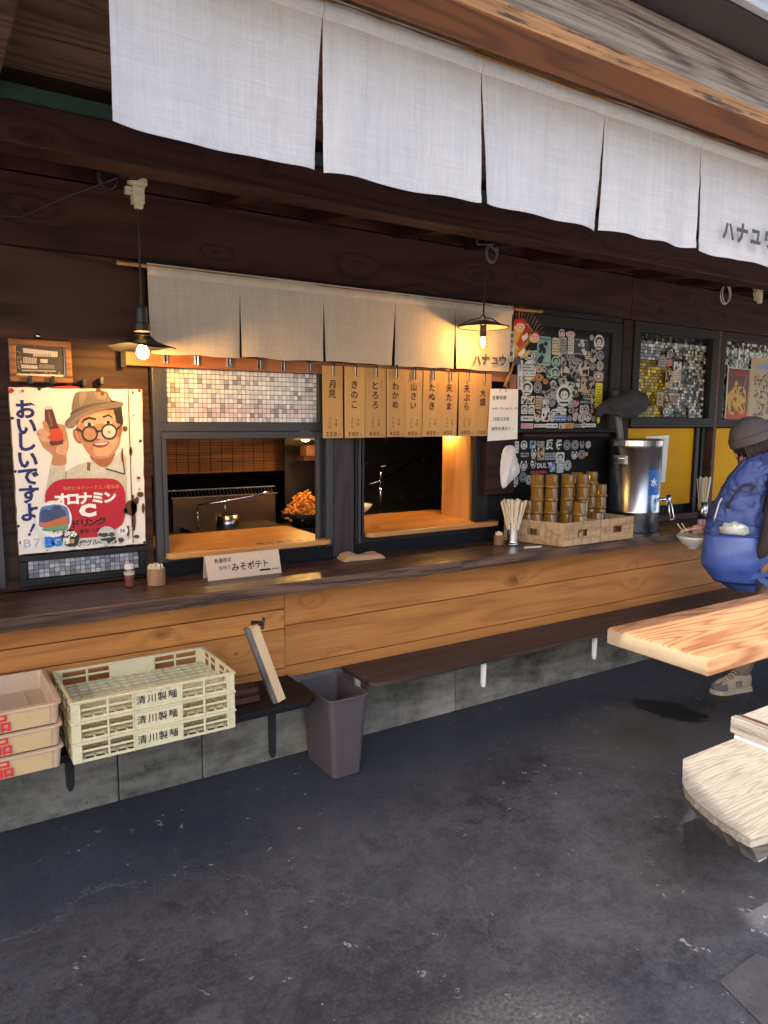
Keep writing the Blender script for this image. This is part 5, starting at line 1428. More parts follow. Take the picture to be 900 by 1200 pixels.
# amber cups stacked in columns
cup_prof = [(0, .0), (.033, .0), (.0350, .003), (.0372, .058), (.0392, .060), (.0398, .063), (.0398, .072), (.038, .0735), (.0355, .068), (.033, .007), (0, .006)]
cupm = bpy.data.meshes.new('cup')
_t = MB().lathe([(r, z) for r, z in cup_prof], 22); cupm.from_pydata(_t.v, [], _t.f); cupm.materials.append(M['amber']); cupm.polygons.foreach_set('use_smooth', [True] * len(_t.f))
cols_ = [(629, 2.955, 5, 'first tall stack at the left'), (645.5, 2.905, 5, 'second tall stack'), (664, 2.885, 5, 'third tall stack'), (681.5, 2.865, 5, 'fourth tall stack'), (661, 2.800, 1, 'front gap between the tall stacks'), (680, 2.775, 3, 'short stack at the front'), (618.5, 2.995, 3, 'short stack at the far left'),
         (692, 2.975, 5, 'tall stack at the back right'), (675, 2.985, 5, 'back row behind the fourth stack'), (703, 2.94, 4, 'stack by the water urn'), (700, 2.815, 2, 'low stack in the right basket'), (718, 2.80, 1, 'right basket by itself')]
rowname = ['lowest', 'second', 'third', 'fourth', 'topmost']
for ci, (u, y, n, where) in enumerate(cols_):
    x = W(u, 590, y)[0]
    for k in range(n):
        o = bpy.data.objects.new('plastic_cup', cupm); COL.objects.link(o)
        o.location = (x + random.uniform(-.0015, .0015), y + random.uniform(-.0015, .0015), ZC + .008 + k * .0738 + .0736); o.rotation_euler = (math.pi, 0, random.random() * 6)
        tag(o, 'amber plastic cup, ' + ('topmost' if k == n - 1 and n > 1 else 'only one' if n == 1 else rowname[k]) + (' of the ' if n > 1 else ' in the ') + where, 'cup', 'amber cups stacked in the baskets')

# steel water urn
ux, uy, ur = 3.765, 2.945, .155
ur_ = thing('water_urn', 'tall stainless steel water urn with tap and blue label', 'urn', (ux, uy, ZC))
MB().lathe([(0, 0), (ur - .004, 0), (ur, .006), (ur, .118), (ur + .003, .122), (ur + .003, .128), (ur, .132), (ur, .535), (ur - .01, .54), (0, .54)], 48, (ux, uy, ZC + .0005)).build('tank', M['steel'], ur_, smooth=False, bev=0)
for p in [o for o in COL.objects if o.parent == ur_]: p.data.polygons.foreach_set('use_smooth', [True] * len(p.data.polygons))
MB().lathe([(0, .572), (ur - .03, .572), (ur + .001, .568), (ur + .005, .562), (ur + .005, .528), (ur + .0012, .528)], 48, (ux, uy, ZC)).build('lid', M['steel'], ur_, smooth=False, bev=.001)
def onurn(a, z, r=ur): return (ux + r * math.cos(a), uy + r * math.sin(a), ZC + z)
# handle recess and label are bent to the tank
def patch(a0, a1, z0, z1, r, mat, name, parent):
    return MB().grid(lambda s, t: onurn(a0 + (a1 - a0) * s, z0 + (z1 - z0) * t, r), 12, 2).build(name, mat, parent, smooth=True)
va = math.atan2(-uy, -ux)
patch(va - .98, va - .30, .42, .47, ur + .0012, M['steel_x'], 'handle_plate', ur_)
mb = MB(); mb.tube([onurn(va - .92, .455, ur + .002), onurn(va - .92, .455, ur + .03), onurn(va - .62, .455, ur + .035), onurn(va - .36, .455, ur + .03), onurn(va - .36, .455, ur + .002)], .006, 8); mb.build('handle', M['chrome'], ur_, smooth=True)
lbp = patch(va + .58, va + 1.20, .235, .385, ur + .0012, plain('label_blue', (.02, .12, .42), .35), 'label_plate', ur_)
mb = MB(); write(mb, '水', 0, 0, .05, 0, bold=.03)
mb.v = [onurn(va + .80 + p[0] / ur, .31 + p[2], ur + .0022) for p in mb.v]; mb.build('lettering', ink('ink_white_c', (.75, .75, .75)), lbp)
ta = va + 1.28
mb = MB(); mb.tube([onurn(ta, .205, ur - .002), onurn(ta, .205, ur + .05)], .011, 10); mb.tube([onurn(ta, .235, ur + .055), onurn(ta, .155, ur + .055)], [.015, .011], 10)
tp = mb.build('tap', M['chrome'], ur_, smooth=True)
mb = MB(); q = [onurn(ta - .08, .235, ur + .055), onurn(ta - .14, .13, ur + .075), onurn(ta - .12, .085, ur + .08), onurn(ta + .16, .085, ur + .085), onurn(ta + .18, .10, ur + .085), onurn(ta + .08, .235, ur + .055)]
mb.tube(q, .0035, 6); mb.build('lever', M['chrome'], tp, smooth=True)

# hose, black cloth, wall cabinet, tissue
mb = MB()
x0_, z0_ = W(722, 458, 3.05); x1_, z1_ = W(727, 512, 3.03)
mb.tube([(x0_, 3.05, z0_), (x0_ + .002, 3.045, z0_ - .1), (x1_, 3.03, z1_), (x1_, 3.03, z1_ - .12)], .022, 10)
tag(mb.build('grey_pipe', plain('pipe_grey', (.09, .09, .10), .35), None, smooth=True, origin=(x0_, 3.05, 1.3)), 'grey upright pipe behind the steel water urn', 'pipe')
P_ = [W(697, 484, 2.98), W(708, 478, 2.98), W(724, 476, 2.98), W(740, 474, 2.98), W(752, 472, 2.98), W(759, 474, 2.98)]
rad = [.022, .035, .062, .082, .066, .016]
pp = smooth_pts([(P_[i][0], 2.975, P_[i][1], rad[i]) for i in range(6)], 5, False)
mb = MB().tube([p[:3] for p in pp], [max(.008, p[3]) for p in pp], 22)
for i, p in enumerate(mb.v):
    nn = mnoise.noise(Vector((p[0] * 14, p[1] * 14, p[2] * 22))) * .030 + mnoise.noise(Vector((p[0] * 30 + p[2] * 20, p[1] * 30, p[2] * 44))) * .014
    mb.v[i] = (p[0] + nn * .5, 2.975 + (p[1] - 2.975) * .55 + nn, p[2] + nn)
tag(mb.build('black_cloth', M['black_cloth'], None, smooth=True, sub=1, origin=(3.65, 2.97, 1.55)), 'crumpled black cloth hanging over the steel water urn', 'cloth')
cb = thing('wall_cabinet', 'dark brown wooden box below the white note', 'box', (2.745, 3.09, 1.135))
MB().box(2.640, 2.852, 3.052, 3.124, 1.135, 1.437).build('body', M['dark_timber'], cb, bev=.004)
MB().box(2.800, 2.806, 3.0485, 3.0515, 1.14, 1.43).build('seam', M['black_wood'], cb)
pts = [W(u, v, 3.04) for u, v in ((596, 522), (604, 524), (606, 535), (609.5, 553), (594, 570), (589, 569.5), (587, 545), (590, 527))]
n = len(pts); mb = MB(); cx = sum(p[0] for p in pts) / n; cz = sum(p[1] for p in pts) / n
rings = 12; vs = [(cx, 3.025, cz)]; fs = []
sp = smooth_pts(pts, 5); m_n = len(sp)
for r in range(1, rings + 1):
    for k, p in enumerate(sp):
        f_ = r / rings; px = cx + (p[0] - cx) * f_; pz = cz + (p[1] - cz) * f_
        vs.append((px, 3.045 - .016 * (1 - f_ ** 2) + .012 * mnoise.noise(Vector((px * 30, pz * 22, 3))) + .008 * mnoise.noise(Vector((px * 80 + pz * 30, pz * 50, 6))), pz))
for k in range(m_n): fs.append((0, 1 + k, 1 + (k + 1) % m_n))
for r in range(rings - 1):
    for k in range(m_n): fs.append((1 + r * m_n + k, 1 + (r + 1) * m_n + k, 1 + (r + 1) * m_n + (k + 1) % m_n, 1 + r * m_n + (k + 1) % m_n))
mb.add(vs, fs)
tag(mb.build('paper_tissue', M['tissue'], None, smooth=True, solid=.0015, origin=(cx, 3.04, cz)), 'crumpled pale tissue stuck on the dark brown box', 'tissue')
# taped paper on the yellow panel
q = [W(u, v, 3.13) for u, v in ((758, 511), (784, 510), (778, 566), (768, 566))]
q = [W(u, v, 3.13) for u, v in ((757, 511.5), (784, 510), (779, 565), (753, 566))]
tag(MB().face(q, 3.128, 3.1295).build('paper_sheet', M['paper'], None, origin=(q[0][0], 3.13, q[3][1])), 'white sheet of paper taped to the yellow panel behind the urn', 'paper')
# ------------------------------------------------------------------ stickers on the dark panes
MS = {k: plain('st_' + k, c, .4, var=.12) for k, c in dict(white=(.55, .53, .49), cream=(.50, .42, .30), green=(.28, .42, .33), teal=(.22, .36, .33), grey=(.26, .26, .26), dark=(.035, .035, .038), brown=(.22, .09, .04), orange=(.48, .22, .05), pink=(.50, .30, .32), blue=(.05, .12, .30), yellow=(.75, .62, .01), tan=(.42, .28, .14), red=(.40, .03, .03), sky=(.25, .40, .55)).items()}
INK = M['ink_black']
def sticker(parent, x, z, w, h, shape, col, mark, y, rot=0.0):
    ct, st = math.cos(rot), math.sin(rot)
    def tr(pts): return [(x + a * ct - b * st, z + a * st + b * ct) for a, b in pts]
    if shape == 'o': base = ell(0, 0, w / 2, h / 2, 18)
    elif shape == 'h': base = [(-w / 2, h * .05), (-w * .3, h / 2), (0, h * .3), (w * .3, h / 2), (w / 2, 0), (w * .25, -h * .45), (-w * .2, -h / 2)]
    else: base = rrect(-w / 2, w / 2, -h / 2, h / 2, min(w, h) * .12, 2)
    mb = MB(); mb.face(tr(base), y, y + .0006); ym = y - .0004
    mb.mat(1); r = random.random
    if mark == 'ring':
        n = 16; a = ell(0, 0, w * .40, h * .40, n); b = ell(0, 0, w * .33, h * .33, n)
        for k in range(n): mb.face(tr([a[k], a[(k + 1) % n], b[(k + 1) % n], b[k]]), ym)
        mb.face(tr(ell(0, -h * .02, w * .16, h * .14, 9, r())), ym)
        mb.face(tr([(-w * .2, h * .17), (w * .2, h * .17), (w * .2, h * .23), (-w * .2, h * .23)]), ym)
    elif mark == 'face':
        mb.face(tr([(p[0], p[1] + h * .08) for p in ell(0, 0, w * .36, h * .28, 12)]), ym); mb.mat(0); mb.face(tr([(p[0], p[1] + h * .02) for p in ell(0, 0, w * .24, h * .2, 10)]), ym - .0003); mb.mat(1)
        for s in (-1, 1): mb.face(tr([(p[0] + s * w * .1, p[1] + h * .03) for p in ell(0, 0, w * .05, h * .04, 6)]), ym - .0006)
        mb.face(tr([(-w * .3, -h * .36), (w * .3, -h * .36), (w * .26, -h * .28), (-w * .26, -h * .28)]), ym)
    elif mark == 'text':
        rows = max(1, round(h / .020))
        for j in range(rows):
            zz = h / 2 * .78 - (j + .5) * h * .78 * 1.0 / rows; n = max(2, round(w / .011)); hh = h * .5 / rows * .62
            for i in range(n):
                if r() < .12: continue
                xx = -w * .42 + w * .84 * i / n; ww = w * .84 / n * (.5 + .35 * r()); mb.face(tr([(xx, zz - hh / 2), (xx + ww, zz - hh / 2 + r() * .001), (xx + ww, zz + hh / 2), (xx, zz + hh / 2)]), ym)
    elif mark == 'pict':
        for _ in range(7):
            px, pz = (r() - .5) * w * .7, (r() - .5) * h * .75; s = min(w, h) * (.08 + .14 * r()); n = 7
            mb.face(tr([(px + s * (.6 + .6 * r()) * math.cos(6.283 * k / n), pz + s * (.6 + .6 * r()) * math.sin(6.283 * k / n)) for k in range(n)]), ym - .00005 * _)
        e = .42
        for q in ([(-w * e, h * e), (w * e, h * e), (w * e, h * (e - .025)), (-w * e, h * (e - .025))], [(-w * e, -h * e), (w * e, -h * e), (w * e, -h * (e - .025)), (-w * e, -h * (e - .025))]): mb.face(tr(q), ym - .0006)
    return mb
def put(parent, cx, cy, w, h, shape, col, mark, y, conv, inkm=None, rot=0.0):
    x, z = conv(cx, cy); x0_, _ = conv(cx - w / 2, cy); x1_, _ = conv(cx + w / 2, cy); _, z1_ = conv(cx, cy - h / 2); _, z0_ = conv(cx, cy + h / 2)
    mb = sticker(parent, x, z, x1_ - x0_, z1_ - z0_, shape, col, mark, y + random.uniform(-.0008, .0004), rot)
    mb.build('sticker', [MS[col], inkm or INK], parent)
sbd = thing('sticker_window', 'dark window pane crowded with stickers above the amber cups', 'stickers', (3.3, 3.1, 1.53))
Y3 = 3.0975
cv = lambda cx, cy: W(590 + cx / 6.43, 360 + cy / 6.43, Y3)
wk_ = MS['white']
for q in [(305, 330, 105, 220, 'r', 'teal', 'pict'), (395, 295, 55, 130, 'r', 'cream', 'text'), (450, 290, 50, 130, 'r', 'grey', 'text'), (508, 280, 45, 150, 'r', 'white', 'text'), (440, 200, 48, 70, 'o', 'white', 'face'), (505, 205, 70, 48, 'o', 'white', 'ring'), (585, 300, 110, 130, 'r', 'dark', 'pict'), (665, 230, 30, 42, 'o', 'white', 'ring'), (720, 265, 78, 115, 'o', 'white', 'face'), (730, 365, 55, 75, 'o', 'grey', 'face'), (728, 442, 52, 72, 'o', 'cream', 'ring'),
          (195, 365, 90, 80, 'o', 'white', 'ring'), (192, 478, 108, 145, 'o', 'white', 'text'), (270, 470, 62, 44, 'o', 'cream', 'ring'), (266, 530, 72, 52, 'o', 'orange', 'ring'), (395, 410, 66, 86, 'o', 'green', 'face'), (390, 495, 70, 86, 'o', 'green', 'face'), (452, 405, 42, 60, 'r', 'grey', 'pict'), (540, 400, 110, 42, 'o', 'grey', 'text'), (462, 485, 66, 86, 'o', 'cream', 'pict'), (530, 480, 76, 100, 'h', 'grey', 'pict'), (605, 465, 80, 110, 'o', 'cream', 'pict'), (670, 445, 48, 60, 'o', 'grey', 'face'), (716, 522, 78, 82, 'r', 'brown', 'ring'),
          (375, 582, 58, 80, 'o', 'dark', 'face'), (178, 610, 86, 108, 'o', 'white', 'face'), (258, 605, 62, 85, 'o', 'grey', 'ring'), (440, 555, 64, 50, 'h', 'grey', 'pict'), (560, 570, 48, 72, 'r', 'dark', 'pict'), (625, 590, 84, 150, 'h', 'tan', 'pict'), (535, 610, 60, 100, 'h', 'green', 'pict'), (458, 665, 122, 168, 'o', 'white', 'face'), (345, 660, 74, 70, 'o', 'grey', 'pict'), (370, 715, 46, 66, 'o', 'grey', 'face'), (718, 660, 52, 178, 'r', 'yellow', 'text'), (660, 660, 54, 60, 'h', 'tan', 'pict'),
          (158, 700, 46, 62, 'r', 'white', 'pict'), (212, 700, 46, 62, 'r', 'white', 'pict'), (158, 772, 46, 66, 'r', 'white', 'face'), (212, 772, 46, 66, 'r', 'white', 'face'), (264, 718, 44, 100, 'r', 'tan', 'text'), (320, 725, 42, 60, 'r', 'white', 'pict'), (178, 838, 94, 38, 'r', 'white', 'text'), (258, 822, 58, 86, 'o', 'cream', 'pict'), (318, 810, 58, 102, 'r', 'white', 'pict'), (366, 838, 38, 52, 'o', 'white', 'ring'), (432, 775, 90, 44, 'o', 'white', 'text'), (430, 835, 92, 52, 'r', 'blue', 'text'), (498, 838, 36, 44, 'o', 'grey', 'ring'), (538, 838, 32, 42, 'o', 'white', 'ring'), (545, 725, 54, 46, 'h', 'pink', 'pict'), (615, 715, 80, 34, 'r', 'dark', 'text'), (610, 770, 66, 62, 'r', 'white', 'ring'), (588, 835, 52, 62, 'o', 'white', 'ring'), (635, 832, 46, 60, 'o', 'white', 'face'), (510, 780, 48, 40, 'h', 'grey', 'pict'), (680, 840, 30, 44, 'o', 'grey', 'ring'), (715, 850, 24, 50, 'h', 'yellow', 'none'),
          (178, 895, 92, 40, 'r', 'pink', 'text'), (440, 895, 46, 40, 'r', 'cream', 'pict'), (498, 893, 68, 40, 'r', 'orange', 'text'), (275, 893, 88, 26, 'r', 'white', 'text'), (365, 893, 88, 34, 'r', 'white', 'text'), (565, 893, 56, 26, 'r', 'grey', 'text'), (650, 890, 90, 26, 'r', 'white', 'text'), (605, 888, 34, 44, 'o', 'white', 'ring'), (318, 560, 40, 40, 'o', 'orange', 'ring'), (335, 490, 40, 60, 'h', 'grey', 'pict'), (680, 350, 50, 80, 'h', 'grey', 'pict'), (300, 640, 44, 30, 'r', 'dark', 'text')]:
    k_ = wk_ if q[5] in ('dark', 'blue', 'brown') else (MS['red'] if q[5] == 'pink' or (q[4] == 'o' and q[6] == 'ring' and q[1] == 205) else None)
    put(sbd, *q, Y3, cv, k_)
for _k in range(120):
    cx_, cy_ = random.uniform(150, 690), random.uniform(330, 850); w__ = random.uniform(26, 60)
    put(sbd, cx_, cy_, w__, w__ * random.uniform(.8, 1.5), random.choice('oorh'), random.choice(['grey', 'grey', 'dark', 'white', 'cream', 'brown', 'tan', 'teal']), random.choice(['ring', 'face', 'text', 'pict']), Y3 + .0018, cv)
x, z = cv(108, 520); mb = MB(); mb.face([cv(92, 400), cv(132, 402), cv(126, 622), cv(88, 620)], 3.080, 3.0808); mb.mat(1); write(mb, 'ASS PORT', *cv(112, 425), .022, 3.079, True, .02, step=.019); mb.build('sticker', [MS['white'], INK], sbd)
sb2 = thing('sticker_panel', 'black lower panel with white stickers behind the amber cups', 'stickers', (3.2, 3.13, 1.1))
cv2 = lambda cx, cy: W(580 + cx / 6.43, 500 + cy / 6.43, 3.13)
for q in [(160, 155, 40, 90, 'r', 'white', 'text'), (220, 138, 50, 68, 'o', 'white', 'face'), (286, 135, 42, 58, 'r', 'sky', 'pict'), (345, 127, 56, 34, 'r', 'grey', 'text'), (225, 212, 72, 48, 'h', 'dark', 'text'), (293, 205, 42, 76, 'h', 'white', 'face'), (348, 200, 52, 104, 'r', 'tan', 'pict'), (545, 138, 52, 78, 'o', 'grey', 'ring'), (605, 138, 54, 74, 'o', 'grey', 'ring'), (658, 135, 34, 60, 'h', 'grey', 'pict'), (705, 136, 38, 54, 'o', 'white', 'ring'), (418, 224, 82, 54, 'r', 'grey', 'text'), (493, 235, 62, 84, 'r', 'white', 'face'), (600, 215, 50, 60, 'h', 'white', 'face'), (655, 210, 54, 66, 'o', 'grey', 'ring'), (688, 207, 26, 26, 'r', 'orange', 'none'),
          (218, 295, 58, 80, 'h', 'white', 'face'), (291, 282, 44, 66, 'h', 'white', 'pict'), (435, 302, 62, 82, 'h', 'blue', 'pict'), (547, 292, 56, 78, 'o', 'white', 'ring'), (492, 314, 50, 66, 'r', 'white', 'text'), (330, 343, 118, 22, 'r', 'red', 'text'), (212, 380, 54, 76, 'o', 'grey', 'ring'), (152, 410, 50, 90, 'o', 'white', 'face'), (257, 402, 46, 72, 'o', 'white', 'ring')]:
    put(sb2, *q, 3.131, cv2, wk_ if q[5] in ('dark', 'blue') else None)
mb = MB(); write(mb, '反', *cv2(412, 135), .062, 3.1305, bold=.04); write(mb, '骨', *cv2(485, 135), .062, 3.1305, bold=.04); write(mb, 'DULT', *cv2(332, 293), .040, 3.1305, bold=.04, step=.028); mb.build('lettering', wk_, sb2)
# stickers on window four
s4 = thing('sticker_window', 'scattered stickers on the gold mosaic window right of the urn', 'stickers', (4.3, 3.1, 1.6))
cv4 = lambda cx, cy: W(700 + cx / 4.5, 340 + cy / 4.5, 3.112)
for q in [(385, 336, 26, 42, 'o', 'grey', 'face'), (380, 382, 34, 44, 'o', 'red', 'text'), (343, 378, 42, 50, 'r', 'grey', 'text'), (424, 400, 40, 44, 'r', 'white', 'pict'), (420, 455, 40, 60, 'r', 'cream', 'text'), (378, 470, 38, 90, 'r', 'tan', 'pict'), (330, 573, 34, 68, 'r', 'tan', 'ring'), (404, 577, 28, 34, 'o', 'brown', 'none'), (366, 642, 46, 54, 'o', 'dark', 'ring'), (502, 648, 50, 66, 'h', 'dark', 'face'), (370, 580, 40, 60, 'h', 'tan', 'pict'), (502, 682, 48, 22, 'r', 'red', 'text')]:
    put(s4, *q, 3.112, cv4, wk_ if q[5] in ('dark', 'red', 'brown') else None)

# festive rake charm
km = thing('festive_charm', 'colourful red and gold festive rake charm hung beside the stickered window', 'charm', (2.93, 3.05, 1.9))
ck = lambda cx, cy, y=3.04: W(590 + cx / 6.43, 360 + cy / 6.43, y)
def solidp(name, pts, y, th, mat, sm=True): return MB().face(smooth_pts(pts, 4) if sm else pts, y, y + th).build(name, mat, km)
hub = ck(85, 400)
mb = MB()
for k in range(13):
    a = R(35 + 62 * k / 12); L_ = .30
    e = (hub[0] + L_ * math.cos(a) * .95, 3.055, hub[1] + L_ * math.sin(a) * 1.02)
    mb.tube([(hub[0], 3.052, hub[1]), (hub[0] + (e[0] - hub[0]) * .6, 3.052, hub[1] + (e[2] - hub[1]) * .6), e], .0028, 5)
mb.build('rake_tines', M['bamboo'], km)
mb = MB(); p0 = ck(90, 410); p1 = ck(2, 600); mb.tube([(p0[0], 3.05, p0[1]), ((p0[0] + p1[0]) / 2, 3.04, (p0[1] + p1[1]) / 2), (p1[0], 3.035, p1[1])], [.007, .009, .009], 8); mb.build('handle', M['bamboo'], km, smooth=True)
st_red = MS['red']; gold = plain('gold_paper', (.55, .36, .08), .35, .3)
solidp('fan_paper', [ck(*p) for p in ((80, 110), (150, 90), (210, 150), (250, 220), (215, 300), (120, 370), (95, 330))], 3.046, .003, gold)
solidp('red_ribbon', [ck(*p) for p in ((75, 105), (120, 85), (165, 100), (160, 135), (115, 120), (85, 140))], 3.034, .006, st_red)
solidp('red_ribbon', [ck(*p) for p in ((105, 280), (180, 140), (200, 150), (170, 260), (120, 310))], 3.036, .005, st_red, False)
for c_ in ((112, 150, 36, 40), (222, 228, 34, 42)):
    solidp('round_mask', [ck(c_[0] + c_[2] * math.cos(k * .52), c_[1] + c_[3] * math.sin(k * .52)) for k in range(12)], 3.026, .010, plain('mask_skin', (.60, .36, .27), .5))
    solidp('mask_hair', [ck(c_[0] + c_[2] * a, c_[1] + c_[3] * b) for a, b in ((-1.1, -.1), (-.8, -1), (0, -1.25), (.8, -1), (1.1, -.1), (.6, -.6), (0, -.75), (-.6, -.6))], 3.022, .004, st_red if c_[0] < 200 else M['ink_brown'], False)
    mb = MB()
    for s in (-1, 1): mb.face([ck(c_[0] + s * 13 + 5 * math.cos(k), c_[1] - 2 + 4 * math.sin(k)) for k in range(6)], 3.0255)
    mb.face([ck(c_[0] + 6 * math.cos(k), c_[1] + 18 + 4 * math.sin(k)) for k in range(6)], 3.0255); mb.build('mask_features', INK, km)
solidp('white_tag', [ck(*p) for p in ((125, 225), (165, 195), (178, 225), (140, 260))], 3.028, .003, MS['white'], False)
solidp('dark_block', [ck(*p) for p in ((160, 310), (200, 262), (225, 280), (180, 335))], 3.028, .008, M['black_wood'], False)
solidp('white_tag', [ck(*p) for p in ((100, 350), (145, 305), (155, 330), (115, 380))], 3.027, .003, MS['white'], False)
solidp('gold_block', [ck(*p) for p in ((140, 350), (185, 320), (180, 350), (120, 392))], 3.026, .008, gold, False)
solidp('blue_tassel', [ck(*p) for p in ((80, 390), (105, 385), (118, 405), (110, 430), (85, 435), (74, 412))], 3.028, .010, plain('tassel', (.03, .05, .12), .8))
wt = MB().face([ck(48, 182), ck(92, 180), ck(90, 410), ck(44, 412)], 3.048, 3.050)
o = wt.build('name_slip', MS['white'], km)
mb = MB(); write(mb, '商売繁盛', *ck(68, 215), .026, 3.047, True, .02, step=.032); mb.build('lettering', INK, o)

# posters in window five
p5 = lambda cx, cy, y=3.110: W(800 + cx / 6.32, 370 + cy / 6.32, y)
po = thing('red_poster', 'small red and yellow illustrated poster in the window behind the person', 'poster', (5.05, 3.11, 1.6))
MB().face([p5(335, 378), p5(502, 395), p5(478, 775), p5(310, 772)], 3.1095, 3.111).build('sheet', MS['cream'], po)
mb = MB(); mb.col = []
def p5f(pts, c, k, sm=False):
    q = [p5(a, b) for a, b in pts]; mb.face(smooth_pts(q, 4) if sm else q, 3.1085 - .0002 * k); mb.col.append(c)
p5f([(343, 388), (495, 402), (472, 768), (318, 765)], (.10, .03, .025), 0); p5f([(325, 690), (476, 700), (472, 768), (318, 765)], (.50, .06, .02), 1)
p5f([(395, 480), (420, 520), (460, 540), (465, 640), (440, 730), (400, 700), (365, 735), (335, 690), (330, 590), (370, 540)], (.62, .33, .03), 2, True)
for _k in range(46):
    _a, _b = 345 + random.random() * 110, 520 + random.random() * 200; _s = 5 + 12 * random.random()
    p5f([(_a, _b - _s * 1.6), (_a + _s * .7, _b), (_a + _s * .2, _b + _s), (_a - _s * .6, _b + _s * .3)], random.choice([(.10, .05, .02), (.10, .05, .02), (.66, .40, .06), (.34, .12, .03)]), 3 + .05 * _k)
p5f([(440, 545), (475, 430), (482, 432), (455, 560)], (.38, .10, .03), 3)
mb.build('print', M['print'], po)
mb = MB(); write(mb, 'KING', *p5(362, 428), .036, 3.1072, bold=.03, step=.027); write(mb, 'ROCK', *p5(428, 432), .036, 3.1072, bold=.03, step=.025); mb.build('lettering', ink('ink_poster', (.5, .06, .03)), po)
pc = thing('cream_poster', 'large cream framed poster with dense print beside the red poster', 'poster', (5.4, 3.11, 1.6))
MB().face([p5(507, 308), p5(760, 320), p5(740, 800), p5(478, 790)], 3.106, 3.1085).build('sheet', MS['tan'], pc)
mb = MB(); mb.col = []
mb.face([p5(525, 335), p5(740, 345), p5(720, 780), p5(500, 770)], 3.1055); mb.col.append((.50, .38, .24))
mb.face(smooth_pts([p5(530, 385), p5(580, 365), p5(700, 350), p5(720, 390), p5(600, 395)], 4), 3.105); mb.col.append((.20, .35, .50))
for _ in range(150):
    a, b = 525 + random.random() * 190, 410 + random.random() * 350; s = 4 + 9 * random.random()
    mb.face([p5(a + s * math.cos(k * 1.05) * (.5 + random.random()), b + s * 1.3 * math.sin(k * 1.05) * (.5 + random.random())) for k in range(6)], 3.1052 - .000001 * _); mb.col.append(random.choice([(.14, .08, .05), (.28, .16, .09), (.10, .07, .06), (.42, .22, .08)]))
mb.build('print', M['print'], pc)

# ------------------------------------------------------------------ kitchen
bd = thing('reed_blind', 'brown reed blind hanging at the back of the left hatch', 'blind', (1.8, 4.6, 1.19))
mb = MB()
for k in range(60): z = 1.19 + .0105 * k; mb.box(.9, 2.30, 4.598 + .002 * math.sin(k), 4.603 + .002 * math.sin(k), z + .0016, z + .0096 + random.uniform(-.002, .0006))
stuff(mb.build('reed', wood('reed', (.11, .04, .02), (.26, .11, .05), 'X', 4, .6, .2, size=2), bd))
mb = MB()
for k in range(19): x = .95 + .0745 * k; mb.tube([(x, 4.594, 1.185), (x, 4.594, 1.82)], .0016, 5)
stuff(mb.build('binding_string', M['black_wood'], bd))
# stove with splash guard
sv = thing('kitchen_range', 'stainless kitchen range with splash guard inside the left hatch', 'stove', (1.5, 4.1, 0))
a0 = W(207, 600, 4.25); a1 = W(323, 600, 4.25)
MB().box(1.26, 1.92, 4.25, 4.27, .86, 1.075).build('splash_guard', steel('steel_warm', (.26, .17, .11), .34, 'X'), sv, bev=.002)
MB().box(1.0, 2.5, 3.75, 4.249, .0, .875).build('body', plain('range_dark', (.03, .027, .025), .35, .6), sv, bev=.003)
mb = MB()
for k in range(29): x = 1.26 + .0228 * k; mb.bar((x, 4.24, 1.077), (x + .01, 4.30, 1.115), .004, .004)
mb.bar((1.25, 4.24, 1.077), (1.93, 4.24, 1.077), .006, .006); mb.bar((1.25, 4.30, 1.115), (1.94, 4.30, 1.115), .006, .006)
mb.build('grill_rack', M['steel_x'], sv)
MB().box(1.30, 1.86, 3.90, 4.245, .876, .905).build('griddle', M['black_metal'], sv, bev=.004)
ld = thing('pot_with_ladle', 'small dark pot and metal ladle on the kitchen range', 'pot', (1.50, 4.0, .906))
MB().lathe([(0, 0), (.062, 0), (.066, .004), (.066, .085), (.062, .085), (.06, .01), (0, .01)], 20, (1.50, 4.0, .9055)).build('pot', M['steel'], ld, smooth=True)
MB().tube([(1.50, 4.0, .93), (1.49, 4.0, 1.02), (1.485, 4.0, 1.09)], .004, 6).build('ladle', M['chrome'], ld, smooth=True)
mb = MB(); mb.tube([(1.36, 4.1, 1.02), (1.36, 4.1, 1.045), (1.50, 4.08, 1.06), (1.66, 4.02, 1.09), (1.78, 3.99, 1.12)], .006, 6); mb.tube([(1.36, 4.1, .905), (1.36, 4.1, 1.02)], .005, 6)
tag(mb.build('bent_tongs', M['chrome'], None, smooth=True, origin=(1.55, 4.05, .905)), 'bent metal bar standing over the kitchen range', 'utensil')
# fried vegetables in a basket
TX = 1.885
fr = thing('tempura_basket', 'heap of orange fried vegetable tempura in a wire basket', 'tempura', (1.98, 3.72, .93))
MB().box(1.70, 2.35, 3.58, 3.90, .88, .925).build('tray', M['black_metal'], fr, bev=.003)
mb = MB(); mb.lathe([(.07, .0), (.135, .05), (.15, .09), (.147, .09), (.13, .052), (.066, .004)], 20, (TX, 3.74, .926)); mb.build('basket', M['black_wood'], fr, smooth=True)
mb = MB()
for k in range(170):
    a = random.random() * 6.28; rr = .13 * math.sqrt(random.random()); h_ = .16 * (1 - (rr / .14) ** 2)
    p = Vector((TX + rr * math.cos(a), 3.74 + rr * math.sin(a), .965 + h_ * random.uniform(.5, 1))); d = Vector((random.gauss(0, 1), random.gauss(0, 1), random.gauss(0, .6))).normalized() * random.uniform(.018, .035)
    mb.tube([p - d, p + Vector((0, 0, .006)), p + d], [.004, .008, .004], 5)
stuff(mb.build('fritter_pieces', plain('fritter', (.72, .27, .03), .6, var=.4), fr))
MB().box(1.975, 2.01, 3.62, 3.625, .93, 1.10).build('price_slip', M['paper'], fr)
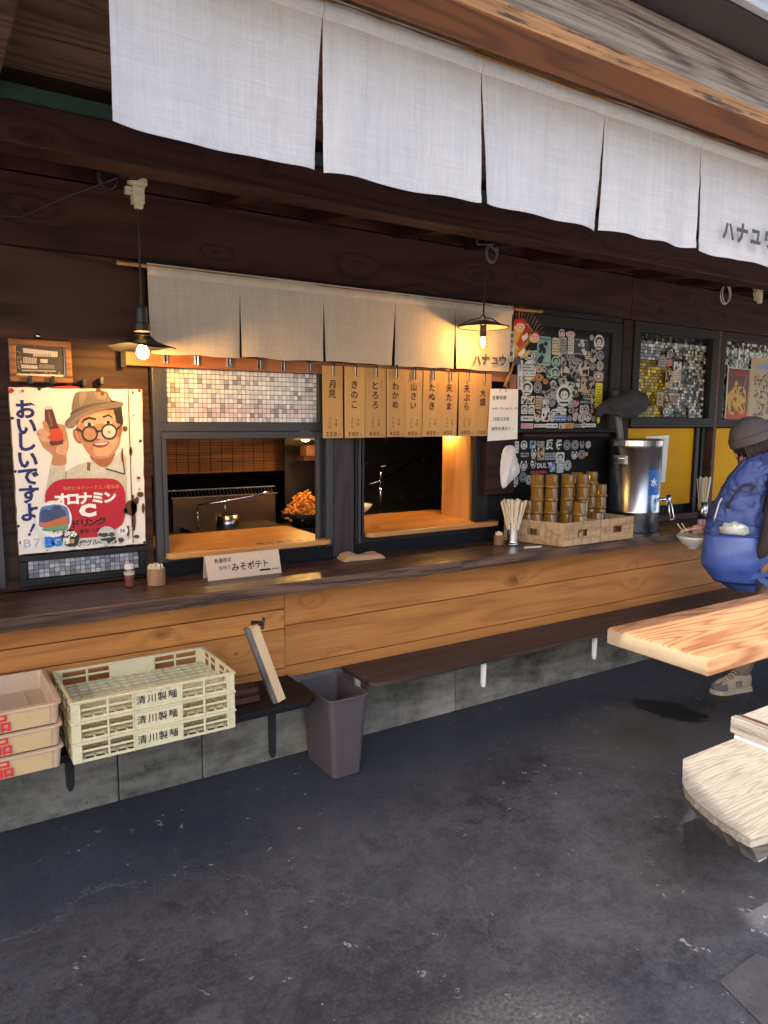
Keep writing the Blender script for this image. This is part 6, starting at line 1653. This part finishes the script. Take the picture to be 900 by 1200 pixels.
# upright pieces at the back right of the first hatch
for x, y, w_, m, lb_ in ((2.14, 4.40, .03, M['red_timber'], 'narrow reddish upright behind the tempura'), (2.22, 4.42, .03, M['weathered'], 'narrow pale upright behind the tempura'), (2.34, 4.44, .075, M['pale_wood'], 'broad pale wooden upright behind the tempura')):
    tag(MB().hexa([(x, y, .02), (x + w_, y, .02), (x + w_, y + .02, .02), (x, y + .02, .02), (x + .03, y, 1.22), (x + .03 + w_, y, 1.22), (x + .03 + w_, y + .02, 1.22), (x + .03, y + .02, 1.22)]).build('upright_board', m, None, origin=(x, y, 0)), lb_, 'board')
# second hatch: bowl, swivel tap, back shelf
bx, bz = W(420, 575, 3.75)
tag(MB().lathe([(0, 0), (.045, 0), (.05, .012), (.09, .05), (.112, .078), (.108, .078), (.086, .05), (.04, .016), (0, .014)], 24, (bx - .03, 3.75, .958)).build('noodle_bowl', M['ceramic'], None, smooth=True, origin=(bx - .03, 3.75, .958)), 'pale bowl on the worktop inside the right hatch', 'bowl')
wt_ = thing('kitchen_worktop', 'dark steel worktop inside the right hatch', 'worktop', (3.0, 4.0, 0))
MB().box(2.05, 3.6, 3.67, 4.4, .0, .957).build('cabinet', plain('worktop', (.02, .02, .022), .3, .6), wt_, bev=.003)
MB().box(2.05, 3.6, 4.38, 4.40, .958, 1.45).build('splash_back', plain('splash', (.015, .015, .017), .25), wt_)
tpz = thing('kitchen_tap', 'thin chrome swivel tap inside the right hatch', 'tap', (2.36, 4.0, .958))
q0 = W(447, 562, 4.0); q1 = W(447, 545, 4.0); q2 = W(466, 545, 4.0); q3 = W(478, 541, 4.0)
mb = MB(); e0 = W(434, 567, 4.0); e1 = W(446, 563, 4.0); e2 = W(482, 541, 4.0); e3 = W(483, 546, 4.0)
mb.tube([(e0[0], 4.0, e0[1]), (e1[0], 4.0, e1[1]), (e2[0], 3.98, e2[1]), (e3[0], 3.98, e3[1])], .006, 8); mb.tube([(e1[0], 4.0, e1[1] - .01), (e1[0], 4.0, e1[1] + .09)], .010, 8); mb.tube([(e1[0], 4.0, e1[1] + .09), (e1[0] + .11, 4.0, e1[1] + .11)], .005, 6); mb.tube([(e1[0], 4.0, .958), (e1[0], 4.0, e1[1])], .008, 8)
mb.build('spout', M['chrome'], tpz, smooth=True)
sh = thing('kitchen_shelf', 'wooden shelf with a jar at the left of the right hatch', 'shelf', (2.2, 4.2, 1.33))
MB().box(2.05, 2.38, 4.1, 4.25, 1.285, 1.31).build('board', M['dark_timber'], sh)
MB().box(2.08, 2.26, 4.12, 4.22, 1.311, 1.38).build('box', M['red_timber'], sh, bev=.003)
# two small lamps over the hatches
def klamp(x, y, z, label):
    t = thing('hatch_lamp', label, 'lamp', (x, y, z))
    MB().lathe([(.016, .07), (.02, .065), (.055, .02), (.075, .0)], 24, (x, y, z)).build('lamp_shade', M['ceramic'], t, smooth=True, solid=.002)
    MB().lathe([(0, -.012), (.022, -.006), (.028, .012), (.02, .032), (0, .04)], 14, (x, y, z)).build('bulb', M['kitchen_glow'], t, smooth=True)
    MB().tube([(x, y, z + .065), (x, y, 2.418)], .004, 6).build('cord', M['black_metal'], t)
kx, kz = W(524, 512, 3.36)
klamp(kx, 3.36, kz + .020, 'small white shaded lamp over the right serving board')
kx, kz = W(358, 516, 3.95)
klamp(kx, 3.95, kz + .005, 'small shaded lamp at the back right of the left hatch')
kx, kz = W(262, 470, 3.62)
klamp(kx, 3.62, 1.62, 'small shaded lamp above the kitchen range behind the mosaic window')
# ------------------------------------------------------------------ person with the front-worn backpack
def skin_mesh(nodes, edges, root=0, sub=2):
    me = bpy.data.meshes.new('tmp'); me.from_pydata([n[0] for n in nodes], edges, [])
    ob = bpy.data.objects.new('tmp', me); COL.objects.link(ob)
    md = ob.modifiers.new('skin', 'SKIN'); md.use_smooth_shade = True
    for i, n in enumerate(nodes):
        sv_ = me.skin_vertices[0].data[i]; sv_.radius = n[1] if isinstance(n[1], tuple) else (n[1], n[1]); sv_.use_root = (i == root)
    s_ = ob.modifiers.new('sub', 'SUBSURF'); s_.levels = sub; s_.render_levels = sub
    dg = bpy.context.evaluated_depsgraph_get(); dg.update()
    out_ = bpy.data.meshes.new_from_object(ob.evaluated_get(dg))
    bpy.data.objects.remove(ob); bpy.data.meshes.remove(me)
    return out_
pe = thing('person', 'person in grey beanie and dark jacket wearing a blue backpack in front, holding a bowl', 'person', (4.02, 2.18, 0))
F = Vector((-.50, .866, 0)); L = Vector((-.866, -.50, 0))      # facing the counter; her left side is towards the camera
base = Vector((4.06, 2.13, 0))
def at(f, l, z): v = base + F * f + L * l; return (v.x, v.y, z)
HX, HY, HZ = at(.085, 0, 1.435)
tx, ty_ = G(828, 810, .02); hx_, hy_ = G(877, 803, .02)
ffw = (Vector((tx, ty_, 0)) - Vector((hx_, hy_, 0))).normalized()
ANK = (hx_ + ffw.x * .06, hy_ + ffw.y * .06)
nodes = [(at(-.02, 0, .86), (.135, .115)),            # 0 pelvis
         (at(.0, 0, 1.00), (.125, .105)), (at(.03, 0, 1.13), (.130, .105)), (at(.065, 0, 1.235), (.115, .085)),   # 1-3 trunk
         (at(.10, 0, 1.29), .055), (at(.15, 0, 1.335), .052), (at(.195, 0, 1.385), .070), (at(.19, 0, 1.455), .070),   # 4-7 neck, head
         (at(.06, .155, 1.235), .062), (at(.085, .215, 1.00), .050), (at(.115, .185, .86), .040), (at(.17, .11, .77), .026),  # 8-11 left arm
         (at(.06, -.155, 1.235), .060), (at(.14, -.23, 1.03), .048), (at(.32, -.12, .945), .036), (at(.43, -.035, .915), .026),   # 12-15 right arm
         (at(-.02, .09, .80), .095), (((at(.03, .10, .46)[0] * .5 + ANK[0] * .5), (at(.03, .10, .46)[1] * .5 + ANK[1] * .5), .46), .064), ((ANK[0], ANK[1], .13), .056), ((ANK[0], ANK[1], .09), .052),    # 16-19 left leg
         (at(-.02, -.09, .80), .095), (at(-.08, -.12, .46), .062), (at(-.22, -.14, .12), .050), (at(-.22, -.14, .07), .045)]
edges = [(0, 1), (1, 2), (2, 3), (3, 4), (4, 5), (5, 6), (6, 7), (3, 8), (8, 9), (9, 10), (10, 11), (3, 12), (12, 13), (13, 14), (14, 15), (0, 16), (16, 17), (17, 18), (18, 19), (0, 20), (20, 21), (21, 22), (22, 23)]
me = skin_mesh(nodes, edges)
for m in (M['trousers'], M['sleeve'], M['skin']): me.materials.append(m)
hand_l = Vector(at(.17, .11, .77)); hand_r = Vector(at(.43, -.035, .915))
for p in me.polygons:
    c = p.center
    if c.z > 1.30: p.material_index = 2
    elif (c - hand_l).length < .06 or (c - hand_r).length < .06: p.material_index = 2
    elif c.z > .84 or (c - base).dot(L) > .172 and c.z > .6: p.material_index = 1
    else: p.material_index = 0
for v in me.vertices: v.co -= Vector((4.02, 2.18, 0))
me.name = 'body'
ob = bpy.data.objects.new('body', me); COL.objects.link(ob); ob.parent = pe; ob['_o'] = (4.02, 2.18, 0)
# hands with fingers around the bowl
def hand(root, fwd, side, up, name):
    mb = MB()
    root = Vector(root)
    mb.tube([root - fwd * .03, root, root + fwd * .045, root + fwd * .075], [.022, .027, .034, .026], 10)
    for k, ln_ in enumerate((.065, .075, .072, .055)):
        b = root + fwd * .065 + side * (.024 - .016 * k)
        mb.tube([b, b + fwd * ln_ * .45 + up * .006, b + fwd * ln_ * .8 - up * .006, b + fwd * ln_ - up * .024], [.0095, .009, .008, .0065], 8)
    b = root + fwd * .02 + side * .03
    mb.tube([b, b + side * .02 + fwd * .025 + up * .012, b + side * .02 + fwd * .055 + up * .012], [.011, .010, .008], 8)
    return mb.build(name, M['skin'], pe, smooth=True, sub=1)
bwx, bwz = W(814, 630, 2.56)
bowl_c = Vector((bwx, 2.56, bwz))
dirh = (bowl_c - hand_l); dirh.z = 0; dirh.normalize()
hand(hand_l, F, -L, Vector((0, 0, 1)), 'hand')
hand(hand_r, (F * .9 + L * .35).normalized(), L, Vector((0, 0, 1)), 'hand')
# head: beanie, hair, face parts.  The head is turned to the bowl and tilted down
hd = Vector(at(.205, .005, 1.405))
ff = (F + Vector((-.35, -.15, -.45))).normalized()
sd = ff.cross(Vector((0, 0, 1))).normalized(); upv = sd.cross(ff).normalized()
def hp(f, s, u): return tuple(hd + ff * f + sd * s + upv * u)
def ball(name, cf, cs, cu, rf, rs, ru, mat, fn=None, n=24, m=16, lo=-1.0, hi=1.0, sub=0):
    mb = MB()
    def g(a, t):
        th = math.pi * (-.5 + (.5 + .5 * lo) + (hi - lo) * .5 * t); ph = 2 * math.pi * a
        q = [cf + rf * math.cos(th) * math.cos(ph), cs + rs * math.cos(th) * math.sin(ph), cu + ru * math.sin(th)]
        if fn: q = fn(q, ph, th)
        return hp(*q)
    mb.grid(g, n, m)
    return mb.build(name, mat, pe, smooth=True, sub=sub)
def face_fn(q, ph, th):
    f, s, u = q
    if f > 0:
        f += .014 * math.exp(-((s) / .016) ** 2 - ((u + .005) / .02) ** 2) + .006 * math.exp(-(s / .03) ** 2 - ((u + .055) / .02) ** 2)   # nose, chin
        f -= .008 * (math.exp(-((abs(s) - .033) / .016) ** 2 - ((u - .022) / .014) ** 2))
    return [f, s * (1 - .12 * max(0, -u) / .1), u]
ball('face', .0, 0, 0, .093, .076, .112, M['skin'], face_fn, 32, 24)
hair_o = ball('hair', -.018, 0, .006, .100, .090, .118, M['hair'], lambda q, p, t: [q[0] - (.0 if math.cos(p) < .1 else .035 * max(0, math.cos(p))), q[1] * (1 + .05 * mnoise.noise(Vector((p * 6, t * 2, 1)))), q[2]], 32, 20, -.8, 1.0)
mb = MB()
for k in range(26):                                     # fringe
    s = -.066 + .132 * k / 25; j = random.uniform(-.006, .006)
    mb.tube([hp(.075 - abs(s) * .4, s, .075), hp(.100 - abs(s) * .45, s * 1.08, .04), hp(.098 - abs(s) * .42 + j, s * 1.12 + j, -.018 + random.uniform(-.016, .010))], [.007, .009, .003], 5)
for sgn in (-1, 1):
    for k in range(14): mb.tube([hp(.062 - .012 * k, sgn * (.074 + .0012 * k), .06), hp(.066 - .012 * k, sgn * (.083 + .001 * k), -.01), hp(.066 - .012 * k + random.uniform(-.01, .01), sgn * .086, -.085 + random.uniform(-.02, .02))], [.007, .009, .003], 5)
mb.build('fringe', M['hair'], hair_o, smooth=True)
mb = MB()
for s in (-.033, .033): mb.tube([hp(.074, s - .014, .018), hp(.080, s, .014), hp(.074, s + .014, .018)], .0028, 5)
mb.build('eyelid', M['hair'], pe, smooth=True)
MB().tube([hp(.088, -.018, -.048), hp(.092, 0, -.050), hp(.088, .018, -.048)], .0032, 6).build('mouth', plain('lips', (.40, .13, .11), .5), pe, smooth=True)
for s in (-1, 1): ball('ear', -.005, s * .083, -.005, .018, .009, .03, M['skin'], None, 12, 8)
ball('beanie', -.008, 0, .068, .112, .100, .108, M['beanie'], lambda q, p, t: [q[0] * (1 + .006 * math.sin(p * 40)) + .003 * mnoise.noise(Vector((p * 2, t * 4, 3))), q[1] * (1 + .006 * math.sin(p * 40)), q[2] + .004 * mnoise.noise(Vector((math.cos(p) * 2, math.sin(p) * 2, t * 3)))], 60, 20, -.16, 1.0)
mb = MB()
rb = [(.112, -.034), (.117, -.03), (.118, .02), (.114, .026)]
mb.grid(lambda a, t: hp(-.008 + .118 * math.cos(6.2832 * a) * (1 + .012 * (math.sin(a * 6.2832 * 36))) * (1 if t < .9 else .98), .105 * math.sin(6.2832 * a) * (1 + .012 * (math.sin(a * 6.2832 * 36))), .032 + .048 * t), 72, 4)
mb.build('beanie_cuff', M['beanie'], pe, smooth=True, solid=.005)
# shoes
def shoe(an, fwd, name='shoe'):
    an = Vector((an[0], an[1], 0)); sdv = Vector((fwd.y, -fwd.x, 0))
    def loop(f, wd, z): return an + fwd * f + sdv * wd + Vector((0, 0, z))
    prof = [(-.075, .026, .075), (-.06, .036, .088), (-.02, .040, .094), (.03, .041, .085), (.08, .044, .066), (.12, .046, .054), (.155, .042, .046), (.178, .028, .036), (.186, .010, .026)]
    def ring(z0, k, grow=0.0):
        left = [loop(f, -(w_ + grow) * k, 0) for f, w_, h_ in prof]; right = [loop(f, (w_ + grow) * k, 0) for f, w_, h_ in prof[::-1]]; return left + right
    mb = MB(); n = len(prof) * 2; hs = [h_ for _, _, h_ in prof] + [h_ for _, _, h_ in prof[::-1]]
    vs = []
    for k, kk in ((0.0, 1.0), (.45, 1.02), (.85, .82), (1.0, .45)):
        for p, h_ in zip(ring(0, kk), hs): vs.append((p.x, p.y, .024 + (h_ - .004) * k))
    fs = []
    for r in range(3):
        for k in range(n): fs.append((r * n + k, r * n + (k + 1) % n, (r + 1) * n + (k + 1) % n, (r + 1) * n + k))
    fs.append(tuple(3 * n + k for k in range(n)))
    mb.add(vs, fs)
    fs_mat = []
    for f in fs:
        cx_ = sum((Vector(vs[i]) - an).dot(fwd) for i in f) / len(f); cz_ = sum(vs[i][2] for i in f) / len(f)
        fs_mat.append(1 if (cx_ > .10 or cx_ < -.045) and cz_ < .062 else 0)
    mb.m = fs_mat
    o = mb.build(name, [M['shoe_tan'], M['shoe_grey']], pe, smooth=True, sub=1)
    mb = MB(); rr = ring(0, 1.0, .004); mb.add([(p.x, p.y, .001) for p in rr] + [(p.x, p.y, .024) for p in rr], [tuple(range(n)), tuple(range(n, 2 * n))] + [(k, (k + 1) % n, n + (k + 1) % n, n + k) for k in range(n)])
    mb.build('sole', M['sole'], o, bev=.004)
    mb = MB()
    for k in range(5):
        c_ = loop(.04 + .018 * k, 0, .114 - .011 * k); mb.tube([c_ - sdv * .022 - Vector((0, 0, .006)), c_ + Vector((0, 0, .004)), c_ + sdv * .022 - Vector((0, 0, .006))], .0035, 5)
    mb.build('lace', M['chopstick'], o, smooth=True)
    e = an + fwd * .045 - sdv * .0 ; mb = MB()
    sidev = sdv if (Vector((0, 0, 0)) - an).dot(sdv) > 0 else -sdv
    for k in range(3): q = an + fwd * (.02 + .017 * k) + sidev * .0435; mb.bar(q + Vector((0, 0, .036)), q + fwd * .006 + sidev * (-.003) + Vector((0, 0, .066)), .008, .004, up=tuple(fwd))
    q = an + fwd * .035 + sidev * .0415; mb.bar(q + fwd * -.018 + Vector((0, 0, .066)), q + fwd * .028 + Vector((0, 0, .066)), .004, .008)
    mb.build('side_mark', M['shoe_grey'], o)
    return o
tx, ty_ = G(828, 810, .02); hx_, hy_ = G(877, 803, .02)
ffw = (Vector((tx, ty_, 0)) - Vector((hx_, hy_, 0))).normalized()
ank = Vector(at(-.02, .11, 0))
shoe((hx_ + ffw.x * .075, hy_ + ffw.y * .075), ffw)
an2 = at(-.22, -.14, 0); shoe((an2[0], an2[1]), F)

# trouser cuff reaching down to the near shoe
bkt = thing('backpack', 'large blue hiking backpack worn on the chest of the person', 'backpack', (3.86, 2.4, .62))
pc_ = Vector(at(.275, .02, 0))
def pk(f, l, z): v = pc_ + F * f + L * l; return (v.x, v.y, z)
def pack_r(t):                                          # half depth, half width, forward shift along the height
    z = .600 + .795 * t
    pts = [(0, .07, .08, -.07), (.06, .115, .12, -.03), (.18, .150, .150, .0), (.42, .155, .155, -.005), (.62, .140, .152, -.025), (.80, .118, .135, -.065), (.92, .09, .11, -.105), (1, .03, .05, -.14)]
    for a, b in zip(pts[:-1], pts[1:]):
        if a[0] <= t <= b[0]:
            k = (t - a[0]) / (b[0] - a[0]); return z, *[a[i] + (b[i] - a[i]) * k for i in (1, 2, 3)]
    return z, *pts[-1][1:]
mb = MB()
def pg(a, t):
    z, rd, rw, sh_ = pack_r(t); th = 2 * math.pi * a; c_, s_ = math.cos(th), math.sin(th); pw = .62
    f = rd * math.copysign(abs(c_) ** pw, c_) + sh_; l = rw * math.copysign(abs(s_) ** pw, s_)
    cr = mnoise.noise(Vector((f * 10 + z * 14, l * 10, z * 9 - f * 16)))
    w_ = .010 * mnoise.noise(Vector((f * 9, l * 9, z * 12))) - .016 * (1 - abs(cr)) ** 6 * (.4 + t) + .005 * mnoise.noise(Vector((f * 45 + z * 30, l * 30, z * 40 - f * 30)))
    return pk(f * (1 + w_ * 6), l * (1 + w_ * 6), z)
mb.grid(pg, 110, 90)
def psurf(th, t, out=.004):
    z, rd, rw, sh_ = pack_r(t); c_, s_ = math.cos(th), math.sin(th); pw = .62
    return pk((rd + out) * math.copysign(abs(c_) ** pw, c_) + sh_, (rw + out) * math.copysign(abs(s_) ** pw, s_), z)
mb.build('main_bag', M['pack_blue'], bkt, smooth=True)
# stretch side pocket on the camera side, with a wrapped bottle
mb = MB()
def sp_(a, t):
    z = .650 + .290 * t - .03 * t * a; th = -1.15 + 2.3 * a
    z_, rd, rw, sh_ = pack_r((z - .6) / .795)
    bulge = .040 * math.sin(math.pi * min(1, t * .78 + .10)) * math.sin(math.pi * a) ** .5 + .005
    c_, s_ = math.sin(th), math.cos(th); pw = .62
    f = rd * math.copysign(abs(c_) ** pw, c_) + sh_; l = rw * abs(s_) ** pw
    w_ = .004 * mnoise.noise(Vector((a * 8, t * 8, 2)))
    k_ = 1 + (bulge + w_) / max(.05, math.hypot(f, l))
    return pk(f * k_, l * k_, z)
mb.grid(sp_, 24, 18); mb.build('side_pocket', plain('pack_pocket', (.045, .085, .30), .38, var=.35, bump=.8, bscale=30), bkt, smooth=True, solid=.003)
tag(bkt, bkt['label'], 'backpack')
# straps, bungee, zip line
mb = MB()
q = [pk(.03, .172, 1.10), pk(.0, .176, 1.16), pk(-.045, .168, 1.205), pk(-.09, .155, 1.20), pk(-.075, .168, 1.18)]
mb.tube(smooth_pts(q, 5, False), .006, 8); mb.tube([pk(.035, .178, 1.075), pk(.03, .178, 1.11)], .010, 8); mb.build('bungee_cord', M['black_cloth'], bkt, smooth=True)
mb = MB()
for dz, f0 in ((0, 0.10), ):
    qq = [psurf(.92, t_) for t_ in (.50, .54, .58, .62, .66)]; mb.tube(qq, .004, 6)
mb.build('zip', M['white_metal'], bkt, smooth=True)
mb = MB()
def strap(p, w_=.03, th=.006):
    p = smooth_pts(p, 5, False)
    for a, b in zip(p[:-1], p[1:]): mb.bar(a, b, w_, th, up=tuple(L))
strap([pk(-.10, .15, .70), pk(-.20, .17, .74), pk(-.30, .19, .86), pk(-.34, .19, .98)])
strap([pk(-.12, .14, .72), pk(-.22, .16, .66), pk(-.33, .13, .68)])
mb.build('hip_strap', M['pack_blue'], bkt)
mb = MB(); strap([pk(-.12, .10, 1.34), pk(-.20, .13, 1.36), pk(-.28, .14, 1.30), pk(-.31, .13, 1.18), pk(-.29, .15, 1.0), pk(-.20, .16, .86), pk(-.13, .15, .76)], .05, .012); mb.build('shoulder_strap', M['pack_dark'], bkt)
# folds / top lid
mb = MB()
def lidg(a, t):
    th = 2 * math.pi * a; z, rd, rw, sh_ = pack_r(.80 + .20 * t); c_, s_ = math.cos(th), math.sin(th); k_ = 1.05 + .04 * math.sin(th * 3 + t * 4)
    return pk(rd * k_ * math.copysign(abs(c_) ** .7, c_) + sh_, rw * k_ * math.copysign(abs(s_) ** .7, s_), z + .008)
mb = MB()
for th0, th1 in ((.95, .75), (2.15, 2.35)): mb.tube([psurf(th0 + (th1 - th0) * k / 24, .12 + .80 * k / 24, .002) for k in range(25)], .0035, 6)
mb.tube([psurf(.55 + 2.0 * k / 20, .43 - .03 * k / 20, .026) for k in range(21)], .004, 6)
mb.build('piping', M['pack_dark'], bkt, smooth=True)
mb = MB()
for tt_ in (.52, .74): mb.tube([psurf(.6 + 1.9 * k / 20, tt_ - .05 * k / 20, .003) for k in range(21)], .0045, 6)
mb.build('compression_strap', M['pack_dark'], bkt, smooth=True)
bo = thing('wrapped_bottle', 'clear plastic wrapped bundle tucked in the backpack side pocket', 'plastic bundle', pk(.0, .17, .90))
mb = MB()
c_ = Vector(pk(-.005, .150, .952)); 
def bg(a, t):
    th = math.pi * (-.5 + t); ph = 2 * math.pi * a; n_ = 1 + .18 * mnoise.noise(Vector((math.cos(ph) * 2, math.sin(ph) * 2, th * 3)))
    v = c_ + F * (.074 * n_ * math.cos(th) * math.cos(ph)) + L * (.026 * n_ * math.cos(th) * math.sin(ph)) + Vector((0, 0, .050 * n_ * math.sin(th) - .10 * 0))
    return tuple(v)
mb.grid(bg, 24, 14); mb.build('bundle', plain('wrap', (.36, .39, .36), .15, var=.5, bump=1.0, bscale=45, coat=.8), bo, smooth=True)
# bowl with chopsticks, pink can
bw = thing('noodle_bowl', 'pale noodle bowl with chopsticks held before the counter', 'bowl', tuple(bowl_c))
MB().lathe([(0, -.066), (.034, -.066), (.036, -.056), (.07, -.036), (.098, -.002), (.104, .012), (.101, .013), (.094, .0), (.064, -.034), (0, -.046)], 32, tuple(bowl_c)).build('bowl', M['ceramic'], bw, smooth=True)
for k in (0, 1):
    a = Vector(W(0, 0, 1) + (0,)) if False else None
    p0 = W(794 + 5 * k, 614 + (0 if k == 0 else -.5), 2.50); p1 = W(807 + 4 * k, 628, 2.56)
    MB().tube([(p0[0], 2.50, p0[1]), (p1[0], 2.56, p1[1] - .02)], [.0026, .0036], 6).build('chopstick', M['chopstick'], bw, smooth=True)
cx_, cz_ = W(821.5, 618, 2.62)
cn = thing('pink_can', 'small pink and white can standing on the counter by the bowl', 'can', (cx_ + .02, 2.735, ZC))
kx_, _ = W(821.5, 618, 2.735)
MB().lathe([(0, 0), (.022, 0), (.024, .003), (.024, .058), (.022, .062), (0, .062)], 20, (kx_, 2.735, ZC + .0005)).build('can_body', plain('can_pink', (.60, .30, .36), .35, var=.2), cn, smooth=True)
mb = MB(); write(mb, 'カップ', kx_ - .012, ZC + .035, .014, 2.7098, bold=.01, step=.012); mb.build('lettering', M['ink_red'], cn)
for o in bpy.data.objects:
    if '_o' in o: del o['_o']
